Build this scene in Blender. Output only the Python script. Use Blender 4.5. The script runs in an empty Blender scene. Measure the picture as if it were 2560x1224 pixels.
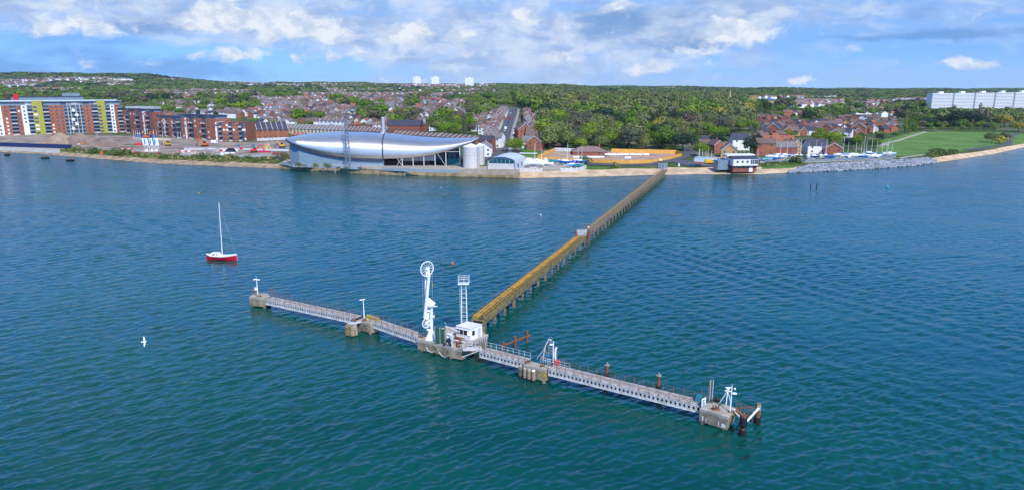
import bpy, math, random
import numpy as np
from mathutils import Vector, Matrix
SC = bpy.context.scene
COL = SC.collection
rnd = random.Random(7)
# ------------------------------------------------------------------ camera
CAMH = 46.0
F = 1710.0
TH = math.atan(390.0/1710.0)
cd = bpy.data.cameras.new('camera')
cam = bpy.data.objects.new('camera', cd); COL.objects.link(cam)
cam.location = (0, 0, CAMH); cam.rotation_euler = (math.pi/2-TH, 0, 0)
cd.sensor_width = 36; cd.lens = F/2560*36; cd.clip_start = 1; cd.clip_end = 40000
SC.camera = cam
# ------------------------------------------------------------------ sun, sky, exposure
SUN_EL = math.radians(46); SUN_AZ = math.radians(158)      # azimuth clockwise from +Y: behind the camera, a little to one side
sl = bpy.data.lights.new('sun', 'SUN'); sl.energy = 3.8; sl.angle = math.radians(0.5); sl.color = (1, .94, .84)
so = bpy.data.objects.new('sun', sl); COL.objects.link(so)
sd = Vector((math.sin(SUN_AZ)*math.cos(SUN_EL), math.cos(SUN_AZ)*math.cos(SUN_EL), math.sin(SUN_EL)))
so.rotation_euler = sd.to_track_quat('Z', 'Y').to_euler(); so.location = (0, -50, 200)
SC.view_settings.view_transform = 'Standard'; SC.view_settings.look = 'None'
SC.view_settings.exposure = 0.35; SC.view_settings.gamma = 1
SC.cycles.max_bounces = 5; SC.cycles.glossy_bounces = 3; SC.cycles.transmission_bounces = 3
SC.cycles.volume_bounces = 0; SC.cycles.caustics_reflective = False; SC.cycles.caustics_refractive = False

def ray(px, py):
    x = (px-1280)/F; y = (612-py)/F
    c, s = math.cos(TH), math.sin(TH)
    return Vector((x, c+y*s, -s+y*c))
def sky_uv(px, py):
    d = ray(px, py); return math.atan2(d.x, d.y), d.z/math.hypot(d.x, d.y)

class NT:
    def __init__(s, t): s.t = t; t.nodes.clear()
    def n(s, ty, **k):
        o = s.t.nodes.new(ty)
        for a, b in k.items():
            if a.startswith('i_'): o.inputs[a[2:].replace('_', ' ')].default_value = b
            elif a[0] == 'I' and a[1:].isdigit(): o.inputs[int(a[1:])].default_value = b
            else: setattr(o, a, b)
        return o
    def l(s, a, b, i=0, j=0):
        s.t.links.new(a.outputs[i] if isinstance(i, int) else a.outputs[i], b.inputs[j] if isinstance(j, int) else b.inputs[j])
    def m(s, op, a, b=None, c=None, clamp=False):
        o = s.t.nodes.new('ShaderNodeMath'); o.operation = op; o.use_clamp = clamp
        for k, v in enumerate((a, b, c)):
            if v is None: continue
            if isinstance(v, (int, float)): o.inputs[k].default_value = v
            else: s.t.links.new(v, o.inputs[k])
        return o.outputs[0]
    def mix(s, f, a, b, mode='MIX'):
        o = s.t.nodes.new('ShaderNodeMix'); o.data_type = 'RGBA'; o.blend_type = mode
        for k, v in ((0, f), (6, a), (7, b)):
            if isinstance(v, (int, float)): o.inputs[k].default_value = v
            elif isinstance(v, tuple): o.inputs[k].default_value = v if len(v) == 4 else v+(1,)
            else: s.t.links.new(v, o.inputs[k])
        return o.outputs[2]
    def sm(s, v, a, b, c=0., d=1.):
        o = s.t.nodes.new('ShaderNodeMapRange'); o.interpolation_type = 'SMOOTHSTEP'
        s.t.links.new(v, o.inputs[0])
        for k, q in enumerate((a, b, c, d)): o.inputs[k+1].default_value = q
        return o.outputs[0]

wd = bpy.data.worlds.new('World'); SC.world = wd; wd.use_nodes = True
T = NT(wd.node_tree)
out = T.n('ShaderNodeOutputWorld'); bg = T.n('ShaderNodeBackground'); bg.inputs[1].default_value = 0.13
T.l(bg, out)
tc = T.n('ShaderNodeTexCoord'); sep = T.n('ShaderNodeSeparateXYZ'); T.l(tc, sep)
X_, Y_, Z_ = sep.outputs
# the clear sky, looked up a little above the true direction: the lowest air of that day was clear and blue
zz = T.m('MULTIPLY_ADD', T.m('MAXIMUM', Z_, 0.0), 0.85, 0.17)
cv = T.n('ShaderNodeCombineXYZ'); T.t.links.new(X_, cv.inputs[0]); T.t.links.new(Y_, cv.inputs[1]); T.t.links.new(zz, cv.inputs[2])
nm = T.n('ShaderNodeVectorMath', operation='NORMALIZE'); T.l(cv, nm)
sky = T.n('ShaderNodeTexSky', sky_type='NISHITA', sun_disc=False, sun_elevation=SUN_EL, sun_rotation=SUN_AZ,
          altitude=0, air_density=1.0, dust_density=0.4, ozone_density=3.0)
T.l(nm, sky)
rho = T.m('SQRT', T.m('ADD', T.m('MULTIPLY', X_, X_), T.m('MULTIPLY', Y_, Y_)))
az = T.m('ARCTAN2', X_, Y_); el = T.m('DIVIDE', Z_, T.m('MAXIMUM', rho, .02))
p0 = T.n('ShaderNodeCombineXYZ'); T.t.links.new(az, p0.inputs[0]); T.t.links.new(el, p0.inputs[1])
def noise(vec, scale, detail=5, rough=.55, sx=1., sy=1., off=0., dist=0.):
    mp = T.n('ShaderNodeMapping'); mp.inputs['Scale'].default_value = (sx, sy, 1); mp.inputs['Location'].default_value = (off, off*.7, off*.3)
    T.t.links.new(vec, mp.inputs[0])
    o = T.n('ShaderNodeTexNoise', noise_dimensions='3D'); o.inputs['Scale'].default_value = scale
    o.inputs['Detail'].default_value = detail; o.inputs['Roughness'].default_value = rough; o.inputs['Distortion'].default_value = dist
    T.l(mp, o); return o
wn = noise(p0.outputs[0], 28, 3, .6, 1, 1.6, 3.1)
wv = T.n('ShaderNodeVectorMath', operation='SUBTRACT'); T.l(wn, wv, 'Color'); wv.inputs[1].default_value = (.5, .5, .5)
ws = T.n('ShaderNodeVectorMath', operation='MULTIPLY'); T.l(wv, ws); ws.inputs[1].default_value = (.035, .018, 0)
pw = T.n('ShaderNodeVectorMath', operation='ADD'); T.l(p0, pw); T.l(ws, pw, 0, 1)
def blobs(lst):
    acc = None
    for (px, py, rx, ry, amp) in lst:
        u, v = sky_uv(px, py)
        a = T.n('ShaderNodeVectorMath', operation='SUBTRACT'); T.l(pw, a); a.inputs[1].default_value = (u, v, 0)
        b = T.n('ShaderNodeVectorMath', operation='MULTIPLY'); T.l(a, b); b.inputs[1].default_value = (F/rx, F/ry, 0)
        c = T.n('ShaderNodeVectorMath', operation='LENGTH'); T.l(b, c)
        g = T.sm(c.outputs['Value'], 1.25, 0.0, 0.0, amp)
        acc = g if acc is None else T.m('ADD', acc, g)
    return acc
# broad cloud sheet
soft = noise(p0.outputs[0], 10, 8, .64, 1, 3.2, 1.7, .4)
cover = blobs([(700, 40, 620, 150, .22), (150, 30, 340, 110, .20), (1150, 120, 380, 120, .20), (1500, 90, 480, 170, .22), (2250, 30, 420, 60, .16),
               (1750, 60, 260, 120, .16), (60, 160, 520, 80, -.34), (560, 175, 330, 50, -.28), (950, 185, 300, 40, -.1), (330, 110, 150, 30, -.1), (2050, 130, 480, 60, -.10), (2450, 190, 400, 60, -.06)])
fs = T.m('ADD', soft.outputs[0], cover)
Ws = T.m('MULTIPLY', T.sm(fs, .38, .82, 0, .92), T.sm(el, .30, .14))
# heaped puffs
puffn = noise(pw.outputs[0], 30, 6, .62, 1, 1.5, 9.2, .2)
pb = blobs([(975, 78, 58, 34, .75), (1045, 72, 50, 30, .6), (1150, 92, 40, 30, .55), (1040, 118, 100, 30, .5), (1308, 46, 48, 40, .55), (1420, 95, 60, 52, .5),
            (1545, 14, 50, 22, .7), (1840, 82, 90, 40, .8), (1830, 55, 50, 26, .45), (1390, 148, 110, 20, .5), (1650, 165, 60, 28, .65), (1583, 178, 36, 24, .6), (1300, 125, 26, 26, .5),
            (2391, 161, 30, 17, .8), (2460, 159, 42, 17, .95), (2000, 204, 44, 12, .55), (540, 28, 80, 44, .55), (640, 60, 150, 55, .45), (770, 60, 150, 60, .45), (560, 138, 130, 20, .6),
            (520, 52, 150, 30, .5), (745, 148, 26, 18, .5), (650, 118, 40, 36, .4), (200, 24, 110, 40, .45), (160, 72, 150, 26, .55), (880, 140, 130, 30, .42), (1120, 168, 90, 20, .4), (830, 92, 60, 34, .4), (1530, 135, 40, 18, .3), (1750, 128, 170, 16, .35)])
fp = T.m('ADD', T.m('MULTIPLY_ADD', puffn.outputs[0], 1.9, -.98), pb)
Wp = T.m('MULTIPLY', T.sm(fp, .12, .62, 0, .95), T.sm(el, .30, .16))
# blue-grey undersides
gn = noise(p0.outputs[0], 12, 5, .6, 1, 3.2, 5.5, .2)
gb = blobs([(1600, 45, 200, 50, .36), (1740, 108, 170, 30, .40), (2380, 82, 280, 16, .36), (2130, 96, 250, 10, .2), (330, 80, 220, 32, .3), (60, 175, 420, 70, .42), (520, 180, 260, 40, .25), (1840, 45, 60, 20, .34), (1500, 70, 120, 44, .24), (640, 84, 90, 20, .2), (2350, 30, 300, 20, .1)])
Dg = T.m('MULTIPLY', T.sm(T.m('ADD', gn.outputs[0], gb), .55, 1.0, 0, .7), T.sm(el, .30, .14))
skyb = T.mix(1.0, sky.outputs[0], (.66, .90, 1.20), 'MULTIPLY')
tex = noise(pw.outputs[0], 16, 7, .62, 1, 2.2, 4.4, .3)
cloudc = T.mix(T.sm(tex.outputs[0], .36, .66), (2.2, 3.05, 4.8), (4.2, 4.75, 5.7))
veil = T.m('MULTIPLY', T.sm(el, .055, .0, 0, .55), T.sm(az, -.55, -.1, .15, 1.0))
c1 = T.mix(veil, T.mix(Ws, skyb, cloudc), (2.7, 3.7, 5.2))
c2 = T.mix(Dg, c1, (.95, 2.0, 4.0))
pt = noise(pw.outputs[0], 44, 5, .6, 1, 1.3, 7.7, .2)
c3 = T.mix(Wp, c2, T.mix(T.sm(pt.outputs[0], .36, .6), (3.5, 4.15, 5.2), (5.2, 5.5, 6.0)))
# scattered cloud over the rest of the sky dome (what the water and the metal mirror)
pl = T.n('ShaderNodeVectorMath', operation='SCALE'); T.l(tc, pl); T.t.links.new(T.m('DIVIDE', 1.0, T.m('ADD', T.m('MAXIMUM', Z_, 0.0), .12)), pl.inputs['Scale'])
hn = noise(pl.outputs[0], 1.1, 6, .6, 1, 1, 2.2)
Hh = T.m('MULTIPLY', T.sm(hn.outputs[0], .45, .75, 0, .6), T.sm(el, .11, .2))
Hh = T.m('MULTIPLY', Hh, T.sm(az, .35, -.35, .12, 1.0))
c3 = T.mix(T.m('MULTIPLY', T.sm(el, .125, .28), T.sm(el, .75, .42)), c3, T.mix(1.0, c3, (.66, 1.68, 2.2), 'MULTIPLY'))  # sky band above the view boosted blue to brighten the water's reflection
c4 = T.mix(Hh, c3, (6.6, 7.6, 9.2))
T.t.links.new(c4, bg.inputs[0])

# ------------------------------------------------------------------ materials
MATS = {}
def mat(name, col, rough=.7, metal=0., var=.12, scale=1.5, col2=None, spec=.3, bump=0., bscale=6., aniso=None):
    if name in MATS: return MATS[name]
    m = bpy.data.materials.new(name); m.use_nodes = True; t = NT(m.node_tree)
    o = t.n('ShaderNodeOutputMaterial'); b = t.n('ShaderNodeBsdfPrincipled'); t.l(b, o)
    b.inputs['Roughness'].default_value = rough; b.inputs['Metallic'].default_value = metal
    b.inputs['Specular IOR Level'].default_value = spec
    if var or col2:
        c = t.n('ShaderNodeTexCoord'); n = t.n('ShaderNodeTexNoise'); n.inputs['Scale'].default_value = scale; n.inputs['Detail'].default_value = 5
        n.inputs['Roughness'].default_value = .62
        t.l(c, n, 'Object', 'Vector')
        if col2 is None: col2 = tuple(v*(1-var*2.2) for v in col)
        f = t.sm(n.outputs[0], .36, .66)
        t.t.links.new(t.mix(f, col2, col), b.inputs['Base Color'])
        if bump:
            n2 = t.n('ShaderNodeTexNoise'); n2.inputs['Scale'].default_value = bscale; t.l(c, n2, 'Object', 'Vector')
            bp = t.n('ShaderNodeBump'); bp.inputs['Distance'].default_value = bump; t.l(n2, bp, 0, 'Height'); t.l(bp, b, 0, 'Normal')
    else: b.inputs['Base Color'].default_value = col+(1,)
    MATS[name] = m; return m
def leafmat(name, cols, attr=False):
    if name in MATS: return MATS[name]
    m = bpy.data.materials.new(name); m.use_nodes = True; t = NT(m.node_tree)
    o = t.n('ShaderNodeOutputMaterial'); b = t.n('ShaderNodeBsdfPrincipled'); t.l(b, o)
    b.inputs['Roughness'].default_value = .65; b.inputs['Specular IOR Level'].default_value = .25
    r = t.n('ShaderNodeValToRGB'); e = r.color_ramp.elements
    while len(e) < len(cols): e.new(.5)
    for k, c in enumerate(cols): e[k].position = k/(len(cols)-1); e[k].color = c+(1,)
    if attr: a = t.n('ShaderNodeAttribute', attribute_name='tint'); f = a.outputs['Fac']
    else: a = t.n('ShaderNodeObjectInfo'); f = a.outputs['Random']
    t.t.links.new(f, r.inputs[0])
    g = t.n('ShaderNodeNewGeometry'); v = t.m('MULTIPLY_ADD', g.outputs['Random Per Island'], .24, 1.02)
    mx = t.n('ShaderNodeVectorMath', operation='SCALE'); t.l(r, mx); t.t.links.new(v, mx.inputs['Scale'])
    t.l(mx, b, 0, 'Base Color')
    MATS[name] = m; return m

# ------------------------------------------------------------------ object helpers
def tag(o, label, cat, group=None, kind=None):
    if label: o['label'] = label
    if cat: o['category'] = cat
    if group: o['group'] = group
    if kind: o['kind'] = kind
    return o
OFF = {}
def empty(name, loc, label, cat, group=None, rz=0):
    o = bpy.data.objects.new(name, None); COL.objects.link(o); o.location = loc; o.rotation_euler.z = rz
    o.empty_display_size = .3; OFF[o.name] = Vector(loc) if rz == 0 else Vector((0, 0, 0))
    return tag(o, label, cat, group)
class MB:
    def __init__(s): s.v = []; s.f = []
    def add(s, vs, fs):
        k = len(s.v); s.v += [tuple(v) for v in vs]; s.f += [tuple(i+k for i in f) for f in fs]; return s
    def hexa(s, b, t):      # b, t: four bottom and four top points, anticlockwise
        n = len(b); return s.add(list(b)+list(t), [tuple(range(n-1, -1, -1)), tuple(range(n, 2*n))]+[(i, (i+1) % n, n+(i+1) % n, n+i) for i in range(n)])
    def box(s, a, b, L=None):
        (x0, y0, z0), (x1, y1, z1) = a, b
        L = L or (lambda x, y, z: (x, y, z))
        q = [(x0, y0), (x1, y0), (x1, y1), (x0, y1)]
        return s.hexa([L(x, y, z0) for x, y in q], [L(x, y, z1) for x, y in q])
    def prism(s, poly, z0, z1): return s.hexa([(p[0], p[1], z0) for p in poly], [(p[0], p[1], z1) for p in poly])
    def tube(s, a, b, r, r2=None, n=8, cap=True):
        a = Vector(a); b = Vector(b); r2 = r if r2 is None else r2
        d = (b-a).normalized(); u = d.orthogonal().normalized(); w = d.cross(u)
        P = [a+(u*math.cos(6.28319*i/n)+w*math.sin(6.28319*i/n))*r for i in range(n)]+[b+(u*math.cos(6.28319*i/n)+w*math.sin(6.28319*i/n))*r2 for i in range(n)]
        fs = [(i, (i+1) % n, n+(i+1) % n, n+i) for i in range(n)]
        if cap: fs += [tuple(range(n-1, -1, -1)), tuple(range(n, 2*n))]
        return s.add(P, fs)
    def path(s, pts, r, n=6):
        for a, b in zip(pts, pts[1:]): s.tube(a, b, r, n=n)
        return s
    def ring(s, c, R, r, ax, n=28, m=6):
        c = Vector(c); ax = Vector(ax).normalized(); u = ax.orthogonal().normalized(); w = ax.cross(u)
        vs = []; fs = []
        for i in range(n):
            d = u*math.cos(6.28319*i/n)+w*math.sin(6.28319*i/n)
            for j in range(m): vs.append(c+d*(R+r*math.cos(6.28319*j/m))+ax*(r*math.sin(6.28319*j/m)))
        for i in range(n):
            for j in range(m): fs.append((i*m+j, ((i+1) % n)*m+j, ((i+1) % n)*m+(j+1) % m, i*m+(j+1) % m))
        return s.add(vs, fs)
    def ball(s, c, r, n=8, m=5, sz=1.):
        vs = []; fs = []
        for j in range(m+1):
            t = math.pi*j/m
            for i in range(n): vs.append((c[0]+r*math.sin(t)*math.cos(6.28319*i/n), c[1]+r*math.sin(t)*math.sin(6.28319*i/n), c[2]+r*sz*math.cos(t)))
        for j in range(m):
            for i in range(n): fs.append((j*n+i, (j+1)*n+i, (j+1)*n+(i+1) % n, j*n+(i+1) % n))
        return s.add(vs, fs)
    def grid(s, rows, close=False):     # rows: list of equal-length point lists
        n = len(rows[0]); vs = [p for r in rows for p in r]; fs = []
        for i in range(len(rows)-1):
            for j in range(n-1): fs.append((i*n+j, i*n+j+1, (i+1)*n+j+1, (i+1)*n+j))
        return s.add(vs, fs)
    def mesh(s, name, m, off=(0, 0, 0), smooth=False):
        me = bpy.data.meshes.new(name)
        o = Vector(off); me.from_pydata([(v[0]-o.x, v[1]-o.y, v[2]-o.z) for v in s.v], [], s.f)
        me.materials.append(m)
        if smooth: me.shade_smooth()
        me.update(); return me
    def build(s, name, m, parent=None, smooth=False, loc=None, label=None, rec=None):
        off = OFF.get(parent.name, Vector((0, 0, 0))) if parent else Vector(loc or (0, 0, 0))
        o = bpy.data.objects.new(name, s.mesh(name, m, off, smooth)); COL.objects.link(o)
        if parent: o.parent = parent; OFF[o.name] = off
        else: o.location = off; OFF[o.name] = off
        if label: o['label'] = label
        return o
def inst(name, me, parent=None, loc=(0, 0, 0), rz=0, sc=1):
    o = bpy.data.objects.new(name, me); COL.objects.link(o); o.location = loc; o.rotation_euler.z = rz
    o.scale = (sc, sc, sc) if isinstance(sc, (int, float)) else sc
    if parent: o.parent = parent
    return o
def copy_tree(o, parent=None):
    c = o.copy(); COL.objects.link(c); c.parent = parent
    for ch in o.children: copy_tree(ch, c)
    return c
def np_mesh(name, V, Q, m, attr=None):
    me = bpy.data.meshes.new(name); nv = len(V); nf = len(Q)
    me.vertices.add(nv); me.vertices.foreach_set('co', np.asarray(V, dtype=np.float32).ravel())
    me.loops.add(nf*4); me.loops.foreach_set('vertex_index', np.asarray(Q, dtype=np.int32).ravel())
    me.polygons.add(nf); me.polygons.foreach_set('loop_start', np.arange(0, nf*4, 4, dtype=np.int32))
    me.polygons.foreach_set('loop_total', np.full(nf, 4, dtype=np.int32))
    if attr is not None:
        at = me.attributes.new('tint', 'FLOAT', 'POINT'); at.data.foreach_set('value', np.asarray(attr, dtype=np.float32))
    me.materials.append(m); me.update(); me.validate(); return me
def frame(p0, p1):          # x along p0->p1, y towards the water (the viewer's side), z up
    a = Vector((p0[0], p0[1], 0)); b = Vector((p1[0], p1[1], 0)); u = (b-a).normalized(); v = Vector((u.y, -u.x, 0))
    return (lambda x, y, z: (a.x+u.x*x+v.x*y, a.y+u.y*x+v.y*y, z)), (b-a).length

# ------------------------------------------------------------------ pixel helpers and terrain heights
def W(px, py, z=0.):
    d = ray(px, py); t = (z-CAMH)/d.z; return Vector((d.x*t, d.y*t, z))
def atY(px, py, Y):
    d = ray(px, py); t = Y/d.y; return Vector((d.x*t, Y, CAMH+d.z*t))
def ztop(Y, py):
    t = (612-py)/F; c, s = math.cos(TH), math.sin(TH)
    return CAMH+Y*(t*c-s)/(c+t*s)
def proj(P):
    c, s = math.cos(TH), math.sin(TH); q = P[2]-CAMH
    zc = P[1]*c-q*s; return 1280+F*P[0]/zc, 612-F*(P[1]*s+q*c)/zc
SHORE = [(-500, 340), (-200, 366), (0, 380), (100, 385), (200, 393), (300, 401), (400, 409), (500, 413), (600, 417), (700, 421), (800, 429), (900, 434), (1000, 438), (1100, 440),
         (1200, 442), (1300, 445), (1400, 443), (1500, 441), (1600, 438), (1700, 436), (1800, 435), (1900, 435), (1980, 431), (2100, 426), (2200, 420), (2290, 414), (2330, 408),
         (2400, 398), (2480, 386), (2560, 369), (2700, 338), (2900, 300)]
SHW = [W(*p) for p in SHORE]
SHU = [(p.x/p.y, p.y) for p in SHW]
def interp(t, x):
    if x <= t[0][0]: return t[0][1]
    for (a, b), (c, d) in zip(t, t[1:]):
        if x <= c: return b+(d-b)*(x-a)/(c-a)
    return t[-1][1]
def ys(u): return interp(SHU, u)
HT_ = [(-500, [(750, 4.5), (1000, 10), (1500, 22), (2000, 40), (2600, 68), (3500, 128), (4500, 118), (9000, 90)]),
       (0, [(750, 4.5), (1000, 9), (1500, 20), (2000, 36), (2600, 62), (3400, 120), (4500, 112), (9000, 90)]),
       (300, [(720, 4.5), (1000, 9), (1500, 20), (2000, 35), (2600, 58), (3400, 110), (4500, 104), (9000, 80)]),
       (700, [(560, 4.5), (700, 8), (900, 15), (1400, 26), (2000, 35), (2600, 46), (3500, 68), (5000, 68), (9000, 60)]),
       (1000, [(520, 4), (640, 9), (800, 15), (1100, 22), (1600, 28), (2400, 42), (3200, 64), (4500, 66), (9000, 60)]),
       (1280, [(420, 3.3), (480, 9), (600, 14), (900, 21), (1500, 28), (2400, 40), (3500, 60), (5000, 60), (9000, 60)]),
       (1600, [(410, 3.2), (470, 4.5), (600, 9), (900, 16), (1500, 23), (2500, 34), (4000, 50), (9000, 55)]),
       (1900, [(470, 3.2), (600, 6), (900, 10), (1500, 17), (2500, 28), (4000, 40), (9000, 52)]),
       (2200, [(450, 3.0), (700, 4), (1000, 6), (1500, 11), (2500, 20), (4000, 34), (9000, 50)]),
       (2560, [(600, 3), (1200, 6), (2000, 11), (3000, 20), (5000, 36), (9000, 50)]), (2900, [(600, 3), (1200, 6), (2000, 11), (3000, 20), (5000, 36), (9000, 50)])]
HU = [((p-1280)/F*.99, t) for p, t in HT_]
def zg(X, Y):
    if Y < 60: return -3.
    u = X/Y; s = Y-ys(u)
    if s < 0: return max(-3., s*.12)
    base = 0.0
    if s < 13: base = s*.16
    else: base = 2.1+min(1.0, (s-13)/25)*.6
    if s < 30: return base
    k = 0
    while k < len(HU)-2 and u > HU[k+1][0]: k += 1
    f = min(1, max(0, (u-HU[k][0])/(HU[k+1][0]-HU[k][0])))
    f = f*f*(3-2*f)
    z = interp(HU[k][1], Y)*(1-f)+interp(HU[k+1][1], Y)*f
    z = max(z, 2.7)
    if Y > 900: z += min(1, (Y-900)/1500)*(3.5*math.sin(X*.0061+Y*.0021)+2.5*math.sin(X*.0123-Y*.0048+2)+1.6*math.sin(X*.031+Y*.009))
    w = min(1, (s-30)/40); return base*(1-w)+z*w
def G(px, py, dz=0.):
    d = ray(px, py); o = Vector((0, 0, CAMH)); t = 300.; last = 280.
    while t < 9000:
        p = o+d*(t/d.y)
        if p.z < zg(p.x, p.y)+dz: break
        last = t; t *= 1.012
    else: return None
    a, b = last, t
    for _ in range(18):
        m = (a+b)/2; p = o+d*(m/d.y)
        if p.z < zg(p.x, p.y)+dz: b = m
        else: a = m
    p = o+d*(b/d.y); return Vector((p.x, p.y, zg(p.x, p.y)))
ORD = 'zeroth first second third fourth fifth sixth seventh eighth ninth tenth eleventh twelfth thirteenth fourteenth fifteenth sixteenth seventeenth eighteenth nineteenth'.split()
TENS = {2: 'twent', 3: 'thirt', 4: 'fort', 5: 'fift', 6: 'sixt', 7: 'sevent', 8: 'eight', 9: 'ninet'}
def ordw(n):
    if n >= 100: return 'hundred-and-'+ordw(n-100)
    if n < 20: return ORD[n]
    t = TENS[n//10]
    return t+'ieth' if n % 10 == 0 else t+'y-'+ORD[n % 10]
# ------------------------------------------------------------------ setting: terrain, water, beach, roads
def terrain():
    us = np.linspace(-1.15, 1.15, 240); vs = []; fs = []
    ds = [-14, -8, -3, -1, 0, 2, 4, 7, 10, 13, 18, 24, 30, 36, 44, 54, 66, 80, 95, 112, 130, 150, 172, 196, 222, 250, 285, 325, 370, 420, 480, 550, 630, 720, 820, 940, 1080, 1240, 1420, 1620, 1850, 2100, 2350, 2600,
          2850, 3100, 3400, 3800, 4400, 5200, 6500, 8500]
    for u in us:
        y0 = ys(u)
        for d in ds:
            Y = y0+d; vs.append((u*Y, Y, zg(u*Y, Y)))
    n = len(ds)
    for i in range(len(us)-1):
        for j in range(n-1): fs.append((i*n+j, (i+1)*n+j, (i+1)*n+j+1, i*n+j+1))
    b = MB(); b.v = vs; b.f = fs
    m = bpy.data.materials.new('terrain_ground'); m.use_nodes = True; t = NT(m.node_tree)
    o = t.n('ShaderNodeOutputMaterial'); p = t.n('ShaderNodeBsdfPrincipled'); t.l(p, o); p.inputs['Roughness'].default_value = .95; p.inputs['Specular IOR Level'].default_value = .1
    g = t.n('ShaderNodeNewGeometry')
    n1 = t.n('ShaderNodeTexNoise'); n1.inputs['Scale'].default_value = .035; n1.inputs['Detail'].default_value = 6; t.l(g, n1, 'Position', 'Vector')
    n2 = t.n('ShaderNodeTexNoise'); n2.inputs['Scale'].default_value = .4; n2.inputs['Detail'].default_value = 4; t.l(g, n2, 'Position', 'Vector')
    c = t.mix(t.sm(n2.outputs[0], .4, .65), (.045, .075, .018), (.075, .115, .03))
    c = t.mix(t.sm(n1.outputs[0], .5, .62), c, (.16, .14, .11))
    sp = t.n('ShaderNodeSeparateXYZ'); t.l(g, sp, 'Position')
    c = t.mix(t.sm(sp.outputs[2], 1.2, 1.9), (.42, .31, .2), c)
    t.t.links.new(c, p.inputs['Base Color'])
    o = b.build('terrain', m, smooth=True); tag(o, None, None, kind='structure'); return o
terrain()

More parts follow.
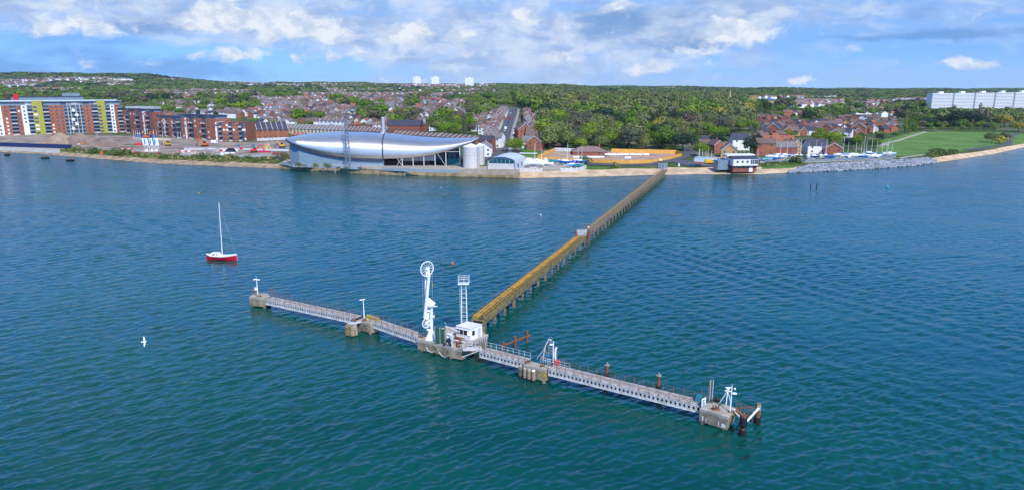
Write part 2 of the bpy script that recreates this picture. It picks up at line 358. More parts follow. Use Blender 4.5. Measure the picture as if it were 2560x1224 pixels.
def water():
    m = bpy.data.materials.new('sea_water'); m.use_nodes = True; t = NT(m.node_tree)
    o = t.n('ShaderNodeOutputMaterial'); p = t.n('ShaderNodeBsdfPrincipled'); t.l(p, o)
    p.inputs['IOR'].default_value = 1.333; p.inputs['Roughness'].default_value = .15; p.inputs['Specular IOR Level'].default_value = .5
    g = t.n('ShaderNodeNewGeometry')
    def nz(scale, rot, sx, sy, det=3, ro=.55, dist=0., off=0):
        mp = t.n('ShaderNodeMapping'); mp.vector_type = 'TEXTURE' if False else 'POINT'
        rt = t.n('ShaderNodeVectorRotate', rotation_type='Z_AXIS'); rt.inputs['Angle'].default_value = math.radians(rot); t.l(g, rt, 'Position', 'Vector')
        mp.inputs['Scale'].default_value = (sx, sy, 1); mp.inputs['Location'].default_value = (off, off, 0); t.l(rt, mp)
        n = t.n('ShaderNodeTexNoise'); n.inputs['Scale'].default_value = scale; n.inputs['Detail'].default_value = det; n.inputs['Roughness'].default_value = ro; n.inputs['Distortion'].default_value = dist
        t.l(mp, n); return n.outputs[0]
    big = nz(.012, 20, 1, 2.6, 4, .6, .5)
    mid = nz(.05, -25, .6, 1.8, 3, .6, .4, 30)
    gust = t.sm(t.m('ADD', big, t.m('MULTIPLY', mid, .5)), .62, .92)
    w1 = nz(.46, -30, .42, 1, 2, .5, .8)
    w2 = nz(.95, -12, .5, 1, 1.5, .5, .8, 17)
    w0 = nz(.16, -40, .45, 1, 2, .5, .3, 9)
    w3 = nz(2.6, -30, .6, 1, 2, .6, 0, 5)
    rdg = t.m('SUBTRACT', 1.0, t.m('ABSOLUTE', t.m('MULTIPLY_ADD', w1, 3.2, -1.6)))
    h = t.m('ADD', t.m('MULTIPLY', rdg, .0), t.m('ADD', t.m('MULTIPLY', w2, .30), t.m('MULTIPLY', w3, .022)))
    h = t.m('ADD', h, t.m('ADD', t.m('MULTIPLY', w1, .42), t.m('MULTIPLY', w0, .7)))
    h = t.m('MULTIPLY', h, t.m('MULTIPLY_ADD', gust, .5, .75))
    # the long oblique wake lines that cross the open water
    rt = t.n('ShaderNodeVectorRotate', rotation_type='Z_AXIS'); rt.inputs['Angle'].default_value = math.radians(38); t.l(g, rt, 'Position', 'Vector')
    sx = t.n('ShaderNodeSeparateXYZ'); t.l(rt, sx)
    wk = t.m('SINE', t.m('ADD', t.m('MULTIPLY', sx.outputs[1], .16), t.m('MULTIPLY', mid, 7.0)))
    wkm = t.m('MULTIPLY', t.m('MULTIPLY', t.sm(wk, .2, 1.0), t.sm(sx.outputs[1], 150, 205)), t.sm(sx.outputs[1], 262, 225))
    h = t.m('ADD', h, t.m('MULTIPLY', wkm, .35))
    spy = t.n('ShaderNodeSeparateXYZ'); t.l(g, spy, 'Position'); h = t.m('MULTIPLY', h, t.sm(spy.outputs[1], 150, 380, .3, .8))
    bp = t.n('ShaderNodeBump'); bp.inputs['Strength'].default_value = 1; bp.inputs['Distance'].default_value = 1.1
    t.t.links.new(h, bp.inputs['Height']); t.l(bp, p, 0, 'Normal')
    c = t.mix(t.sm(big, .35, .65), (.0006, .048, .043), (.0012, .061, .051))
    c = t.mix(t.sm(mid, .5, .8, 0, .5), c, (.003, .065, .052))
    t.t.links.new(c, p.inputs['Base Color'])
    # the sheet itself carries the wind waves out to some 400 m; farther off they are too small to model
    Yr = [-1500., -300., 20.]; y = 58.
    while y < 440: Yr.append(y); y *= 1.0022
    Yr += [470, 520, 600, 800, 1300, 2600]; Yr = np.array(Yr)
    ur = np.concatenate([[-70, -20, -6, -2, -1.1], np.arange(-.88, .88, .0023), [1.1, 2, 6, 20, 70]])
    Yg, Ug = np.meshgrid(Yr, ur, indexing='ij'); X = Ug*np.maximum(Yg, 58); Z = np.zeros_like(X)
    rg = np.random.default_rng(12); fade = np.clip((440-Yg)/190, 0, 1)*np.clip((Yg-40)/20, 0, 1)*np.clip((1.0-np.abs(Ug))/.1, 0, 1)
    short = np.clip((300-Yg)/150, 0, 1)
    gst = 1+.35*np.sin(X*.021+Yg*.013+1.1)*np.sin(Yg*.027-X*.011)+.2*np.sin(X*.07+Yg*.05)
    for k in range(60):
        lam = .95*(4.6/.95)**(rg.random()**1.3); th = math.radians(120)+rg.normal(0, .52); kk = 6.2832/lam
        a = .158*math.sqrt(2/60)/kk*(1.12 if lam < 2.4 else .8); ph = rg.uniform(0, 6.28)
        Z += a*(np.clip((190-Yg)/90, 0, 1) if lam < 1.5 else 1)*np.cos(kk*(X*math.cos(th)+Yg*math.sin(th))+ph+.5*np.sin(X*.11+k)*np.sin(Yg*.09+k*2))*(short if lam < 2.8 else 1)
    w0, w1_ = W(1480, 590), W(2560, 880); wd = (w1_-w0).normalized(); dd_ = (X-w0.x)*(-wd.y)+(Yg-w0.y)*wd.x; al = (X-w0.x)*wd.x+(Yg-w0.y)*wd.y
    for off, lam_, amp in ((0, 5.5, .075), (-34, 4.5, .05), (38, 7, .05)): Z += amp*np.sin(6.2832*(dd_-off+6*np.sin(al*.013))/lam_)*np.exp(-((dd_-off)/14)**2)*np.clip(al/40, 0, 1)
    Z *= fade*gst
    n0, n1 = X.shape; V = np.stack([X, Yg, Z], -1).reshape(-1, 3); i = np.arange(n0*n1).reshape(n0, n1)
    Qd = np.stack([i[:-1, :-1], i[:-1, 1:], i[1:, 1:], i[1:, :-1]], -1).reshape(-1, 4)
    me = np_mesh('water', V, Qd, m); me.shade_smooth(); o = bpy.data.objects.new('water', me); COL.objects.link(o); tag(o, None, None, kind='structure'); return o
water()

def sheet(name, rows, m, dz, kind='structure', sub=4, label=None, cat=None, smooth=True):
    """rows of pixel points draped on the ground; rows run away from the water"""
    R = []
    for r in rows:
        pts = []
        for (a, b) in zip(r, r[1:]):
            for k in range(sub): f = k/sub; pts.append((a[0]+(b[0]-a[0])*f, a[1]+(b[1]-a[1])*f))
        pts.append(r[-1]); R.append(pts)
    RR = []
    for a, b in zip(R, R[1:]):
        for k in range(sub): f = k/sub; RR.append([(p[0]+(q[0]-p[0])*f, p[1]+(q[1]-p[1])*f) for p, q in zip(a, b)])
    RR.append(R[-1])
    b = MB(); b.grid([[(lambda g: (g.x, g.y, g.z+dz))(G(*p)) for p in r] for r in RR])
    o = b.build(name, m, smooth=smooth); tag(o, label, cat, kind=kind); return o
def strip(name, pts, wid, m, dz, kind='structure', label=None, cat=None):
    P = []
    for a, b in zip(pts, pts[1:]):
        A = G(*a); B = G(*b)
        n = max(2, int((B-A).length/6)) 
        for k in range(n): P.append(A.lerp(B, k/n))
    P.append(G(*pts[-1]))
    L = []; R_ = []
    for i, p in enumerate(P):
        d = (P[min(i+1, len(P)-1)]-P[max(i-1, 0)]); d.z = 0; d.normalize(); n = Vector((-d.y, d.x, 0))*wid/2
        for S, q in ((L, p+n), (R_, p-n)): S.append((q.x, q.y, max(zg(q.x, q.y), zg(p.x, p.y))+dz))
    b = MB(); b.grid([L, R_]); o = b.build(name, m); tag(o, label, cat, kind=kind); return o
M_asph = mat('asphalt', (.10, .10, .115), .9, var=.1, scale=.3)
M_sand = mat('beach_sand', (.62, .46, .30), .95, var=.12, scale=.15, col2=(.42, .29, .18))
M_grass = mat('meadow_grass', (.085, .17, .022), .95, var=.2, scale=.06, col2=(.05, .12, .012))
M_rough = mat('rough_grass', (.15, .17, .045), .95, scale=.12, col2=(.075, .115, .02))
M_dirt = mat('site_dirt', (.33, .27, .22), .95, scale=.08, col2=(.17, .13, .10))
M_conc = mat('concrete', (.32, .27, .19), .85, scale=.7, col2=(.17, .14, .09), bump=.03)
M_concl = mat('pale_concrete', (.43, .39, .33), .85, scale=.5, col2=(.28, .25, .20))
M_path = mat('gravel_path', (.45, .40, .34), .95, scale=.3)
# beach and shore strips
def shore_band(name, px0, px1, d0, d1, m, dz, n=60):
    b = MB(); rows = []
    for d in np.linspace(d0, d1, 4):
        r = []
        for k in range(n+1):
            px = px0+(px1-px0)*k/n; py = interp(SHORE, px); w = W(px, py); u = w.x/w.y; Y = ys(u)+d*(1+.06*math.sin(k*.37)); r.append((u*Y, Y, zg(u*Y, Y)+dz))
        rows.append(r)
    b.grid(rows); o = b.build(name, m, smooth=True); tag(o, None, None, kind='structure'); return o
M_shing = mat('shingle', (.42, .31, .20), .95, scale=.25, col2=(.22, .15, .09))
shore_band('beach', 1296, 2680, -1.5, 12.5, M_sand, .22, 200)
shore_band('shingle_shore', -300, 700, -1.5, 9, M_shing, .2, 160)
sheet('site_ground', [[(-60, 366), (180, 376), (330, 384), (480, 389), (590, 392), (724, 394)], [(-60, 335), (180, 338), (330, 340), (480, 348), (590, 357), (724, 352)]], M_dirt, .10, sub=5)
sheet('shore_grass', [[(150, 384), (250, 391), (400, 402), (520, 408), (620, 411), (705, 413)], [(150, 377), (250, 381), (400, 387), (520, 391), (620, 392), (705, 393)]], M_rough, .16, sub=5)
sheet('verge', [[(1462, 434), (1560, 432), (1655, 428)], [(1462, 417), (1560, 420), (1655, 418)]], M_grass, .12)
sheet('verge', [[(1680, 427), (1740, 427), (1806, 424)], [(1684, 418), (1740, 419), (1806, 420)]], M_grass, .12)
sheet('yard_ground', [[(1306, 434), (1380, 433), (1462, 432)], [(1306, 392), (1380, 398), (1462, 405)]], M_concl, .12)
sheet('club_yard', [[(1900, 409), (2060, 405), (2240, 394)], [(1900, 398), (2060, 388), (2240, 384)]], M_concl, .12)
sheet('show_site_ground', [[(1360, 400), (1440, 406), (1560, 406), (1690, 392)], [(1360, 378), (1440, 380), (1560, 380), (1700, 382)]], mat('site_earth', (.42, .30, .23), .95, scale=.15, col2=(.30, .2, .15)), .10)
sheet('green', [[(1310, 393), (1365, 393)], [(1296, 368), (1330, 370)]], M_grass, .12)
sheet('field', [[(2190, 392), (2260, 391), (2330, 388), (2420, 378), (2510, 369), (2562, 362)], [(2200, 352), (2290, 330), (2360, 330), (2440, 331), (2500, 332), (2562, 336)]], mat('field_grass', (.13, .22, .035), .95, scale=.05, col2=(.075, .155, .018)), .12, sub=6)
strip('path', [(2222, 362), (2196, 366), (2205, 362), (2240, 354), (2290, 338), (2316, 330)], 3.2, M_path, .22)
strip('path', [(2352, 384), (2395, 381)], 3, M_path, .2)
strip('path', [(2416, 377), (2470, 369), (2520, 363), (2527, 342), (2545, 334)], 5, M_asph, .2)
# roads
M_pave = mat('paving', (.34, .33, .32), .9, scale=.3)
strip('pavement', [(1246, 398), (1256, 352), (1266, 318), (1276, 296), (1281, 284), (1284, 274)], 15.5, M_pave, .12)
strip('road', [(1246, 398), (1256, 352), (1266, 318), (1276, 296), (1281, 284), (1284, 274)], 10.5, M_asph, .24)
strip('road', [(1100, 418), (1170, 408), (1220, 397), (1246, 394)], 7, M_asph, .2)
strip('shore_road', [(1470, 411), (1560, 414), (1640, 411), (1700, 396), (1726, 386), (1716, 372)], 8, M_asph, .2)
strip('shore_road', [(1690, 402), (1740, 415), (1800, 416), (1860, 410)], 12, M_asph, .24)
# ------------------------------------------------------------------ the jetty
M_galv = mat('galvanised_steel', (.55, .58, .62), .45, .3, scale=2, col2=(.40, .41, .43))
M_lgrey = mat('grey_paint', (.62, .61, .60), .5, scale=1.2, col2=(.44, .42, .40))
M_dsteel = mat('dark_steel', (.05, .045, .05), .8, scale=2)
M_white = mat('white_paint', (.82, .83, .84), .4, var=.05, scale=2)
M_rust = mat('rust', (.26, .10, .05), .9, scale=3, col2=(.12, .05, .035))
M_rustp = mat('rusty_post', (.30, .16, .11), .85, scale=4, col2=(.20, .09, .06))
M_deck = mat('weathered_deck', (.40, .36, .33), .85, scale=1.2, col2=(.24, .21, .19))
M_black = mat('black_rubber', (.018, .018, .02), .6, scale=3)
M_dark = mat('dark_glass', (.02, .025, .035), .1, var=0, spec=.6)
M_yel = mat('yellow_paint', (.60, .31, .02), .6, scale=.6, col2=(.28, .16, .04))
M_olive = mat('lichen_concrete', (.27, .215, .085), .9, scale=.7, col2=(.12, .105, .055))
M_tan = mat('weathered_tan', (.29, .215, .125), .9, scale=.4, col2=(.15, .115, .07))
M_pile = mat('pile_concrete', (.30, .25, .16), .85, scale=1.2, col2=(.12, .10, .06))
M_timber = mat('sea_worn_timber', (.46, .38, .27), .85, scale=2, col2=(.22, .16, .10))
M_green = mat('green_net', (.02, .10, .07), .8, var=0)
M_blue = mat('blue_paint', (.03, .20, .36), .5, scale=2)
M_teal = mat('teal_tarpaulin', (.01, .17, .24), .6, scale=2)
M_red = mat('red_paint', (.60, .02, .02), .45, var=.05)
M_lich = mat('yellow_lichen', (.55, .33, .02), .9, scale=3, col2=(.36, .25, .06))
M_bluew = mat('pale_blue_rail', (.50, .62, .70), .5, var=.05)
ZD = 2.2
def D(px, py, z=ZD): return W(px, py, z)
def block(name, poly, z0, z1, m, label, cat, z=ZD, **k):
    P = [W(a, b, z) for a, b in poly]; c = sum(P, Vector((0, 0, 0)))/len(P)
    o = MB().prism(P, z0, z1).build(name, m, loc=(c.x, c.y, z0)); tag(o, label, cat, **k); return o
def caps(parent, name, poly, z0, z1, m, z=ZD):
    P = [W(a, b, z) for a, b in poly]; return MB().prism(P, z0, z1).build(name, m, parent)

def dolphin(name, poly, label, z0=.25, group='concrete mooring platforms of the jetty'):
    P = [W(a, b, ZD) for a, b in poly]; c = sum(P, Vector((0, 0, 0)))/len(P); c.z = 0
    t = empty(name, c, label, 'platform', group)
    # the waist of the block, with the cast line proud of it, the top slab, and the piles it stands on
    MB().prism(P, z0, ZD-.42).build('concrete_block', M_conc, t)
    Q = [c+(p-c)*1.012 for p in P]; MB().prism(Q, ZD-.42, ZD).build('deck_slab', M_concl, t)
    for p in P:
        q = c+(p-c)*.78; MB().tube((q.x, q.y, -1.5), (q.x, q.y, z0+.05), .35, n=10).build('support_pile', M_pile, t)
    return t

def girder(p0, p1, zt, dep, m, parent, off=0., pitch=.66):
    L, ln = frame(p0, p1); n = int(ln/pitch); pt = ln/n; b = MB(); zb = zt-dep; zm = (zt+zb)/2+.05; hw = pt*.32; hh = dep*.30
    for y in (off, off+.04):
        for i in range(n):
            x0 = i*pt; x1 = x0+pt; xm = x0+pt/2
            d = [(xm, zm-hh), (xm+hw, zm), (xm, zm+hh), (xm-hw, zm)]
            pts = [(x0, zb), (x1, zb), (x1, zt), (x0, zt), (x0, zm), (x1, zm), (xm, zb), (xm, zt)]+d
            V = [L(px, y, pz) for px, pz in pts]
            b.add(V, [(0, 6, 8, 11, 4), (6, 1, 5, 9, 8), (5, 2, 7, 10, 9), (7, 3, 4, 11, 10)])
    for i in range(n):
        xm = i*pt+pt/2; d = [(xm, zm-hh), (xm+hw, zm), (xm, zm+hh), (xm-hw, zm)]
        V = [L(px, y, pz) for y in (off, off+.04) for px, pz in d]
        b.add(V, [(k, (k+1) % 4, 4+(k+1) % 4, 4+k) for k in range(4)])
    for z in (zb, zt): b.box((0, off-.06, z-.03), (ln, off+.10, z+.03), L)
    return b.build('girder', m, parent)

def walkway(a, b, label, post_m, n_post, rail='rust', zt=2.35, wid=1.7, far_white=None):
    p0 = D(*a, zt); p1 = D(*b, zt); L, ln = frame(p0, p1)
    t = empty('walkway', (p0+p1)/2, label, 'walkway', 'steel walkways linking the mooring platforms')
    b_ = MB().box((0, -wid, zt-.09), (ln, 0, zt), L); b_.build('deck', M_deck, t)
    for k in (-.12, -wid+.04):       # kerb pipes along the deck
        MB().tube(L(0, k, zt+.06), L(ln, k, zt+.06), .05).build('kerb_pipe', M_lgrey, t)
    girder(p0, p1, zt-.11, 1.02, M_lgrey, t, .02); girder(p0, p1, zt-.11, 1.02, M_dsteel, t, -wid-.02)  # far girder coloured dark to stand for the shade inside the walkway
    MB().box((.3, -wid+.3, zt-1.0), (ln-.3, -.25, zt-.12), L).build('under_deck_shade_box', M_black, t)  # added black box, painting in the shade between the girders
    me = None
    for side in (0.05, -wid-.05):
        m = post_m if not (far_white and side < 0) else M_bluew
        for k in range(n_post+1):
            x = ln*k/n_post; lean = rnd.uniform(-.08, .08) if post_m is M_rustp else 0
            MB().tube(L(x, side, zt-.2), L(x+lean, side, zt+1.1), .038, n=5).build('post', m, t)
        r = MB()
        for z in (zt+1.08, zt+.58): r.tube(L(0, side, z), L(ln, side, z), .022 if post_m is M_rustp and m is post_m else .026, n=5)
        r.build('handrail', m if m is not M_rustp else M_rust, t)
    return t
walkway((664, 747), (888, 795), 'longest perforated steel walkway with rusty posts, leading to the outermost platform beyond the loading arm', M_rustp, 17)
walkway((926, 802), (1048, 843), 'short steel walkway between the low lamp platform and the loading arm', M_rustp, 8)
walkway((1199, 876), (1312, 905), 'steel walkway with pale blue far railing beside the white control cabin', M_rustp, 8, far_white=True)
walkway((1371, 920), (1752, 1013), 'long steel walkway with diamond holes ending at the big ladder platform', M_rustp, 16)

d1 = dolphin('mooring_platform', [(623, 741), (662, 745), (676, 739), (670, 733), (640, 731)], 'outermost concrete platform with a white lamp post beyond the loading arm')
d2 = dolphin('mooring_platform', [(893, 799), (926, 808), (948, 803), (918, 789)], 'low lichen-stained concrete platform under the thin lamp post')
caps(d2, 'parapet', [(915, 793), (947, 803), (950, 800), (919, 789.5)], ZD, ZD+.45, M_lich)
t = empty('fender_crib', D(877, 822, 0), 'timber and concrete fender crib with a grey steel plate on top', 'fender')
caps(t, 'timber_face', [(861, 812), (876, 815), (880, 808), (866, 805)], .2, 1.95, M_olive)
caps(t, 'concrete_face', [(877, 815.2), (893, 812), (891, 805), (881, 808)], .2, 1.9, M_timber)
caps(t, 'steel_plate', [(868, 806), (884, 808), (906, 802), (889, 798)], 2.0, 2.09, M_lgrey)
d3 = dolphin('mooring_platform', [(1308, 911), (1364, 924), (1377, 914), (1328, 902)], 'concrete platform with yellow lichen corner behind four round fender piles')
caps(d3, 'lichen_patch', [(1356, 922.6), (1364.4, 924.6), (1366, 921), (1360, 919)], .9, 1.7, M_lich)
d4 = dolphin('mooring_platform', [(1749.6, 1020), (1820, 1041.6), (1838.8, 1018), (1780.5, 1000.3), (1763.6, 1007.8)], 'largest end platform of pale concrete with white streaks beside black fenders')
for a, w_, h_ in ((1757, 2.5, .7), (1766, 1.6, .5), (1797, 2, .6), (1806, 5, .5), (1812, 3, .4)):
    f = (a-1749.6)/70.4; p = (1749.6+70.4*f, 1020+21.6*f); f2 = f+w_/70.4; q = (1749.6+70.4*f2, 1020+21.6*f2)
    A, B = D(*p), D(*q); L, ln = frame(A, B); MB().box((0, .01, .5), (ln, .03, .5+h_), L).build('salt_streak', M_white, d4)
# main platform
MP = [(1043, 846), (1062, 850), (1087, 856), (1112, 862), (1130, 867), (1155, 871.5), (1159, 869), (1219, 839), (1198, 820), (1120, 815), (1066, 830)]
P = [D(*p) for p in MP]; c = sum(P, Vector((0, 0, 0)))/len(P); c.z = 0
mp = empty('jetty_head', c, 'main concrete jetty head carrying the white cabin and loading arm', 'platform', 'concrete mooring platforms of the jetty')
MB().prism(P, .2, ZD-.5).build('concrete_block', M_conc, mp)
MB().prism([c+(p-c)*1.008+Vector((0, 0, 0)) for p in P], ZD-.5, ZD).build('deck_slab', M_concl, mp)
for p in P[::2]:
    q = c+(p-c)*.85; MB().tube((q.x, q.y, -1.5), (q.x, q.y, .3), .4, n=10).build('support_pile', M_pile, mp)
L, ln = frame(D(1161, 869), D(1218, 840))
MB().box((0, -.02, ZD), (ln, .25, ZD+.5), L).build('parapet', M_concl, mp)

def fpile(px, py, h, r, m, label, grp, cat='fender pile', capm=None, name='fender_pile'):
    b = W(px, py, 0); t = empty(name, b, label, cat, grp)
    MB().tube((b.x, b.y, -1.5), (b.x, b.y, h), r, r*.97, n=14).build('shaft', m, t)
    MB().tube((b.x, b.y, -.3), (b.x, b.y, .35), r*1.03, n=14, cap=False).build('tide_band', M_black, t)
    MB().tube((b.x, b.y, h), (b.x, b.y, h+.12), r*.98, r*.6, n=14).build('cap', capm or M_concl, t)
g1 = 'round fender piles against the platforms'
fpile(1056.5, 874.5, 1.75, .43, M_pile, 'round fender pile under the loading arm base', g1)
fpile(1091, 884, 1.8, .46, M_pile, 'round fender pile below the green net screen', g1)
fpile(1123, 892, 1.85, .46, M_pile, 'round fender pile below the hanging hoses near the cabin', g1)
fpile(1301, 942, 2.0, .33, M_pile, 'outermost of four fender piles, grey-topped, standing a little apart', g1)
fpile(1312, 947, 1.9, .30, M_timber, 'second of four fender piles, beside the grey-topped one', g1)
fpile(1322.5, 950, 1.9, .31, M_timber, 'third of four fender piles before the lichen platform', g1)
fpile(1333.5, 953, 1.9, .33, M_timber, 'white-topped last one of four fender piles before the lichen platform', g1, capm=M_white)

# control cabin
A = D(1141, 841, 2.3); B = D(1177, 849, 2.3); Cc = D(1205.5, 838, 2.3); hB = ztop(B.y, 820)
La, la = frame(A, B); Lb, lb = frame(B, Cc); Dd = A+(Cc-B)
t = empty('control_cabin', (A+Cc)/2, 'white flat-roofed control cabin with dark windows on the jetty head', 'cabin')
MB().prism([A, B, Cc, Dd], ZD, hB-.14).build('walls', M_white, t)
cc = (A+Cc)/2; MB().prism([cc+(p-cc)*1.04 for p in (A, B, Cc, Dd)], hB-.14, hB).build('roof', mat('cabin_roof', (.74, .73, .72), .6, scale=.8, col2=(.62, .60, .58)), t)
for x0, x1 in ((.05, .22), (.27, .47), (.53, .78), (.84, .95)):
    w = MB().box((la*x0, .01, hB-1.45), (la*x1, .05, hB-.55), La).build('window', M_dark, t)
    fb = MB()
    for z in (hB-1.5, hB-.55): fb.box((la*x0-.05, .012, z), (la*x1+.05, .075, z+.05), La)
    fb.build('frame', M_white, w)
MB().box((lb*.12, .01, hB-1.45), (lb*.34, .05, hB-.6), Lb).build('window', M_dark, t)
MB().box((lb*.6, .01, ZD+.1), (lb*.85, .04, hB-.5), Lb).build('door', M_lgrey, t)
t = empty('satellite_dish', D(1172, 858), 'round white dish on a short mast before the cabin', 'dish')
p = D(1172, 858); MB().tube(p, p+Vector((0, 0, 1.9)), .05).build('mast', M_lgrey, t)
MB().tube(p+Vector((.05, -.1, 1.9)), p+Vector((.1, -.3, 2.0)), .2, .38, n=16).build('dish', M_galv, t)
# lattice lamp tower
b0 = D(1161, 812); zt = ztop(b0.y, 708)
t = empty('lamp_tower', b0, 'white lattice floodlight tower standing behind the control cabin', 'light tower')
s = .42
cr = [(-s, -s), (s, -s), (s, s), (-s, s)]
for a, b in cr: MB().tube((b0.x+a*1.25, b0.y+b*1.25, ZD), (b0.x+a, b0.y+b, zt), .055, n=6).build('leg', M_white, t)
bb = MB(); nz_ = 9
for k in range(nz_):
    z0 = ZD+(zt-ZD)*k/nz_; z1 = ZD+(zt-ZD)*(k+1)/nz_
    for i in range(4):
        a, b = cr[i], cr[(i+1) % 4]; f0 = 1.25-.25*k/nz_; f1 = 1.25-.25*(k+1)/nz_
        bb.tube((b0.x+a[0]*f1, b0.y+a[1]*f1, z1), (b0.x+b[0]*f1, b0.y+b[1]*f1, z1), .03, n=4)
bb.build('bracing', M_white, t)
MB().box((b0.x-1.0, b0.y-.8, zt), (b0.x+1.0, b0.y+.8, zt+.1)).build('top_platform', M_white, t)
lr = MB()
for z in (.55, 1.1, 1.45): lr.path([(b0.x-1, b0.y-.8, zt+z), (b0.x+1, b0.y-.8, zt+z), (b0.x+1, b0.y+.8, zt+z), (b0.x-1, b0.y+.8, zt+z), (b0.x-1, b0.y-.8, zt+z)], .024, 5)
for a in (-1, 0, 1):
    for b in (-.8, .8): lr.tube((b0.x+a, b0.y+b, zt), (b0.x+a, b0.y+b, zt+1.45), .024, n=5)
lr.build('guard_rail', M_white, t)
for a in (-.85, -.3, .3, .85):
    MB().box((b0.x+a-.18, b0.y-1.0, zt+1.35), (b0.x+a+.18, b0.y-.75, zt+1.65)).build('floodlight', M_galv, t)
ld = MB()
for k in range(30): ld.box((b0.x-.75, b0.y-.02, ZD+.3+k*(zt-ZD)/30), (b0.x-.45, b0.y+.02, ZD+.325+k*(zt-ZD)/30))
for a in (-.75, -.45): ld.tube((b0.x+a, b0.y, ZD), (b0.x+a, b0.y, zt), .03, n=5)
ld.build('ladder', M_white, t)
# loading arm
b0 = D(1074, 847); Y0 = b0.y
def q(px, py, dy=0.): return atY(px, py, Y0+dy)
t = empty('loading_arm', b0, 'tall white marine loading arm with a spoked sheave wheel at its top', 'crane')
MB().hexa([q(1063, 849, -.6), q(1086, 852, -.6), q(1088, 846, .7), q(1066, 845, .7)], [q(1074, 822, -.25), q(1082, 823, -.25), q(1082, 822, .25), q(1074, 822, .25)]).build('pedestal', M_white, t)
MB().tube(q(1079, 848), q(1078.5, 762), .30, .27, n=14).build('riser', M_white, t)
MB().tube(q(1062, 796, -.5), q(1073, 682, -.5), .30, .27, n=14).build('inboard_arm', M_white, t)
MB().tube(q(1065, 790, .3), q(1064, 695, .3), .22, .2, n=12).build('outboard_arm', M_white, t)
MB().tube(q(1067, 746, -.1), q(1083, 762, -.1), .42, .6, n=12).build('swivel_joint', M_white, t)
MB().ball(q(1077, 760, 0), .72, 12, 7).build('counterweight_housing', M_white, t)
MB().tube(q(1080, 765), q(1093, 765, -.6), .16, .09, n=8).build('side_nozzle', M_white, t)
ax = Vector((.66, -.75, 0))
def wheel(c, R, name='sheave_wheel', sp=12):
    w = MB().ring(c, R, .075, ax).ring(c, R*.93, .03, ax)
    u = Vector((0, 0, 1)); v = ax.cross(u).normalized()
    for k in range(sp):
        d = u*math.cos(6.283*k/sp)+v*math.sin(6.283*k/sp); w.tube(c+d*.15, c+d*R*.96, .036, n=5)
    w.tube(c-ax*.2, c+ax*.2, .25, n=12); return w.build(name, M_white, t)
wheel(q(1067.5, 671, -.45), 1.34); wheel(q(1066, 807, -.7), .85)
MB().box((q(1070, 690).x-.3, Y0-.5, q(1070, 690).z), (q(1070, 690).x+.35, Y0+.3, q(1070, 668).z)).build('head_bracket', M_white, t)
MB().tube(q(1069, 815), q(1070, 780), .26, n=10).build('vertical_pipe', M_white, t)
MB().tube(q(1061.5, 794, -.6), q(1061, 802, -.6), .26, .2).build('rusty_end', M_rust, t)
MB().path([q(1057, 675, -.5), q(1057.5, 770, -.5)], .03, 4).build('cable', M_galv, t)
MB().path([q(1080.5, 675, -.4), q(1081, 758, -.4)], .03, 4).build('cable', M_galv, t)
MB().tube(q(1080.7, 706, -.4), q(1080.8, 718, -.4), .09).build('shackle', M_lich, t)
MB().tube(q(1066, 822), q(1078, 826), .22).build('outlet_pipe', M_white, t)
for a, y in ((1072, 800), (1083, 790), (1072, 775)): MB().box((q(a, y).x-.25, Y0-.35, q(a, y).z-.12), (q(a, y).x+.25, Y0+.3, q(a, y).z+.12)).build('flange', M_white, t)
# green net screen
A, B, C3 = D(1088, 857), D(1113, 860), D(1114, 845); zt = ztop(A.y, 819)
t = empty('net_screen', (A+B)/2, 'dark green net screen beside the loading arm', 'screen')
for p0, p1 in ((A, B), (B, C3)):
    L, ln = frame(p0, p1); nb = MB(); k = 0.
    while k < ln: nb.box((k, 0, ZD), (k+.13, .02, zt), L); k += .15
    z = ZD
    while z < zt: nb.box((0, .022, z), (ln, .035, z+.11), L); z += .16
    nb.build('net_panel', M_green, t)
for p in (A, B, C3, (A+B)/2): MB().tube((p.x, p.y, ZD), (p.x, p.y, zt+.25), .05).build('post', M_lgrey, t)
# gangway boom, pipework, hoses, odds on the head
p = D(1131, 866); zz_ = ztop(p.y, 829)
t = empty('gangway_boom', p, 'grey sloping steel boom on a square post before the cabin', 'boom')
MB().box((p.x-.16, p.y-.16, ZD), (p.x+.16, p.y+.16, zz_)).build('post', M_lgrey, t)
MB().tube(atY(1114, 815, p.y+.6), atY(1149, 829, p.y-.8), .15, n=6).build('beam', M_lgrey, t)
MB().tube(atY(1128, 850, p.y), atY(1120, 822, p.y+.3), .06).build('stay', M_lgrey, t)
t = empty('pipework', D(1152, 853), 'rust-brown pipes lying in front of the cabin', 'pipes')
for (a, b, r, m) in (((1138, 842), (1160, 848), .27, M_rust), ((1141, 856), (1157, 851), .22, M_rust), ((1136, 849), (1164, 855), .16, M_lgrey), ((1150, 846), (1172, 853), .14, mat('lilac_pipe', (.45, .42, .55), .6))):
    MB().tube(D(*a, ZD+.45), D(*b, ZD+.45), r, n=10).build('pipe', m, t)
for a in ((1140, 847), (1152, 853), (1160, 853)): p = D(*a); MB().box((p.x-.12, p.y-.12, ZD), (p.x+.12, p.y+.12, ZD+.35)).build('pipe_stand', M_rust, t)
t = empty('tool_cabinet', D(1124, 858), 'small white and blue cabinet leaning beside the grey boom', 'cabinet')
p = D(1124, 857); MB().hexa([(p.x-.5, p.y-.3, ZD), (p.x+.5, p.y-.3, ZD), (p.x+.5, p.y+.4, ZD), (p.x-.5, p.y+.4, ZD)], [(p.x-.4, p.y-.1, 3.7), (p.x+.4, p.y-.1, 3.7), (p.x+.4, p.y+.4, 3.9), (p.x-.4, p.y+.4, 3.9)]).build('case', M_white, t)
MB().box((p.x-.35, p.y-.32, 2.6), (p.x+.35, p.y-.2, 3.3)).build('door', M_blue, t)
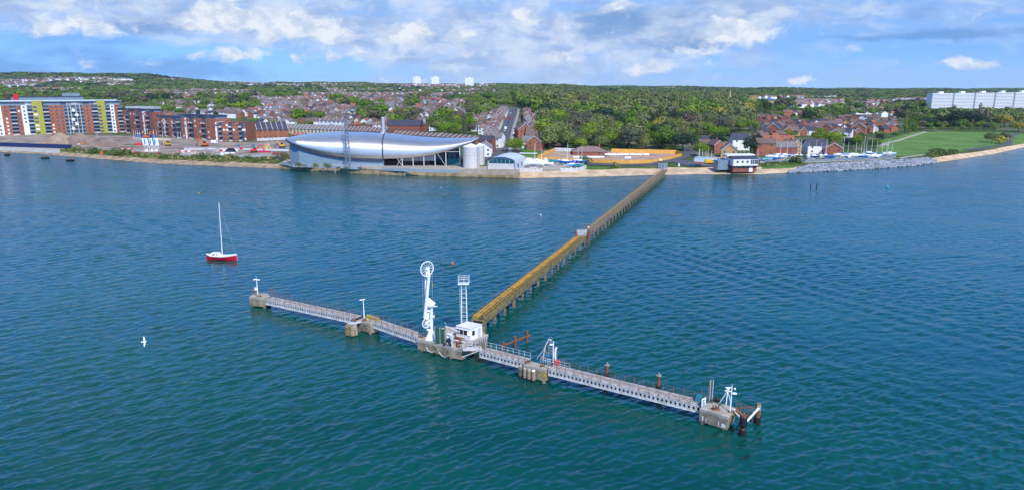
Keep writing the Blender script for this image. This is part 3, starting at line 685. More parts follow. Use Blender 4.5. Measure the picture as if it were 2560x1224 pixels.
def hose(pts, r, label, m=M_black):
    P = [W(a, b, z) for a, b, z in pts]
    Q = []
    for i in range(len(P)-1):
        for k in range(6): Q.append(P[i].lerp(P[i+1], k/6)+Vector((0, 0, -.25*math.sin(math.pi*k/6))))
    Q.append(P[-1]); o = MB().path(Q, r, 6).build('hose', m, loc=P[0]); tag(o, label, 'hose', 'hoses hanging on the jetty head')
hose([(1104, 868, 1.5), (1110, 858, 2.5), (1118, 850, 3.4), (1126, 862, 2.4), (1134, 872, 1.6), (1142, 858, 2.5)], .10, 'black hose looped over the platform edge beside the grey boom')
hose([(1066, 866, 1.6), (1076, 878, .9), (1086, 876, 1.3)], .07, 'grey hose drooping between the first two fender piles', M_lgrey)
hose([(1098, 878, 1.3), (1110, 890, .6), (1119, 888, 1.1)], .07, 'grey hose drooping between the net-side and hose-side fender piles', M_lgrey)
hose([(1120, 846, 3.6), (1126, 856, 2.9), (1136, 868, 2.0)], .12, 'thick dark hose sloping beside the white cabinet', M_black)
def hook(px, py, z, label, s=1.):
    p = W(px, py, z); t = empty('mooring_hook', p, label, 'mooring hook', 'rusty mooring hooks on the platforms')
    MB().box((p.x-.5*s, p.y-.3*s, z), (p.x+.5*s, p.y+.3*s, z+.12)).build('base', M_rust, t)
    for a in (-.3, .0, .3): MB().tube((p.x+a*s, p.y, z+.1), (p.x+a*s*1.3, p.y-.1, z+.6*s), .11*s, .08*s, n=7).build('hook', M_rust, t)
hook(1148, 866, ZD, 'rusty mooring hook on the jetty head below the brown pipes')
hook(1789, 1022, ZD, 'rusty mooring hook alone in the middle of the end platform', 1.1)
hook(1319, 905, ZD, 'rusty mooring hook on the lichen platform near the four piles', .8)
hook(1356, 915, ZD, 'rusty mooring hook at the ladder side of the lichen platform', .8)
hook(648, 740, ZD, 'rusty mooring hook at the foot of the outermost lamp', .9)
hook(911, 801, ZD, 'rusty mooring hook at the foot of the thin lamp post', .8)
hook(1052, 843, ZD, 'rusty mooring hook where the short walkway meets the jetty head', .9)
hook(886, 800, ZD+.2, 'rusty mooring hook above the steel plate of the fender crib', .9)
def rail(pts, z, label, m=M_bluew, h=1.05, n=5, r=.035):
    P = [W(a, b, z) for a, b in pts]; t = empty('guard_rail', P[0], label, 'railing', 'loose railings on the platforms'); b = MB()
    for p0, p1 in zip(P, P[1:]):
        for k in range(n+1): p = p0.lerp(p1, k/n); MB().tube(p, p+Vector((0, 0, h)), r, n=5).build('post', m, t)
        for f in (h, h*.55): b.tube(p0+Vector((0, 0, f)), p1+Vector((0, 0, f)), r*.9, n=5)
    b.build('rails', m, t)
rail([(1152, 874), (1166, 871), (1196, 862), (1216, 850)], ZD, 'pale railing along the cabin side of the jetty head', M_lgrey, n=4)
rail([(1158, 868), (1200, 872)], ZD, 'pale railing guarding the ramp from the head to the blue-railed walkway', M_lgrey, n=4)
rail([(926, 796), (947, 804)], ZD+.3, 'thin railing on the yellow parapet of the thin-lamp platform', M_galv, n=3, r=.025)
rail([(1352, 905), (1376, 912), (1424, 924)], ZD, 'pale railing between the lichen platform and the red box', M_lgrey, n=4)
rail([(1841, 1019), (1880, 1036)], ZD, 'rusty thin railing reaching from the end platform towards the outer pile', M_rustp, n=4, r=.03)
rail([(630, 737), (640, 733)], ZD, 'rusty frame railing behind the outermost lamp', M_rustp, n=3, h=1.5)
rail([(672, 733), (690, 738)], ZD, 'rusty tangled railing where the longest walkway leaves the outermost platform', M_rustp, n=4, h=1.3)
# ramp
A = D(1152, 876); B = D(1208, 869)
t = empty('access_ramp', (A+B)/2, 'grey slatted ramp from the jetty head to the walkway', 'ramp')
L, ln = frame(D(1158, 877), D(1206, 874)); MB().box((0, -1.6, ZD+.02), (ln, 0, ZD+.1), L).build('deck', M_lgrey, t)
MB().tube(L(-.3, .15, 1.2), L(ln, .05, ZD+.1), .07).build('stay', M_lgrey, t)

def lamp(px, py, top, label, arms, dishes=()):
    b = D(px, py); zt = ztop(b.y, top); t = empty('lamp_post', b, label, 'lamp post', 'white lamp posts on the platforms')
    MB().tube(b, (b.x, b.y, zt), .11, .08, n=10).build('pole', M_white, t)
    MB().box((b.x-.25, b.y-.25, ZD), (b.x+.25, b.y+.25, ZD+.12)).build('base_plate', M_rust, t)
    for (dx, dz, l) in arms:
        a = MB().tube((b.x, b.y, zt+dz), (b.x+dx, b.y-.1, zt+dz+.05), .05, n=6).build('arm', M_white, t)
        MB().hexa([(b.x+dx-.3, b.y-.35, zt+dz-.02), (b.x+dx+.3, b.y-.35, zt+dz-.02), (b.x+dx+.3, b.y+.05, zt+dz-.02), (b.x+dx-.3, b.y+.05, zt+dz-.02)],
                  [(b.x+dx-.18, b.y-.25, zt+dz+.09), (b.x+dx+.18, b.y-.25, zt+dz+.09), (b.x+dx+.18, b.y+.0, zt+dz+.09), (b.x+dx-.18, b.y+.0, zt+dz+.09)]).build('lamp_head', M_white, t)
    return t, zt
t, z = lamp(645, 740, 695, 'white lamp post with crossed top arms on the outermost platform', [(-.35, -.2, 1), (.45, -.25, 1)])
b = D(645, 740); MB().tube((b.x, b.y, z-.1), (b.x-.1, b.y, z+.5), .03).build('aerial', M_white, t); MB().box((b.x-.55, b.y-.2, z-2.6), (b.x-.05, b.y+.1, z-2.0)).build('box', M_white, t)
lamp(910.5, 796, 747, 'thin white lamp post on the low platform near the fender crib', [(-.4, -.1, 1), (.1, 0, 1)])
t, z = lamp(1825, 1028, 966, 'white lamp post with several round heads on the end platform', [(.4, -.9, 1), (-.6, -.1, 1)])
b = D(1825, 1028)
for dx, dz in ((.35, -.2), (.5, -3.3), (-.55, -.35)): MB().ball((b.x+dx, b.y-.2, z+dz), .16, 10, 6).build('round_lamp', M_white, t)
MB().tube((b.x, b.y, z-.1), (b.x, b.y, z+.35), .05).build('spike', M_white, t)
t, z = lamp(1383, 906, 852, 'slim white lamp post rising between the tripod and the vent pipe', [(-.35, -.5, 1)])
# D3 tripod davit, vent pipe, blue frame, red box, ladder
b = D(1363, 905); ap = atY(1362, 868, b.y); t = empty('davit_tripod', b, 'white tubular tripod with a bent jib on the lichen platform', 'davit')
for (x, y) in ((1342, 896), (1356, 902), (1368, 893)): MB().tube(D(x, y), ap, .07).build('leg', M_white, t)
MB().path([ap, atY(1366, 858, b.y), atY(1372, 847, b.y), atY(1379, 850, b.y)], .06).build('jib', M_white, t)
b = D(1389, 905); t = empty('vent_pipe', b, 'white pipe with a curved head and rusty foot beside the red box', 'pipe')
MB().path([b, atY(1388, 885, b.y), atY(1389, 872, b.y), atY(1392, 867, b.y)], .16, 10).build('pipe', M_white, t)
MB().tube(b, b+Vector((0, 0, .5)), .26).build('rusty_foot', M_rust, t); MB().path([atY(1394, 863, b.y), atY(1394, 900, b.y)], .04).build('cable', M_rust, t)
b = D(1374, 900); t = empty('winch_frame', b, 'blue steel winch frame with rusty gear behind the lichen platform', 'winch')
MB().box((b.x-1.4, b.y-.5, ZD), (b.x+1.2, b.y+.4, ZD+.35)).build('base', M_blue, t)
MB().box((b.x-1.0, b.y-.4, ZD+.9), (b.x+1.3, b.y+.4, ZD+1.05)).build('top_beam', M_blue, t)
for a in (-.9, 0., 1.1): MB().box((b.x+a-.07, b.y-.3, ZD+.35), (b.x+a+.07, b.y-.15, ZD+.9)).build('post', M_blue, t)
MB().tube((b.x-1.5, b.y, ZD+.5), (b.x-.6, b.y, ZD+.5), .3).build('drum', M_rust, t); MB().tube((b.x-.4, b.y, ZD+1), (b.x-.3, b.y, ZD+2.9), .12, .06).build('spindle', M_rust, t)
b = D(1376, 893); t = empty('ladder_cage', b, 'tall grey open ladder frame behind the tripod', 'ladder')
for a in (-.35, .35): MB().tube((b.x+a, b.y, ZD), (b.x+a, b.y, ztop(b.y, 862)), .035, n=5).build('upright', M_galv, t)
r = MB()
for k in range(12): r.tube((b.x-.35, b.y, ZD+.5+k*.28), (b.x+.35, b.y, ZD+.5+k*.28), .025, n=4)
r.build('rung', M_galv, t)
b = D(1394, 914); t = empty('equipment_box', b, 'bright red box with rounded lid on the walkway', 'box')
MB().box((b.x-.38, b.y-.3, ZD+.15), (b.x+.38, b.y+.3, ZD+.85)).build('case', M_red, t)
MB().hexa([(b.x-.4, b.y-.32, ZD+.85), (b.x+.4, b.y-.32, ZD+.85), (b.x+.4, b.y+.32, ZD+.85), (b.x-.4, b.y+.32, ZD+.85)], [(b.x-.25, b.y-.2, ZD+1.05), (b.x+.25, b.y-.2, ZD+1.05), (b.x+.25, b.y+.2, ZD+1.05), (b.x-.25, b.y+.2, ZD+1.05)]).build('lid', M_red, t)
def ladder(px, py, ztp, label, m=M_lgrey):
    b = W(px, py, 0); t = empty('ladder', b, label, 'ladder', 'ladders down to the water')
    for a in (-.2, .2): MB().tube((b.x+a, b.y, .1), (b.x+a, b.y, ztp), .035, n=5).build('upright', m, t)
    r = MB(); z = .3
    while z < ztp-.1: r.tube((b.x-.2, b.y, z), (b.x+.2, b.y, z), .025, n=4); z += .3
    r.build('rung', m, t)
ladder(1371.5, 940, 3.1, 'pale ladder beside the lichen corner of the four-pile platform')
ladder(666, 762, 2.8, 'pale ladder on the flank of the outermost platform')
ladder(1119, 888, 3.2, 'rusty ladder down the front of the jetty head', M_rustp)
# end platform gear
b = D(1775, 1004); t = empty('ladder_mast', b, 'three tall bare rusty uprights with rungs on the end platform', 'ladder')
for x, y, m in ((1770, 1006, M_rustp), (1773.5, 1003, M_lgrey), (1780, 1001, M_lgrey)):
    p = D(x, y); MB().tube(p, (p.x, p.y, ztop(p.y, 949)), .055, n=6).build('upright', m, t)
r = MB(); p, p2 = D(1773.5, 1003), D(1780, 1001)
for k in range(11): r.tube((p.x, p.y, ZD+.4+k*.32), (p2.x, p2.y, ZD+.4+k*.32), .025, n=4)
r.build('rung', M_rustp, t)
b = D(1814, 1008); ap = atY(1819, 976, b.y); t = empty('davit_tripod', b, 'white tripod with a short top bar on the end platform', 'davit')
for (x, y) in ((1800, 1004), (1815, 1012), (1826, 1004)): MB().tube(D(x, y), ap, .07).build('leg', M_white, t)
MB().tube(atY(1812, 975, b.y), atY(1829, 978, b.y), .09).build('top_bar', M_white, t)
b = D(1745, 1003); t = empty('covered_reel', b, 'teal tarpaulin-covered reel at the walkway end', 'reel')
MB().hexa([(b.x-.7, b.y-.35, ZD), (b.x+.6, b.y-.35, ZD), (b.x+.6, b.y+.4, ZD), (b.x-.7, b.y+.4, ZD)], [(b.x-.3, b.y-.2, ZD+1.1), (b.x+.5, b.y-.2, ZD+1.2), (b.x+.5, b.y+.3, ZD+1.2), (b.x-.3, b.y+.3, ZD+1.1)]).build('tarpaulin', M_teal, t)
MB().tube((b.x+.4, b.y, ZD+.2), (b.x+.5, b.y, ZD+2.0), .06).build('post', M_rust, t)
A, B = D(1753, 1019), D(1766, 1013); L, ln = frame(A, B); t = empty('notice_board', (A+B)/2, 'white notice board with dark blue marks facing the water', 'sign')
MB().box((0, 0, ZD+.25), (.95, .05, ZD+1.4), L).build('board', M_white, t)
for x0, x1, z0, z1 in ((.2, .75, 1.0, 1.12), (.25, .4, .7, 1.2), (.15, .8, .5, .62), (.45, .6, .35, .8), (.2, .7, .3, .38)): MB().box((x0, .052, ZD+z0), (x1, .06, ZD+z1), L).build('mark', M_blue, t)
for x in (.1, .85): MB().tube(L(x, -.03, ZD), L(x, -.03, ZD+1.4), .04).build('post', M_lgrey, t)
b = D(1791, 1003); t = empty('cable_drum', b, 'small black drum between the ladder mast and the tripod', 'drum')
MB().tube((b.x-.4, b.y, ZD+.35), (b.x+.4, b.y, ZD+.35), .33, n=12).build('drum', M_black, t); MB().tube((b.x-.5, b.y, ZD+.35), (b.x+.5, b.y, ZD+.35), .12).build('axle', M_rust, t)
# black fenders at the end
b = W(1855.5, 1087, 0); t = empty('fender_post', b, 'nearer black rubber fender post with a wasp waist at the jetty end', 'fender', 'black fender posts at the jetty end')
MB().tube((b.x, b.y, -1), (b.x, b.y, .8), .52, .48, n=16).build('lower_drum', M_black, t)
MB().tube((b.x, b.y, .8), (b.x, b.y, 1.25), .26, n=12).build('waist', M_rust, t)
MB().tube((b.x, b.y, 1.25), (b.x, b.y, 1.55), .35, .56, n=16).build('taper', M_black, t)
MB().tube((b.x, b.y, 1.55), (b.x, b.y, 2.7), .56, .5, n=16).build('upper_drum', M_black, t)
MB().tube((b.x, b.y, 2.7), (b.x, b.y, 3.0), .4, n=12).build('cap', M_rust, t)
b2 = W(1892.5, 1056, 0); t = empty('fender_post', b2, 'outermost black fender post with a pale steel head', 'fender', 'black fender posts at the jetty end')
MB().tube((b2.x, b2.y, -1), (b2.x, b2.y, .9), .5, .46, n=16).build('lower_drum', M_black, t)
MB().tube((b2.x, b2.y, .9), (b2.x, b2.y, 2.0), .34, n=12).build('waist', M_rust, t)
MB().box((b2.x-.25, b2.y-.2, 1.4), (b2.x+.3, b2.y+.2, 2.9)).build('steel_head', M_concl, t)
MB().box((b2.x-.3, b2.y-.25, 2.9), (b2.x+.15, b2.y+.2, 3.05)).build('cap', M_olive, t)
t = empty('brace_frame', (b+b2)/2, 'rusty and white brace pipes tying the fender posts to the end platform', 'brace')
MB().tube((b.x+.4, b.y+.3, 1.7), (b2.x, b2.y-.1, 2.3), .15, n=10).build('white_beam', M_white, t)
MB().tube(D(1838, 1022, 2.3), (b.x, b.y+.3, 2.7), .2, n=10).build('orange_pipe', mat('orange_rust', (.42, .17, .06), .85, scale=3), t)
MB().tube(D(1838, 1030, 1.6), (b.x, b.y+.3, 2.0), .17, n=10).build('white_pipe', M_white, t)
MB().tube(D(1832, 1036, 1.9), D(1845, 1024, 1.0), .09).build('strut', M_lich, t)
for k in range(5): p = D(1842+k*8, 1020+k*3.2, 2.2); MB().tube(p, p+Vector((.3, -.6, -.9)), .07).build('strut', M_rust, t)
MB().tube(D(1840, 1019, 2.3), (b2.x, b2.y+.2, 2.4), .09).build('tie_bar', M_rust, t)
# rusty piles in the open water behind
t = empty('dolphin_frame', W(1288, 868, 0), 'three rusty brown piles joined by one level beam in open water', 'mooring piles')
pl_ = [W(1258.6, 880, 0), W(1288, 868, 0), W(1317.6, 855.5, 0)]
for p, h in zip(pl_, (2.0, 2.2, 2.35)): MB().tube((p.x, p.y, -1), (p.x, p.y, h), .27, .25, n=10).build('pile', M_rust, t)
MB().tube(pl_[0]+Vector((-.6, -.6, 1.3)), pl_[2]+Vector((.6, .5, 1.3)), .2, n=8).build('beam', M_rust, t)
def monopile(px, py, top, label):
    b = W(px, py, 0); zt = ztop(b.y, top); t = empty('mooring_pile', b, label, 'mooring pile', 'lone rusty piles behind the long walkway')
    MB().tube((b.x, b.y, -1), (b.x, b.y, zt*.42), .42, .36, n=12).build('rubber_sleeve', M_black, t)
    MB().tube((b.x, b.y, zt*.42), (b.x, b.y, zt-.5), .27, n=12).build('shaft', M_rust, t)
    MB().tube((b.x, b.y, zt-.5), (b.x, b.y, zt-.38), .42, n=12).build('flange', M_concl, t); MB().tube((b.x, b.y, zt-.38), (b.x, b.y, zt), .14).build('cap', M_concl, t)
monopile(1516.5, 950, 905, 'lone rusty pile with a black sleeve behind the middle of the long walkway')
monopile(1645, 984, 931, 'lone rusty pile with pale top close to the end platform')

# ------------------------------------------------------------------ the long approach pier
ZP = 3.0
A = W(1207, 799, ZP); B = W(1667, 425, ZP); L, ln = frame(A, B)
pier = empty('approach_pier', A, 'very long narrow pier on concrete piles running from the jetty head to the beach', 'pier')
gx = 0
for k in range(400):
    if proj(L(k*ln/400, 0, ZP))[0] < 1462: gx = k*ln/400
wd_ = 2.1
for (x0, x1, md, ms) in ((0, gx, M_olive, M_olive), (gx, ln, M_tan, M_tan)):
    MB().box((x0, -wd_, ZP-.3), (x1, 0, ZP), L).build('deck', md, pier)
    MB().box((x0, -.05, ZP-1.0), (x1, .22, ZP+.12), L).build('side_beam', ms, pier)
    MB().box((x0, -wd_-.2, ZP-1.0), (x1, -wd_+.05, ZP+.12), L).build('side_beam', ms, pier)
wg = MB()
for k in range(int(gx/.85)): wg.box((k*.85, -1.05, ZP+.01), (k*.85+.34, -.12, ZP+.09), L)
wg.build('walk_grating', M_dsteel, pier)
for y, r, m in ((-1.35, .17, M_yel), (-1.8, .15, M_yel), (-2.25, .12, M_lich)):
    MB().tube(L(.5, y, ZP+.28), L(gx-2, y, ZP+.28), r, n=8).build('pipe', m, pier)
for y, m in ((-1.4, M_tan), (-2.0, M_lich)): MB().tube(L(gx+2, y, ZP+.2), L(ln-1, y, ZP+.2), .13, n=7).build('pipe', m, pier)
nb = 46
bm_ = MB().box((-.25, .12, -.7), (.25, wd_-.2, 0))
for y in (wd_-.45, .12): bm_.box((-.2, y-.2, -6), (.2, y+.2, -.68))
bme = bm_.mesh('pile_bent', M_pile)
bm2 = MB().box((-.55, .12, -.7), (.55, wd_-.2, 0))
for y in (wd_-.45, .12):
    for x in (-.36, .36): bm2.box((x-.2, y-.2, -6), (x+.2, y+.2, -.68))
bme2 = bm2.mesh('pile_bent', M_pile)
ang = math.atan2((B-A).y, (B-A).x)
for k in range(nb):
    x = 1.0+(ln-6)*k/(nb-1); p = Vector(L(x, 0, ZP-.32)); dbl = k in (0, 3, 6, 7, 10, 13, 19, 27, 34)
    o = bpy.data.objects.new('pile_bent', bme2 if dbl else bme); COL.objects.link(o); o.parent = pier; o.location = p-OFF[pier.name]; o.rotation_euler.z = ang
st = MB(); npn = 100; pme = MB().tube((0, 0, 0), (0, 0, 1.1), .035, n=4).mesh('post', M_rustp); pmy = MB().tube((0, 0, 0), (0, 0, 1.0), .045, n=4).mesh('post', M_yel)
cnt = 0
for k in range(110):
    x = .6+(ln-1.2)*k/109
    for y, me, mm in ((-wd_-.08, pme, 0), (.1, pmy if x < gx else pme, 1)):
        p = Vector(L(x, y, ZP))
        if cnt < 100:
            o = bpy.data.objects.new('post', me); COL.objects.link(o); o.parent = pier; o.location = p-OFF[pier.name]
        else: st.tube(p, p+Vector((0, 0, 1.08)), .04, n=4)
        cnt += 1
o = st.build('posts', M_rustp, pier); o['kind'] = 'stuff'
hr = MB()
for z in (1.08, .6): hr.tube(L(0, -wd_-.08, ZP+z), L(ln, -wd_-.08, ZP+z), .028, n=4)
hr.build('handrail', M_rustp, pier)
hr = MB(); hr.tube(L(0, .1, ZP+.98), L(gx, .1, ZP+.98), .05, n=4); hr.tube(L(0, .1, ZP+.5), L(gx, .1, ZP+.5), .035, n=4); hr.build('handrail', M_lich, pier)
hr = MB()
for z in (1.05, .55): hr.tube(L(gx, .1, ZP+z), L(ln, .1, ZP+z), .03, n=4)
hr.build('handrail', M_tan, pier)
# mid-pier security gate with fanned wings
gp = Vector(L(gx+1.2, -wd_/2, ZP)); t = empty('security_gate', gp, 'rusty fanned barrier gate blocking the pier halfway', 'gate')
Lg, lg = frame(W(1450, 584, ZP), W(1486, 584, ZP)); w0 = (Lg(0, 0, 0)); 
def gq(px, py): return atY(px, py, gp.y)
gb = MB()
for k in range(13):
    f = k/12; gb.tube(gq(1455+26*f, 583), gq(1450+38*f, 560), .045, n=4)
gb.path([gq(1450, 560), gq(1488, 560.5)], .07, 5).path([gq(1452, 571), gq(1485, 572)], .06, 5).path([gq(1450, 560), gq(1455, 586)], .08, 5).path([gq(1488, 560.5), gq(1481, 586)], .08, 5)
gb.build('spiked_fan', mat('gate_steel', (.20, .17, .19), .7, .2), t)
MB().box((gp.x-2.1, gp.y-.6, ZP), (gp.x-1.6, gp.y+.6, ZP+1.6)).build('gate_post', M_rust, t)
MB().box((gp.x+1.6, gp.y-.6, ZP-2.2), (gp.x+2.4, gp.y+.6, ZP+1.7)).build('gate_post', M_rust, t)
MB().box((gp.x-1.6, gp.y-.05, ZP+.1), (gp.x+1.6, gp.y+.05, ZP+1.9)).build('gate_leaf', M_galv, t)
MB().ball(gq(1471, 568), .28).build('lamp', M_white, t)
# shore end gate
e = Vector(L(ln+1, -1.5, ZP)); t = empty('pier_gate', e, 'tall pale blue steel gate at the landward end of the pier', 'gate')
for dx in (-3.2, -1.6, 0, 1.4): MB().tube((e.x+dx, e.y, 2), (e.x+dx, e.y, 6.6), .08).build('post', M_bluew, t)
gb = MB()
for k in range(24): gb.tube((e.x-3.2+k*.2, e.y, 2.4), (e.x-3.2+k*.2, e.y, 6.4), .035, n=4)
for z in (2.6, 4.4, 6.3): gb.tube((e.x-3.2, e.y, z), (e.x+1.4, e.y, z), .05, n=4)
gb.build('bar_panel', M_bluew, t)

# ------------------------------------------------------------------ afloat
def yacht():
    c = W(554, 649, 0); t = empty('sailing_boat', c, 'red-hulled sailing boat with white cabin, bare mast, moored alone', 'boat', rz=math.radians(-6))
    Lh = 4.35
    def sec(x, f):      # f 0 keel..1 sheer
        s = x/Lh; w = 1.35*max(0, (1-abs(s)**2.3))**.75*(.93 if s < 0 else 1); sh = 1.25+.42*s*s+(.15 if s > 0 else -.02)*s
        return w*(f**.5), -.35+(sh+.35)*f
    xs = [Lh*math.sin(k*math.pi/2/12) for k in range(-12, 13)]
    def hull(f0, f1, n=6):
        rows = []
        for x in xs:
            r = []
            for sg in (-1, 1):
                fs = np.linspace(f0, f1, n); fs = fs[::-1] if sg < 0 else fs
                for f in fs: w, z = sec(x, f); r.append((x+(.25*f if x > 3.5 else 0), sg*w, z))
            rows.append(r)
        return MB().grid(rows)
    hull(0, .88).build('hull', mat('red_hull', (.62, .012, .035), .35, var=.06), t, smooth=False)
    h = MB(); rows = []
    for x in xs: rows.append([(x+(.25 if x > 3.5 else 0), sg*sec(x, f)[0]*1.012, sec(x, f)[1]) for sg, f in ((-1, .88), (-1, .94), (-1, 1.0))]+[(x+(.25 if x > 3.5 else 0), 0, sec(x, 1)[1]+.08)]+[(x+(.25 if x > 3.5 else 0), sg*sec(x, f)[0]*1.012, sec(x, f)[1]) for sg, f in ((1, 1.0), (1, .94), (1, .88))])
    h.grid(rows).build('deck', M_white, t)
    b = MB(); b.hexa([(-2.9, -.95, 1.15), (-.2, -.95, 1.15), (-.2, .95, 1.15), (-2.9, .95, 1.15)], [(-2.5, -.75, 2.1), (-.75, -.75, 2.1), (-.75, .75, 2.1), (-2.5, .75, 2.1)])
    cab = b.build('cabin', M_white, t)
    for x0, x1 in ((-2.0, -1.55), (-1.4, -1.2), (-.95, -.7)):
        MB().hexa([(x0, -.93, 1.5), (x1, -.93, 1.5), (x1, -.8, 1.5), (x0, -.8, 1.5)], [(x0, -.87, 1.85), (x1, -.87, 1.85), (x1, -.7, 1.85), (x0, -.7, 1.85)]).build('window', M_dark, cab)
    MB().hexa([(-.1, -.6, 1.1), (1.6, -.4, 1.15), (1.6, .4, 1.15), (-.1, .6, 1.1)], [(0, -.5, 1.4), (1.4, -.3, 1.35), (1.4, .3, 1.35), (0, .5, 1.4)]).build('coachroof', M_white, t)
    MB().box((2.5, -.35, 1.15), (3.1, .35, 1.42)).build('hatch', M_dark, t)
    zt = ztop(c.y, 507); MB().tube((.35, 0, 1.2), (.8, 0, zt), .12, .085, n=10).build('mast', M_white, t)
    MB().tube((.8, 0, zt-.1), (4.35, 0, 1.6), .018, n=4).build('forestay', M_galv, t)
    MB().tube((.8, 0, zt-.3), (-.6, -1.0, 1.3), .012, n=4).build('shroud', M_galv, t); MB().tube((.8, 0, zt-.3), (-.6, 1.0, 1.3), .012, n=4).build('shroud', M_galv, t)
    MB().tube((4.45, 0, 1.45), (4.9, -.3, 0), .025, n=4).build('mooring_line', M_white, t)
yacht()
def gull():
    b = W(361, 853, 15.0); t = empty('seagull', b, 'white seagull gliding low over the water', 'bird', rz=math.radians(25))
    body = MB(); rows = []
    for k in range(9):
        x = -.24+.48*k/8; r = .075*math.sin(math.pi*(k+.35)/8.7)**.8+.008
        rows.append([(x, r*math.cos(6.283*j/8), r*.85*math.sin(6.283*j/8)+(.02 if k > 6 else 0)) for j in range(9)])
    body.grid(rows)
    for s in (-1, 1):        # wings: raised to the wrist, then swept down
        P = [(0.08, 0.05), (.12, .3), (.02, .62), (-.06, .72)]; Q = [(-.12, 0.05), (-.06, .3), (-.09, .60), (-.08, .70)]; Z = [.02, .14, .06, 0]
        up = [[(p[0], s*p[1], z+.015) for p, z in zip(P, Z)], [((p[0]+q[0])/2, s*(p[1]+q[1])/2, z+.03) for p, q, z in zip(P, Q, Z)], [(q[0], s*q[1], z+.01) for q, z in zip(Q, Z)], [((p[0]+q[0])/2, s*(p[1]+q[1])/2, z) for p, q, z in zip(P, Q, Z)], [(p[0], s*p[1], z+.015) for p, z in zip(P, Z)]]
        body.grid(up)
    body.hexa([(-.36, -.08, 0), (-.2, -.03, 0), (-.2, .03, 0), (-.36, .08, 0)], [(-.36, -.08, .015), (-.2, -.03, .03), (-.2, .03, .03), (-.36, .08, .015)])
    body.tube((.22, 0, .02), (.3, 0, .005), .02, .006, n=6)
    t.rotation_euler.x = math.radians(48)
    body.build('body', mat('white_feathers', (.85, .83, .84), .7, var=.04), t)
gull()
def buoy(px, py, r, m, label, post=0.):
    b = W(px, py, 0); t = empty('buoy', b, label, 'buoy', 'small buoys floating on the water')
    MB().ball((b.x, b.y, r*.35), r, 10, 7).build('float', m, t)
    MB().tube((b.x, b.y, r), (b.x, b.y, r*1.5+post), .07*r+.03).build('stem', m, t)
M_or = mat('orange_float', (.75, .13, .03), .5, var=.05)
buoy(1131.5, 659, .36, M_or, 'orange round buoy beyond the lamp tower')
buoy(497, 484, .35, M_lich, 'tiny yellowish buoy far out beyond the red sailing boat')
buoy(1352, 538, .3, M_white, 'tiny white buoy on the water by the middle of the pier')
buoy(1102, 658, .22, M_dark, 'small dark buoy just behind the sheave wheel')
buoy(2218, 469, .6, mat('teal_float', (.02, .45, .40), .5), 'teal green buoy alone off the rock bank', 1.0)
buoy(1102.5, 470, .2, M_white, 'tiny pale buoy off the quay beside the storage tank')
for x, lab in ((2026, 'dark wooden stake in the open water, the shorter of two'), (2041, 'dark wooden stake in the open water, the taller of two')):
    b = W(x, 471, 0); o = MB().tube((b.x, b.y, -1), (b.x+.1, b.y, 2.2 if x > 2030 else 1.8), .28, .22, n=8).build('stake', M_black, loc=b); tag(o, lab, 'stake', 'two stakes in the water')
def barge(px, py, w, label):
    b = W(px, py, 0); s = w/1710*b.y; t = empty('mooring_float', b, label, 'float', 'dark mooring floats off the hoarding')
    MB().hexa([(b.x-s*.4, b.y-1.2, -.1), (b.x+s*.4, b.y-1.2, -.1), (b.x+s*.4, b.y+1.2, -.1), (b.x-s*.4, b.y+1.2, -.1)], [(b.x-s*.5, b.y-1.5, .8), (b.x+s*.5, b.y-1.5, .8), (b.x+s*.5, b.y+1.5, .8), (b.x-s*.5, b.y+1.5, .8)]).build('hull', M_black, t)
    MB().box((b.x-s*.25, b.y-.6, .8), (b.x+s*.2, b.y+.6, 1.4)).build('deck_box', M_rust, t)
    for a in (-.35, .1): MB().tube((b.x+s*a, b.y, .8), (b.x+s*a, b.y, 2.1), .12).build('post', M_black, t)
barge(18, 389, 11, 'dark mooring float nearest the picture edge below the hoarding'); barge(113, 397, 17, 'dark mooring float between the other two below the hoarding'); barge(176, 403, 17, 'dark mooring float below the end of the navy hoarding')
# ------------------------------------------------------------------ buildings along the shore
M_brick = mat('orange_brick', (.37, .135, .07), .85, scale=.5, col2=(.27, .095, .052))
M_brickd = mat('dark_red_brick', (.30, .10, .065), .85, scale=.5, col2=(.22, .07, .05))
M_lime = mat('lime_render', (.37, .345, .06), .7, var=.05, scale=.2)
M_rend = mat('white_render', (.80, .79, .77), .7, var=.06, scale=.4)
M_cream = mat('cream_render', (.66, .56, .38), .75, var=.08, scale=.4)
M_buff = mat('buff_brick', (.50, .30, .13), .85, var=.1, scale=.6)
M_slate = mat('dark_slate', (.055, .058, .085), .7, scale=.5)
M_brown = mat('brown_tiles', (.17, .115, .10), .85, scale=.6, col2=(.115, .08, .072))
M_greyt = mat('grey_tiles', (.21, .19, .19), .8, scale=.6, col2=(.14, .125, .13))
M_redt = mat('red_tiles', (.33, .12, .07), .85, scale=.6, col2=(.22, .08, .05))
M_pinkt = mat('faded_tiles', (.26, .175, .155), .85, scale=.6, col2=(.18, .12, .11))
M_win = mat('window_glass', (.07, .09, .12), .15, var=0, spec=.6)
M_gblue = mat('blue_grey_cladding', (.20, .27, .33), .45, .15, var=.06, scale=.3)
M_bgr = mat('pale_blue_cladding', (.20, .28, .35), .5, .1, var=.04, scale=.1)
M_roofg = mat('flat_roof', (.25, .28, .30), .8, scale=.2)

M_palis = mat('palisade_grey', (.30, .36, .41), .6, var=.1)
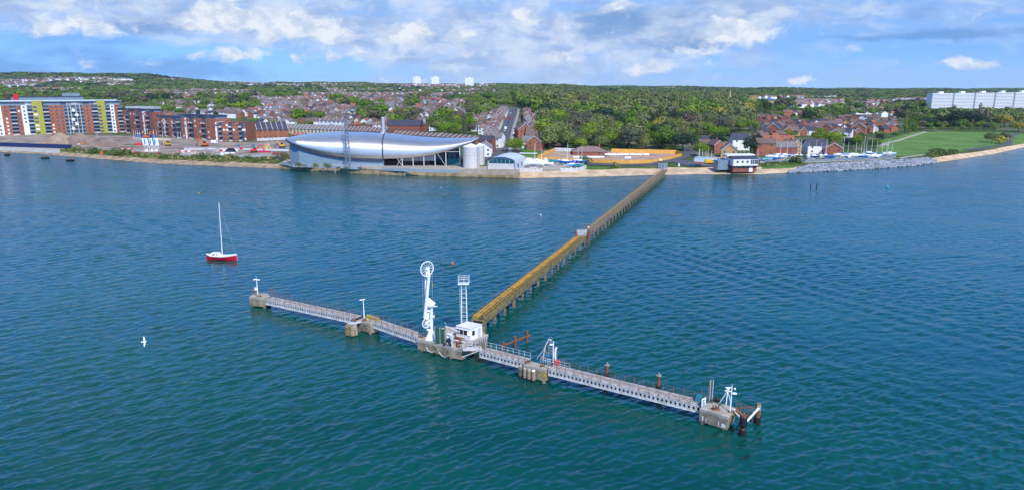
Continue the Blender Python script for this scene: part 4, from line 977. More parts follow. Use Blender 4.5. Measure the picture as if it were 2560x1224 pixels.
# quay and its deck
SH2 = [(x, y) for x, y in SHORE if 700 <= x <= 1300]
fr = [W(x, y-.3, 0) for x, y in SH2]; qz = 2.75
fr = [Vector((p.x, p.y-.6, 0)) for p in fr]
bk = [Vector((p.x*1.03, p.y+26, 0)) for p in reversed(fr)]
t = empty('quay', fr[3], 'long stained concrete quay in front of the metal-roofed works', 'quay')
M_quay = mat('quay_concrete', (.42, .33, .20), .9, scale=.25, col2=(.24, .17, .09))
poly = fr+bk; n = len(fr)
b = MB()
for i in range(n-1):
    a0, a1 = fr[i], fr[i+1]; c0, c1 = bk[n-1-i], bk[n-2-i]
    b.hexa([(a0.x, a0.y, -2), (a1.x, a1.y, -2), (c1.x, c1.y, -2), (c0.x, c0.y, -2)], [(a0.x, a0.y, qz-.3), (a1.x, a1.y, qz-.3), (c1.x, c1.y, qz-.3), (c0.x, c0.y, qz-.3)])
b.build('quay_wall', M_quay, t)
b = MB()
for i in range(n-1):
    a0, a1 = fr[i]+Vector((0, -.25, 0)), fr[i+1]+Vector((0, -.25, 0)); c0, c1 = bk[n-1-i], bk[n-2-i]
    b.hexa([(a0.x, a0.y, qz-.3), (a1.x, a1.y, qz-.3), (c1.x, c1.y, qz-.3), (c0.x, c0.y, qz-.3)], [(a0.x, a0.y, qz), (a1.x, a1.y, qz), (c1.x, c1.y, qz), (c0.x, c0.y, qz)])
b.build('quay_deck', M_concl, t)
def Q(px, py): return W(px, py, qz)
# flood wall on the quay: blue-grey palisade over part, concrete near the tank end
def wallrun(name, pts, z0, h, th, m, label, cat, group=None, zf=None, parent=None):
    P = [W(a, b, z0) if zf is None else G(a, b) for a, b in pts]
    b = MB()
    for p0, p1 in zip(P, P[1:]):
        L, ln = frame(p0, p1); nseg = max(1, int(ln/8))
        for k in range(nseg):
            x0, x1 = ln*k/nseg, ln*(k+1)/nseg
            za = p0.z+(p1.z-p0.z)*k/nseg; zb = p0.z+(p1.z-p0.z)*(k+1)/nseg
            b.hexa([L(x0, 0, za-.5), L(x1, 0, zb-.5), L(x1, -th, zb-.5), L(x0, -th, za-.5)], [L(x0, 0, za+h), L(x1, 0, zb+h), L(x1, -th, zb+h), L(x0, -th, za+h)])
    o = b.build(name, m, parent, loc=P[0])
    if parent is None: tag(o, label, cat, group)
    return o, P
wallrun('flood_wall', [(1148, 434), (1225, 434.5), (1296, 435)], qz, 2.3, .35, mat('flood_wall_concrete', (.40, .33, .25), .9, scale=.3), 'concrete flood wall at the quay edge below the tank and the barrel-roofed pavilion', 'wall')
wallrun('palisade_fence', [(955, 424), (1040, 428), (1150, 431)], qz, 1.2, .12, M_palis, 'pale blue palisade fence along the open side of the works', 'fence')
wallrun('palisade_fence', [(703, 410), (770, 417), (860, 421), (900, 422)], qz, 1.0, .12, M_palis, 'pale blue fence along the blank wall side of the works', 'fence')
for k, px in enumerate((810, 838, 905, 925, 945, 967, 1000, 1012)):
    p = W(px, interp(SHORE, px)+2.2, 0); pl2 = MB().tube((p.x, p.y, -1), (p.x, p.y, 1.9), .3, .26, n=7).tube((p.x-1.2, p.y-.2, 1.2), (p.x+1.2, p.y-.2, 1.2), .15, n=5).build('quay_pile', M_timber, loc=p)
    tag(pl2, ordw(k+1)+' old timber pile against the quay, counted from the rough grass end', 'pile', 'old piles along the quay')

# ---- the metal-roofed works
wk = empty('treatment_works', Q(940, 418), 'long works hall under a curved shining metal roof shaped like a fish', 'works')
Yf = Q(940, 417).y
def zat(py, Y): return ztop(Y, py)
xa = [(718, 346.5, 345.5), (723, 352, 343.5), (735, 360, 340.5), (760, 371, 335), (800, 382, 331.5), (850, 391.5, 329.5), (900, 395.5, 330), (957, 397.5, 333.5), (1000, 396.5, 338), (1040, 393.5, 341.5), (1080, 388, 344.3), (1110, 380.5, 345.6), (1140, 371.5, 346), (1165, 361.5, 346), (1182, 354.5, 345.3), (1197, 346.5, 344)]
def shell_rows(xs_, px0, px1, yadd=0., n=20):
    rows = []
    for px in xs_:
        lo = interp([(a, b) for a, b, c in xa], px); hi = interp([(a, c) for a, b, c in xa], px)
        span = lo-hi; D_ = 24*min(1, (span/50))**.6+1.5         # depth of the roof behind its front edge
        if px > 1080: D_ = max(D_, 20*(1-max(0, (px-1120)/78)**1.6*.97))
        F0 = Yf + (6 if px < 740 else 0)*(740-px)/22.
        zl = zat(lo, F0+2); zu = zat(hi, F0+D_)
        row = []
        X = (px-1280)/F*(F0*math.cos(TH)+43*math.sin(TH))
        for j in range(n):
            f = math.sin(math.pi/2*j/(n-1)); zz = zl+(zu-zl)*f
            y = F0+D_*(1-math.sqrt(max(0, 1-f**4.6)))+(.9*(1-f/.14)**2*min(1, span/30) if f < .14 else 0)
            row.append(((X*(y/F0)*.6+X*.4), y+yadd, zz))
        # back slope
        xb = row[-1][0]; row.append((xb, row[-1][1]+D_*.6, zu-1.2)); row.append((xb, row[-1][1]+D_*.4, max(zl, zu-6)))
        rows.append(row)
    return rows
M_shell = mat('brushed_aluminium', (.78, .74, .70), .47, 1.0, var=.04, scale=.2)
xsA = list(np.linspace(718, 958, 34)); xsB = list(np.linspace(958, 1197, 34))
rA = shell_rows(xsA, 718, 958); rB = shell_rows(xsB, 958, 1197)
MB().grid(rA).build('roof_shell', M_shell, wk, smooth=True)
MB().grid([[(x, y, z+.12) for x, y, z in r] for r in rB]).build('roof_shell', M_shell, wk, smooth=True)
jr = shell_rows([956.5, 958, 959.5], 0, 0)
MB().grid([[(x, y-.35, z+.35) for x, y, z in r] for r in jr]).build('roof_joint', M_slate, wk, smooth=True)
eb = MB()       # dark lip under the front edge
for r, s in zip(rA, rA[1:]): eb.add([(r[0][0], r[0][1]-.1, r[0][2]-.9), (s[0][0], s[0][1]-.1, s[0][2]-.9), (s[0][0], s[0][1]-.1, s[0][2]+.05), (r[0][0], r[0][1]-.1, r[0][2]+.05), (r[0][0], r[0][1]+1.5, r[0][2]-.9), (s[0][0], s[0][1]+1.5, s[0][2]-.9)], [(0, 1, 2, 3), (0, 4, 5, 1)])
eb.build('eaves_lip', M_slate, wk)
# blank front wall (left part) rising to the roof edge
wx = [q for q in xsA if q >= 724]
fw = MB(); top = []; bot = []
for r, px in zip(rA, xsA):
    if px < 722: continue
    X = r[0][0]; top.append((X, Yf+2.2 if px > 745 else Yf+2.2+(745-px)*.2, r[0][2]+.3)); bot.append((X, top[-1][1], 2.))
e0 = (top[0][0]-.3, top[0][1]+28, top[0][2]); 
fw.grid([[(e0[0], e0[1], 2.)]+bot, [e0]+top]); fw.build('front_wall', M_bgr, wk)
pl_ = MB(); pl_.box((top[1][0], Yf+1.9, 2.2), (top[-1][0], Yf+2.15, 3.9)); pl_.build('plinth', M_palis, wk)
for px in (735, 940):
    p = Q(px, 405); MB().box((p.x-.8, Yf+1.6, 6.2), (p.x+.8, Yf+1.95, 7.4)).build('vent', M_slate, wk)
# interior body behind the open side
Xr = lambda px, Y: (px-1280)/F*(Y*math.cos(TH)+42*math.sin(TH))
MB().box((Xr(957, Yf+3), Yf+3, 2), (Xr(957, Yf+3)+.5, Yf+28, zat(396, Yf+3))).build('cross_wall', M_gblue, wk)
MB().box((Xr(958, Yf+17), Yf+17, 2), (Xr(1150, Yf+17), Yf+18, 11.5)).build('rear_wall', mat('dark_cladding', (.10, .13, .16), .6, var=.1, scale=.3), wk)
MB().box((Xr(960, Yf+9), Yf+9, 2), (Xr(1075, Yf+9), Yf+16, 5.2)).build('machinery_base', mat('machine_rust', (.15, .06, .05), .8, scale=.6), wk)
MB().box((Xr(1000, Yf+8), Yf+8, 5.2), (Xr(1088, Yf+8), Yf+16, 9.3)).build('inner_tank', M_galv, wk)
MB().box((Xr(1118, Yf+10), Yf+10, 2.5), (Xr(1149, Yf+10), Yf+16, 6.5)).build('teal_tank', mat('teal_tank_paint', (.02, .23, .25), .5), wk)
for k, px in enumerate((1006, 1033, 1060, 1088, 1115, 1150)):
    X = Xr(px, Yf+1); zt_ = zat(interp([(a, b) for a, b, c in xa], px), Yf+1)-.2
    MB().box((X-.24, Yf+.8, 2.2), (X+.24, Yf+1.3, zt_)).build('column', M_lgrey, wk)
for (p0, p1) in (((1006, 2.6), (990, 8.5)), ((1115, 2.6), (1089, 12.)), ((990, 2.6), (1003, 7.))):
    MB().tube((Xr(p0[0], Yf+1), Yf+1.1, p0[1]), (Xr(p1[0], Yf+1), Yf+1.1, p1[1]), .13, n=6).build('brace', M_lgrey, wk)
MB().box((Xr(1089, Yf+1), Yf+.9, 11.), (Xr(1150, Yf+1), Yf+1.2, 11.25)).build('cross_beam', M_lgrey, wk)
for k, (px, z0, z1) in enumerate(((1095, 6, 10.4), (1106, 6, 10.4), (1126, 7, 13), (1137, 7, 13))):
    X = Xr(px, Yf+12); MB().box((X-1.1, Yf+9.6, z0), (X+1.1, Yf+9.8, z1)).build('window', M_win, wk)
# stack
p = Vector((Xr(961.5, Yf+26), Yf+26, 0)); zt_ = zat(293, Yf+26)
t = empty('chimney_stack', (p.x, p.y, 16), 'plain silver chimney stack rising over the joint of the metal roof', 'chimney')
MB().tube((p.x, p.y, 14), (p.x, p.y, zt_), 1.0, n=16).build('flue', M_galv, t); MB().tube((p.x, p.y, zt_-.8), (p.x, p.y, zt_), 1.08, n=16).build('collar', M_lgrey, t)
MB().box((p.x-1.6, p.y-1.6, 18), (p.x+1.6, p.y+1.6, zat(333, Yf+26)+.2)).build('base', M_white, t)
# lattice mast
p = Q(871, 421); zt_ = zat(291, p.y); t = empty('lattice_mast', p, 'tall grey lattice mast with aerials before the metal roof', 'mast')
def lat(b0, zt, s0, s1, n, m, t, r=.12, rb=.06):
    cr = [(-1, -1), (1, -1), (1, 1), (-1, 1)]
    for a, b in cr: MB().tube((b0.x+a*s0, b0.y+b*s0, b0.z), (b0.x+a*s1, b0.y+b*s1, zt), r, n=5).build('leg', m, t)
    bb = MB()
    for k in range(n):
        f0, f1 = k/n, (k+1)/n; z0 = b0.z+(zt-b0.z)*f0; z1 = b0.z+(zt-b0.z)*f1; q0 = s0+(s1-s0)*f0; q1 = s0+(s1-s0)*f1
        for i in range(4):
            a, b = cr[i], cr[(i+1) % 4]
            bb.tube((b0.x+a[0]*q0, b0.y+a[1]*q0, z0), (b0.x+b[0]*q1, b0.y+b[1]*q1, z1), rb, n=4); bb.tube((b0.x+b[0]*q0, b0.y+b[1]*q0, z0), (b0.x+a[0]*q1, b0.y+a[1]*q1, z1), rb, n=4)
    bb.build('bracing', m, t)
M_mast = mat('mast_grey', (.24, .28, .34), .5, .3)
lat(p, zt_, 1.35, .55, 14, M_mast, t, .16, .09)
MB().box((p.x-1.6, p.y-1.2, zt_-.1), (p.x+1.6, p.y+1.2, zt_+.2)).build('top_platform', M_mast, t)
for dx in (-.9, 0, .9): MB().tube((p.x+dx, p.y, zt_), (p.x+dx, p.y, zt_+2.8), .06).build('aerial', M_mast, t)
MB().tube((p.x-2, p.y-1.5, 20.5), (p.x-1.5, p.y-1.9, 20.5), .6, .75, n=12).build('dish', M_mast, t)
MB().box((p.x-4.5, p.y-.5, qz), (p.x+7, p.y+2, 4.6)).build('cabin', M_palis, t)
# storage tanks
def tank(px, py, wpx, ytop, label, h2=1.6):
    p = Q(px, py); r = wpx/2/F*(p.y); p.y += r; zt_ = zat(ytop, p.y-r*.3)
    t = empty('storage_tank', p, label, 'tank', 'white storage tanks beside the works')
    MB().tube((p.x, p.y, qz-.1), (p.x, p.y, zt_), r, n=40).build('shell', mat('tank_white', (.58, .56, .54), .5, var=.05, scale=.2), t, smooth=False)
    MB().tube((p.x, p.y, zt_), (p.x, p.y, zt_+h2), r*1.01, .3, n=40).build('roof', M_white, t)
    for f in (.62, .77, .9): MB().ring((p.x, p.y, qz+(zt_-qz)*f), r*1.005, .10, (0, 0, 1), 40, 5).build('hoop', M_galv, t)
    MB().box((p.x+r*.8, p.y-r*.75, qz), (p.x+r*.8+.6, p.y-r*.75+.5, zt_)).build('ladder_cage', M_galv, t)
tank(1177, 421.5, 42, 367, 'big white cylindrical storage tank with a conical roof, the front one')
tank(1200, 413, 22, 364, 'white storage tank half hidden behind the big one', 1.3)
# barrel pavilion
a = Q(1219, 427); b_ = Q(1288, 429)
L, ln = frame(a, b_); t = empty('pavilion', (a+b_)/2, 'small barrel-roofed grey pavilion with a band of teal glazing', 'building')
zt_ = zat(391, a.y); ze = zt_-1.5; dp = 24
def arch(x0, x1, y, n=14, rise=1.6, z0=None, inset=0.):
    pts = [(x0-.5+inset, qz), (x0+.1+inset, ze-1.0)]
    for k in range(n+1):
        f = k/n; pts.append((x0+.4+inset+(x1-x0-.8-2*inset)*f, ze-.2+rise*math.sin(math.pi*f)**.8-inset))
    return pts+[(x1-.1-inset, ze-1.0), (x1+.5-inset, qz)]
ou = arch(0, ln, 0); rows = [[L(x, y, z) for x, z in ou] for y in (.8, 0, -dp)]
MB().grid(rows).build('barrel_roof', mat('pale_roof_metal', (.66, .69, .73), .45, .3, var=.05), t)
pf = [L(x, 0.0, z) for x, z in arch(0, ln, 0, inset=.4)]; MB().add(pf, [tuple(range(len(pf)))]).build('front_wall', mat('grey_panels', (.58, .56, .54), .6, var=.06, scale=.3), t)
pf = [L(x, -dp+.1, z) for x, z in arch(0, ln, 0, inset=.4)]; MB().add(pf, [tuple(range(len(pf)))[::-1]]).build('rear_wall', M_lgrey, t)
zz0 = zat(408, a.y); b2_ = MB(); pts = [(.9, zz0), (ln-.9, zz0)]+[(ln-.9-(ln-1.8)*k/8, ze-.9+1.4*math.sin(math.pi*k/8)**.8) for k in range(9)]
MB().add([L(x, .08, z) for x, z in pts]+[L(x, .02, z) for x, z in pts], [tuple(range(len(pts)))]+[(i, (i+1) % len(pts), len(pts)+(i+1) % len(pts), len(pts)+i) for i in range(len(pts))]).build('glazing', mat('teal_glass', (.01, .085, .11), .15, var=.1, scale=.2, spec=.7), t)
for f in (.2, .35, .5, .65, .8): MB().box((ln*f-.06, .08, zz0), (ln*f+.06, .14, ze-.1), L).build('mullion', M_lgrey, t)
for y in (-5, -14): MB().box((ln+.15, y-1.2, 4.5), (ln+.6, y+.4, 6.5), L).build('window', M_win, t)
MB().box((ln-3, -dp-1, ze+1.3), (ln+7, -dp+2, ze+1.5), L).build('roof_fin', M_white, t)

# ------------------------------------------------------------------ apartment blocks
def facade(t, L, ln, z0, z1, cols, floors, proud=.08):
    """cols: (x centre as fraction, width m, kind); each window its own part up to a hundred"""
    pass
def flats(label, pa, pb, zb, zt, depth, spec, floors, group, roofm=M_roofg, penthouse=True, name='apartment_block', setback=4, ph=3.2, base=None, rise=None):
    L, ln = frame(pa, pb); pm = (Vector(pa)+Vector(pb))/2; pm.z = zb
    t = empty(name, pm, label, 'apartments', group)
    fh = (zt-zb)/floors; nw = 0; spill = MB()
    for (f0, f1, m, kind, up) in spec:
        x0, x1 = ln*f0, ln*f1; out = {'bay': .0, 'stair': 1.3, 'white': .25, 'balc': -.6, 'glass': -.3, 'brick': 0}.get(kind, 0)
        MB().box((x0, -depth, zb-1), (x1, out, zt+up), L).build({'stair': 'stair_tower', 'white': 'white_bay', 'balc': 'balcony_bay', 'glass': 'glazed_bay'}.get(kind, 'wall'), m, t)
        w = x1-x0
        if kind in ('brick', 'white', 'stair'):
            nc = max(1, int(w/3.6)) if kind == 'brick' else 1
            for c in range(nc):
                for k in range(floors):
                    xc = x0+w*(c+.5)/nc if kind != 'stair' else x0+w*.25
                    ww = .75 if kind != 'stair' else 1.5
                    zc = zb+fh*(k+.5); bx = ((xc-ww, out+.01, zc-.75), (xc+ww, out+.06, zc+.8))
                    if nw < 99: MB().box(*bx, L).build('window', M_win if rnd.random() < .75 else M_rend, t); nw += 1
                    else: spill.box(*bx, L)
        else:
            for k in range(floors):
                z = zb+fh*k
                if kind == 'balc':
                    o = MB().box((x0+.1, out, z+.1), (x1-.1, out+1.9, z+.28), L).box((x0+.1, out+1.84, z+.28), (x1-.1, out+1.9, z+1.2), L).build('balcony', M_gblue if k % 3 else M_lgrey, t)
                    spill.box((x0+.4, out+.01, z+.3), (x1-.4, out+.05, z+fh-.5), L)
                else:
                    MB().box((x0, out, z), (x1, out+1.2, z+.2), L).box((x0, out+1.15, z+.2), (x1, out+1.2, z+1.1), L).build('balcony', M_gblue, t)
                    spill.box((x0+.3, out+.01, z+.3), (x1-.3, out+.05, z+fh-.3), L)
    if spill.v: o = spill.build('windows', M_win, t); o['kind'] = 'stuff'
    if penthouse:
        MB().box((1, -depth+2, zt), (ln-1, -2.2, zt+ph), L).build('penthouse_wall', M_gblue, t)
        for k in range(int(ln/9)):
            if rnd.random() < .75: MB().box((k*9+2, -2.2, zt+.4), (k*9+7, -2.12, zt+ph-.4), L).build('penthouse_window', M_win if k % 2 else M_lgrey, t)
        MB().box((0, -depth+1, zt+ph), (ln, -.6, zt+ph+.45), L).build('roof', roofm, t)
    else: MB().box((.2, -depth+.3, zt-.1), (ln-.2, -.3, zt+.12), L).build('roof', roofm, t)
    return t, L, ln
ga = 'waterfront apartment buildings'
zb = 4.6
pa = W(-120, 343, zb); pb = W(312, 331, zb); zt_ = ztop((pa.y+pb.y)/2, 264)
def fx(px, a=None, b=None):     # fraction along the facade for a base pixel
    a = a or (-120); b = b or 312
    return (px-a)/(b-a)
cols = [(-120, -60, M_brick, 'brick', 0), (-60, -40, M_brick, 'balc', 0), (-40, -12, M_brick, 'brick', 0), (-12, 4, M_rend, 'white', 0), (4, 24, M_brick, 'brick', 0), (24, 40, M_slate, 'balc', 0), (40, 52, M_brick, 'brick', 0), (52, 66, M_rend, 'white', 0), (66, 80, M_gblue, 'balc', 0), (80, 105, M_lime, 'stair', 4.2),
        (105, 120, M_slate, 'balc', 0), (120, 158, M_brick, 'brick', 0), (158, 208, M_gblue, 'glass', 0), (208, 230, M_brick, 'brick', 0), (230, 246, M_slate, 'balc', 0), (246, 267, M_lime, 'stair', 4.2), (267, 280, M_gblue, 'balc', 0), (280, 291, M_rend, 'white', 0), (291, 299, M_brick, 'brick', 0), (299, 312, M_brick, 'balc', 0)]
spec = [(fx(a), fx(b), m, k, u) for a, b, m, k, u in cols]
T1, L1, ln1 = flats('long orange-brick apartment block with two lime green stair towers', pa, pb, zb, zt_, 16, spec, 8, ga)
for f in (fx(168), fx(176), fx(190), fx(200)): MB().tube(L1(ln1*f, 1.3, zb), L1(ln1*f, 1.3, zt_+2), .35, n=6).build('mullion_post', M_lgrey, T1)
for k in range(5): f = fx(176+(k%2)*9+k*1.5); MB().hexa([L1(ln1*f-1.6, 1.35, zb+4+k*4.2), L1(ln1*f+1.2, 1.35, zb+3.4+k*4.2), L1(ln1*f+1.2, 1.6, zb+3.4+k*4.2), L1(ln1*f-1.6, 1.6, zb+4+k*4.2)], [L1(ln1*f-.6, 1.35, zb+6.6+k*4.2), L1(ln1*f+1.6, 1.35, zb+5.4+k*4.2), L1(ln1*f+1.6, 1.6, zb+5.4+k*4.2), L1(ln1*f-.6, 1.6, zb+6.6+k*4.2)]).build('white_sail', M_white, T1)
MB().box((ln1*fx(30), -15, zt_+3.6), (ln1*fx(212), -6, zt_+7.6), L1).build('upper_storey', M_gblue, T1)
MB().box((ln1*fx(28), -16, zt_+7.6), (ln1*fx(214), -5.4, zt_+8.1), L1).build('upper_roof', M_slate, T1)
MB().box((ln1*fx(36), -6, zt_+3.4), (ln1*fx(48), -5, zt_+10), L1).build('red_panel', M_red, T1)
MB().box((ln1*fx(158), -12, zt_+8.1), (ln1*fx(204), -6, zt_+11), L1).build('plant_room', M_gblue, T1)
MB().box((ln1*fx(0), -5, zt_+3.7), (ln1*fx(300), -4.9, zt_+4.7), L1).build('roof_balustrade', M_bluew, T1)
# mid-rise brick blocks
mids = [((312, 333), (388, 338), 274, 5, 'mid-rise brick block joining the tall block, with recessed balconies', 10),
        ((390, 340), (442, 344), 292, 4, 'mid-rise brick block with cream balcony stack and thin white fins', 12),
        ((446, 346), (540, 352), 290, 4, 'mid-rise brick block with a dark projecting flat roof', 15),
        ((542, 354), (616, 354), 302, 4, 'brick corner block with a dark teal cladding strip at its end', 22)]
for i, (a, b, yt, fl, lab, dp_) in enumerate(mids):
    A = W(*a, 4.5); B = W(*b, 4.5); zt2 = ztop((A.y+B.y)/2, yt+6)
    n = 9; sp = []
    for k in range(n):
        kd = ['brick', 'balc', 'brick', 'brick', 'balc', 'brick', 'white', 'balc', 'brick'][(k+i*2) % n]
        mm = {'brick': M_brick if i != 0 else M_brickd, 'balc': M_slate, 'white': M_rend}[kd]
        w0 = k/n; w1 = (k+1)/n
        if kd == 'white': w1 = w0+.04; sp.append((w1, (k+1)/n, M_brick, 'brick', 0))
        if i == 3 and k == 8: sp.append((w0+.01, w0+.06, mat('dark_teal_cladding', (.02, .09, .14), .5), 'white', 0)); mm = M_brick; kd = 'brick'; w0 += .06
        sp.append((w0, w1, mm, kd, 0.6 if (k % 3 == 0) else 0))
    flats(lab, A, B, 4.5, zt2, dp_, sp, fl, ga, roofm=M_slate, ph=2.4, penthouse=i != 3)
# brick terrace with dark slate roofs at the end of the blocks
def terrace(label, pa, pb, z, eave, ridge, depth, nb, wm, rm, name='terrace', verge=M_lgrey, cat='terrace', group=None, win=True, front=True, sawtooth=False):
    L, ln = frame(pa, pb); t = empty(name, ((pa[0]+pb[0])/2, (pa[1]+pb[1])/2, z), label, cat, group)
    MB().box((0, -depth, z-2), (ln, 0, z+eave), L).build('wall', wm, t)
    r = MB(); ov = .4
    r.hexa([L(-.2, ov, z+eave), L(ln+.2, ov, z+eave), L(ln+.2, -depth-ov, z+eave), L(-.2, -depth-ov, z+eave)], [L(-.2, -depth/2+.05, z+ridge), L(ln+.2, -depth/2+.05, z+ridge), L(ln+.2, -depth/2-.05, z+ridge), L(-.2, -depth/2-.05, z+ridge)])
    r.build('roof', rm, t)
    for k in range(nb+1):
        x = ln*k/nb; v = MB(); v.hexa([L(x-.16, ov+.05, z+eave+.12), L(x+.16, ov+.05, z+eave+.12), L(x+.16, -depth/2, z+ridge+.12), L(x-.16, -depth/2, z+ridge+.12)], [L(x-.16, ov+.05, z+eave+.35), L(x+.16, ov+.05, z+eave+.35), L(x+.16, -depth/2, z+ridge+.38), L(x-.16, -depth/2, z+ridge+.38)])
        v.build('party_wall_coping', verge, t)
    if win:
        for k in range(nb):
            for zz in ((eave-1.9,) if eave < 4 else (1.2, eave-1.9)):
                MB().box((ln*(k+.35)/nb, 0.01, z+zz), (ln*(k+.65)/nb, .07, z+zz+1.3), L).build('window', M_win, t)
    return t, L, ln
A = W(617, 350, 4.5); B = W(722, 346, 4.5)
terrace('new brick terrace with four bays of almost black slate roof', A, B, 4.5, 7.5, 14, 12, 8, M_brick, M_slate)

# ------------------------------------------------------------------ far tower blocks
def tower(pl, pr, ytop, ybase, Y, dep, label, nfl, ncol, group, segs=1):
    t0 = atY(pl, ybase, Y); A = Vector((t0.x, Y, 0)); t1 = atY(pr, ybase, Y); B = Vector((t1.x, Y, 0)); zt = ztop(Y, ytop); z0 = zg(A.x, Y)-2
    L, ln = frame(A, B); t = empty('tower_block', ((A.x+B.x)/2, Y, z0), label, 'tower block', group)
    MB().box((0, -dep, z0), (ln, 0, zt), L).build('wall', mat('tower_white', (.78, .78, .77), .7, var=.03), t)
    MB().box((ln*.4, -dep*.7, zt), (ln*.6, -dep*.3, zt+3), L).build('plant_room', M_white, t)
    w = MB(); fh = (zt-max(z0+2, 0))/nfl
    for i in range(ncol):
        for k in range(nfl):
            x = ln*(i+.5)/ncol; z = zt-fh*(k+.6); w.box((x-ln/ncol*(.36 if nfl > 12 else .12), .02, z-fh*.24), (x+ln/ncol*(.36 if nfl > 12 else .12), .1, z+fh*.16), L)
    o = w.build('windows', mat('far_window', (.07, .09, .13), .4, var=0), t); o['kind'] = 'stuff'
    return t
gt = 'three white towers on the horizon'
tower(1034, 1052, 192.5, 208, 3150, 18, 'white square tower on the skyline, first of three from the lattice mast side', 12, 5, gt)
tower(1079, 1098, 193, 208, 3150, 18, 'white square tower on the skyline, middle one of the three', 12, 5, gt)
tower(1163, 1184, 195.5, 210, 3150, 18, 'white square tower on the skyline, standing apart from the other two', 12, 5, gt)
gw = 'white slab blocks beyond the field'
pb_ = [(2326, 2377), (2381, 2430), (2434, 2480), (2484, 2528), (2532, 2580), (2584, 2640)]
names = ['end slab nearest the trees', 'second slab from the tree end', 'third slab from the tree end', 'fourth slab from the tree end', 'fifth slab from the tree end', 'last slab, cut by the picture edge']
for k, (a, b) in enumerate(pb_): tower(a, b, 234-k*.7, 282, 1180+k*10, 16, 'long white many-windowed block, '+names[k]+' beyond the field', 13, 12, gw)
# church spire, yellow flats far off, long low hall
p = atY(1823, 262, 1250); z0 = zg(p.x, 1250)-1; t = empty('church', (p.x, 1250, z0), 'distant church with a thin stone spire among trees', 'church')
MB().box((p.x-3, 1247, z0), (p.x+3, 1253, ztop(1250, 245))).build('tower', M_cream, t); MB().tube((p.x, 1250, ztop(1250, 245)), (p.x, 1250, ztop(1250, 224)), 3.2, .1, n=8).build('spire', M_buff, t)
MB().box((p.x+3, 1248, z0), (p.x+22, 1256, z0+8)).build('nave', M_cream, t)
def slab(px0, px1, py, h, dep, wm, rm, label, name='building', cat='building', win=5, group=None, flh=1, gable=False, Y=None):
    A = G(px0, py); B = G(px1, py)
    if A is None or B is None: return
    z = min(A.z, B.z); L, ln = frame(A, B); t = empty(name, ((A.x+B.x)/2, (A.y+B.y)/2, z), label, cat, group)
    MB().box((0, -dep, z-2), (ln, 0, z+h), L).build('wall', wm, t)
    if gable: MB().hexa([L(-.4, .4, z+h), L(ln+.4, .4, z+h), L(ln+.4, -dep-.4, z+h), L(-.4, -dep-.4, z+h)], [L(-.2, -dep/2+.1, z+h+gable), L(ln+.2, -dep/2+.1, z+h+gable), L(ln+.2, -dep/2-.1, z+h+gable), L(-.2, -dep/2-.1, z+h+gable)]).build('roof', rm, t)
    else: MB().box((-.3, -dep-.3, z+h), (ln+.3, .3, z+h+.4), L).build('roof', rm, t)
    for k in range(win):
        for f in range(flh): MB().box((ln*(k+.3)/win, .01, z+1+f*3), (ln*(k+.7)/win, .06, z+2.4+f*3), L).build('window', M_win, t)
    return t
slab(1868, 1895, 254, 13, 10, mat('ochre_render', (.55, .36, .12), .8), M_greyt, 'distant ochre-yellow flats with a flat grey roof', win=4, flh=4)
slab(1908, 1935, 263, 8, 14, M_buff, mat('blue_roof', (.07, .10, .25), .6), 'distant school building with a bright blue roof', win=4, gable=4)
slab(967, 1050, 330, 5.5, 12, M_brickd, M_slate, 'long low brick hall with one plain dark roof', 'hall', 'hall', 8, gable=5)
slab(935, 985, 283, 8, 12, M_greyt, M_greyt, 'grey stone church nave with a steep slate roof among trees', 'chapel', 'church', 4, gable=6)
slab(314, 386, 277, 6, 20, M_lgrey, mat('pale_sheet_roof', (.50, .58, .66), .5), 'low shed with a pale blue roof behind the tall brick block', 'shed', 'shed', 0)
slab(355, 440, 291, 7, 14, M_gblue, mat('pale_sheet_roof2', (.30, .38, .45), .5), 'blue-grey flat-roofed shed behind the mid-rise blocks', 'shed', 'shed', 0)
slab(20, 78, 219, 8, 30, M_rend, M_lgrey, 'distant long low white factory beyond the tall block', 'factory', 'factory', 0)
slab(1190, 1215, 213, 8, 40, M_rend, M_lgrey, 'distant low white hospital wing beside the third skyline tower', 'factory', 'building', 0)
slab(985, 1030, 211, 8, 40, M_rend, M_lgrey, 'distant low white buildings beside the first skyline tower', 'factory', 'building', 0)
slab(1040, 1062, 212.5, 7, 40, M_rend, M_greyt, 'distant low pale block at the foot of the skyline towers', 'factory', 'building', 0)
slab(2040, 2090, 247, 9, 20, M_rend, M_slate, 'distant white flat-topped school above the estate', 'school', 'school', 6, flh=2)

# ------------------------------------------------------------------ sailing club, boat shed, garage hut
A = W(1832, 425, 2.6); B = W(1894, 424, 2.6); L, ln = frame(A, B); t = empty('sailing_club', (A+B)/2, 'two-storey club house with white upper floor over brick at the water edge', 'club house')
z0 = 2.2; zm = zat(415, A.y); zt_ = zat(398, A.y)
MB().box((.4, -9, z0-1), (ln*.68, -.8, zm), L).build('brick_base', M_brickd, t); MB().box((ln*.68, -9, z0-1), (ln*.82, -.7, zm), L).build('garage_door', M_white, t); MB().box((ln*.82, -9, z0-1), (ln-.3, -.8, zm), L).build('brick_base', M_brickd, t)
MB().box((0, -9.5, zm), (ln, 0, zt_), L).build('upper_floor', M_rend, t); MB().box((-.6, -10, zm-.35), (ln+1, .4, zm), L).build('balcony_edge', M_brown, t)
MB().hexa([L(-.4, .3, zt_), L(ln+.3, .3, zt_), L(ln+.3, -5, zt_), L(-.4, -5, zt_)], [L(-.4, .3, zt_+.15), L(ln+.3, .3, zt_+.15), L(ln+.3, -5, zt_+1.3), L(-.4, -5, zt_+1.3)]).build('roof', M_slate, t)
MB().box((-1.5, -11, zt_+1.3), (ln+.5, -5, zt_+1.9), L).build('upper_roof', M_white, t)
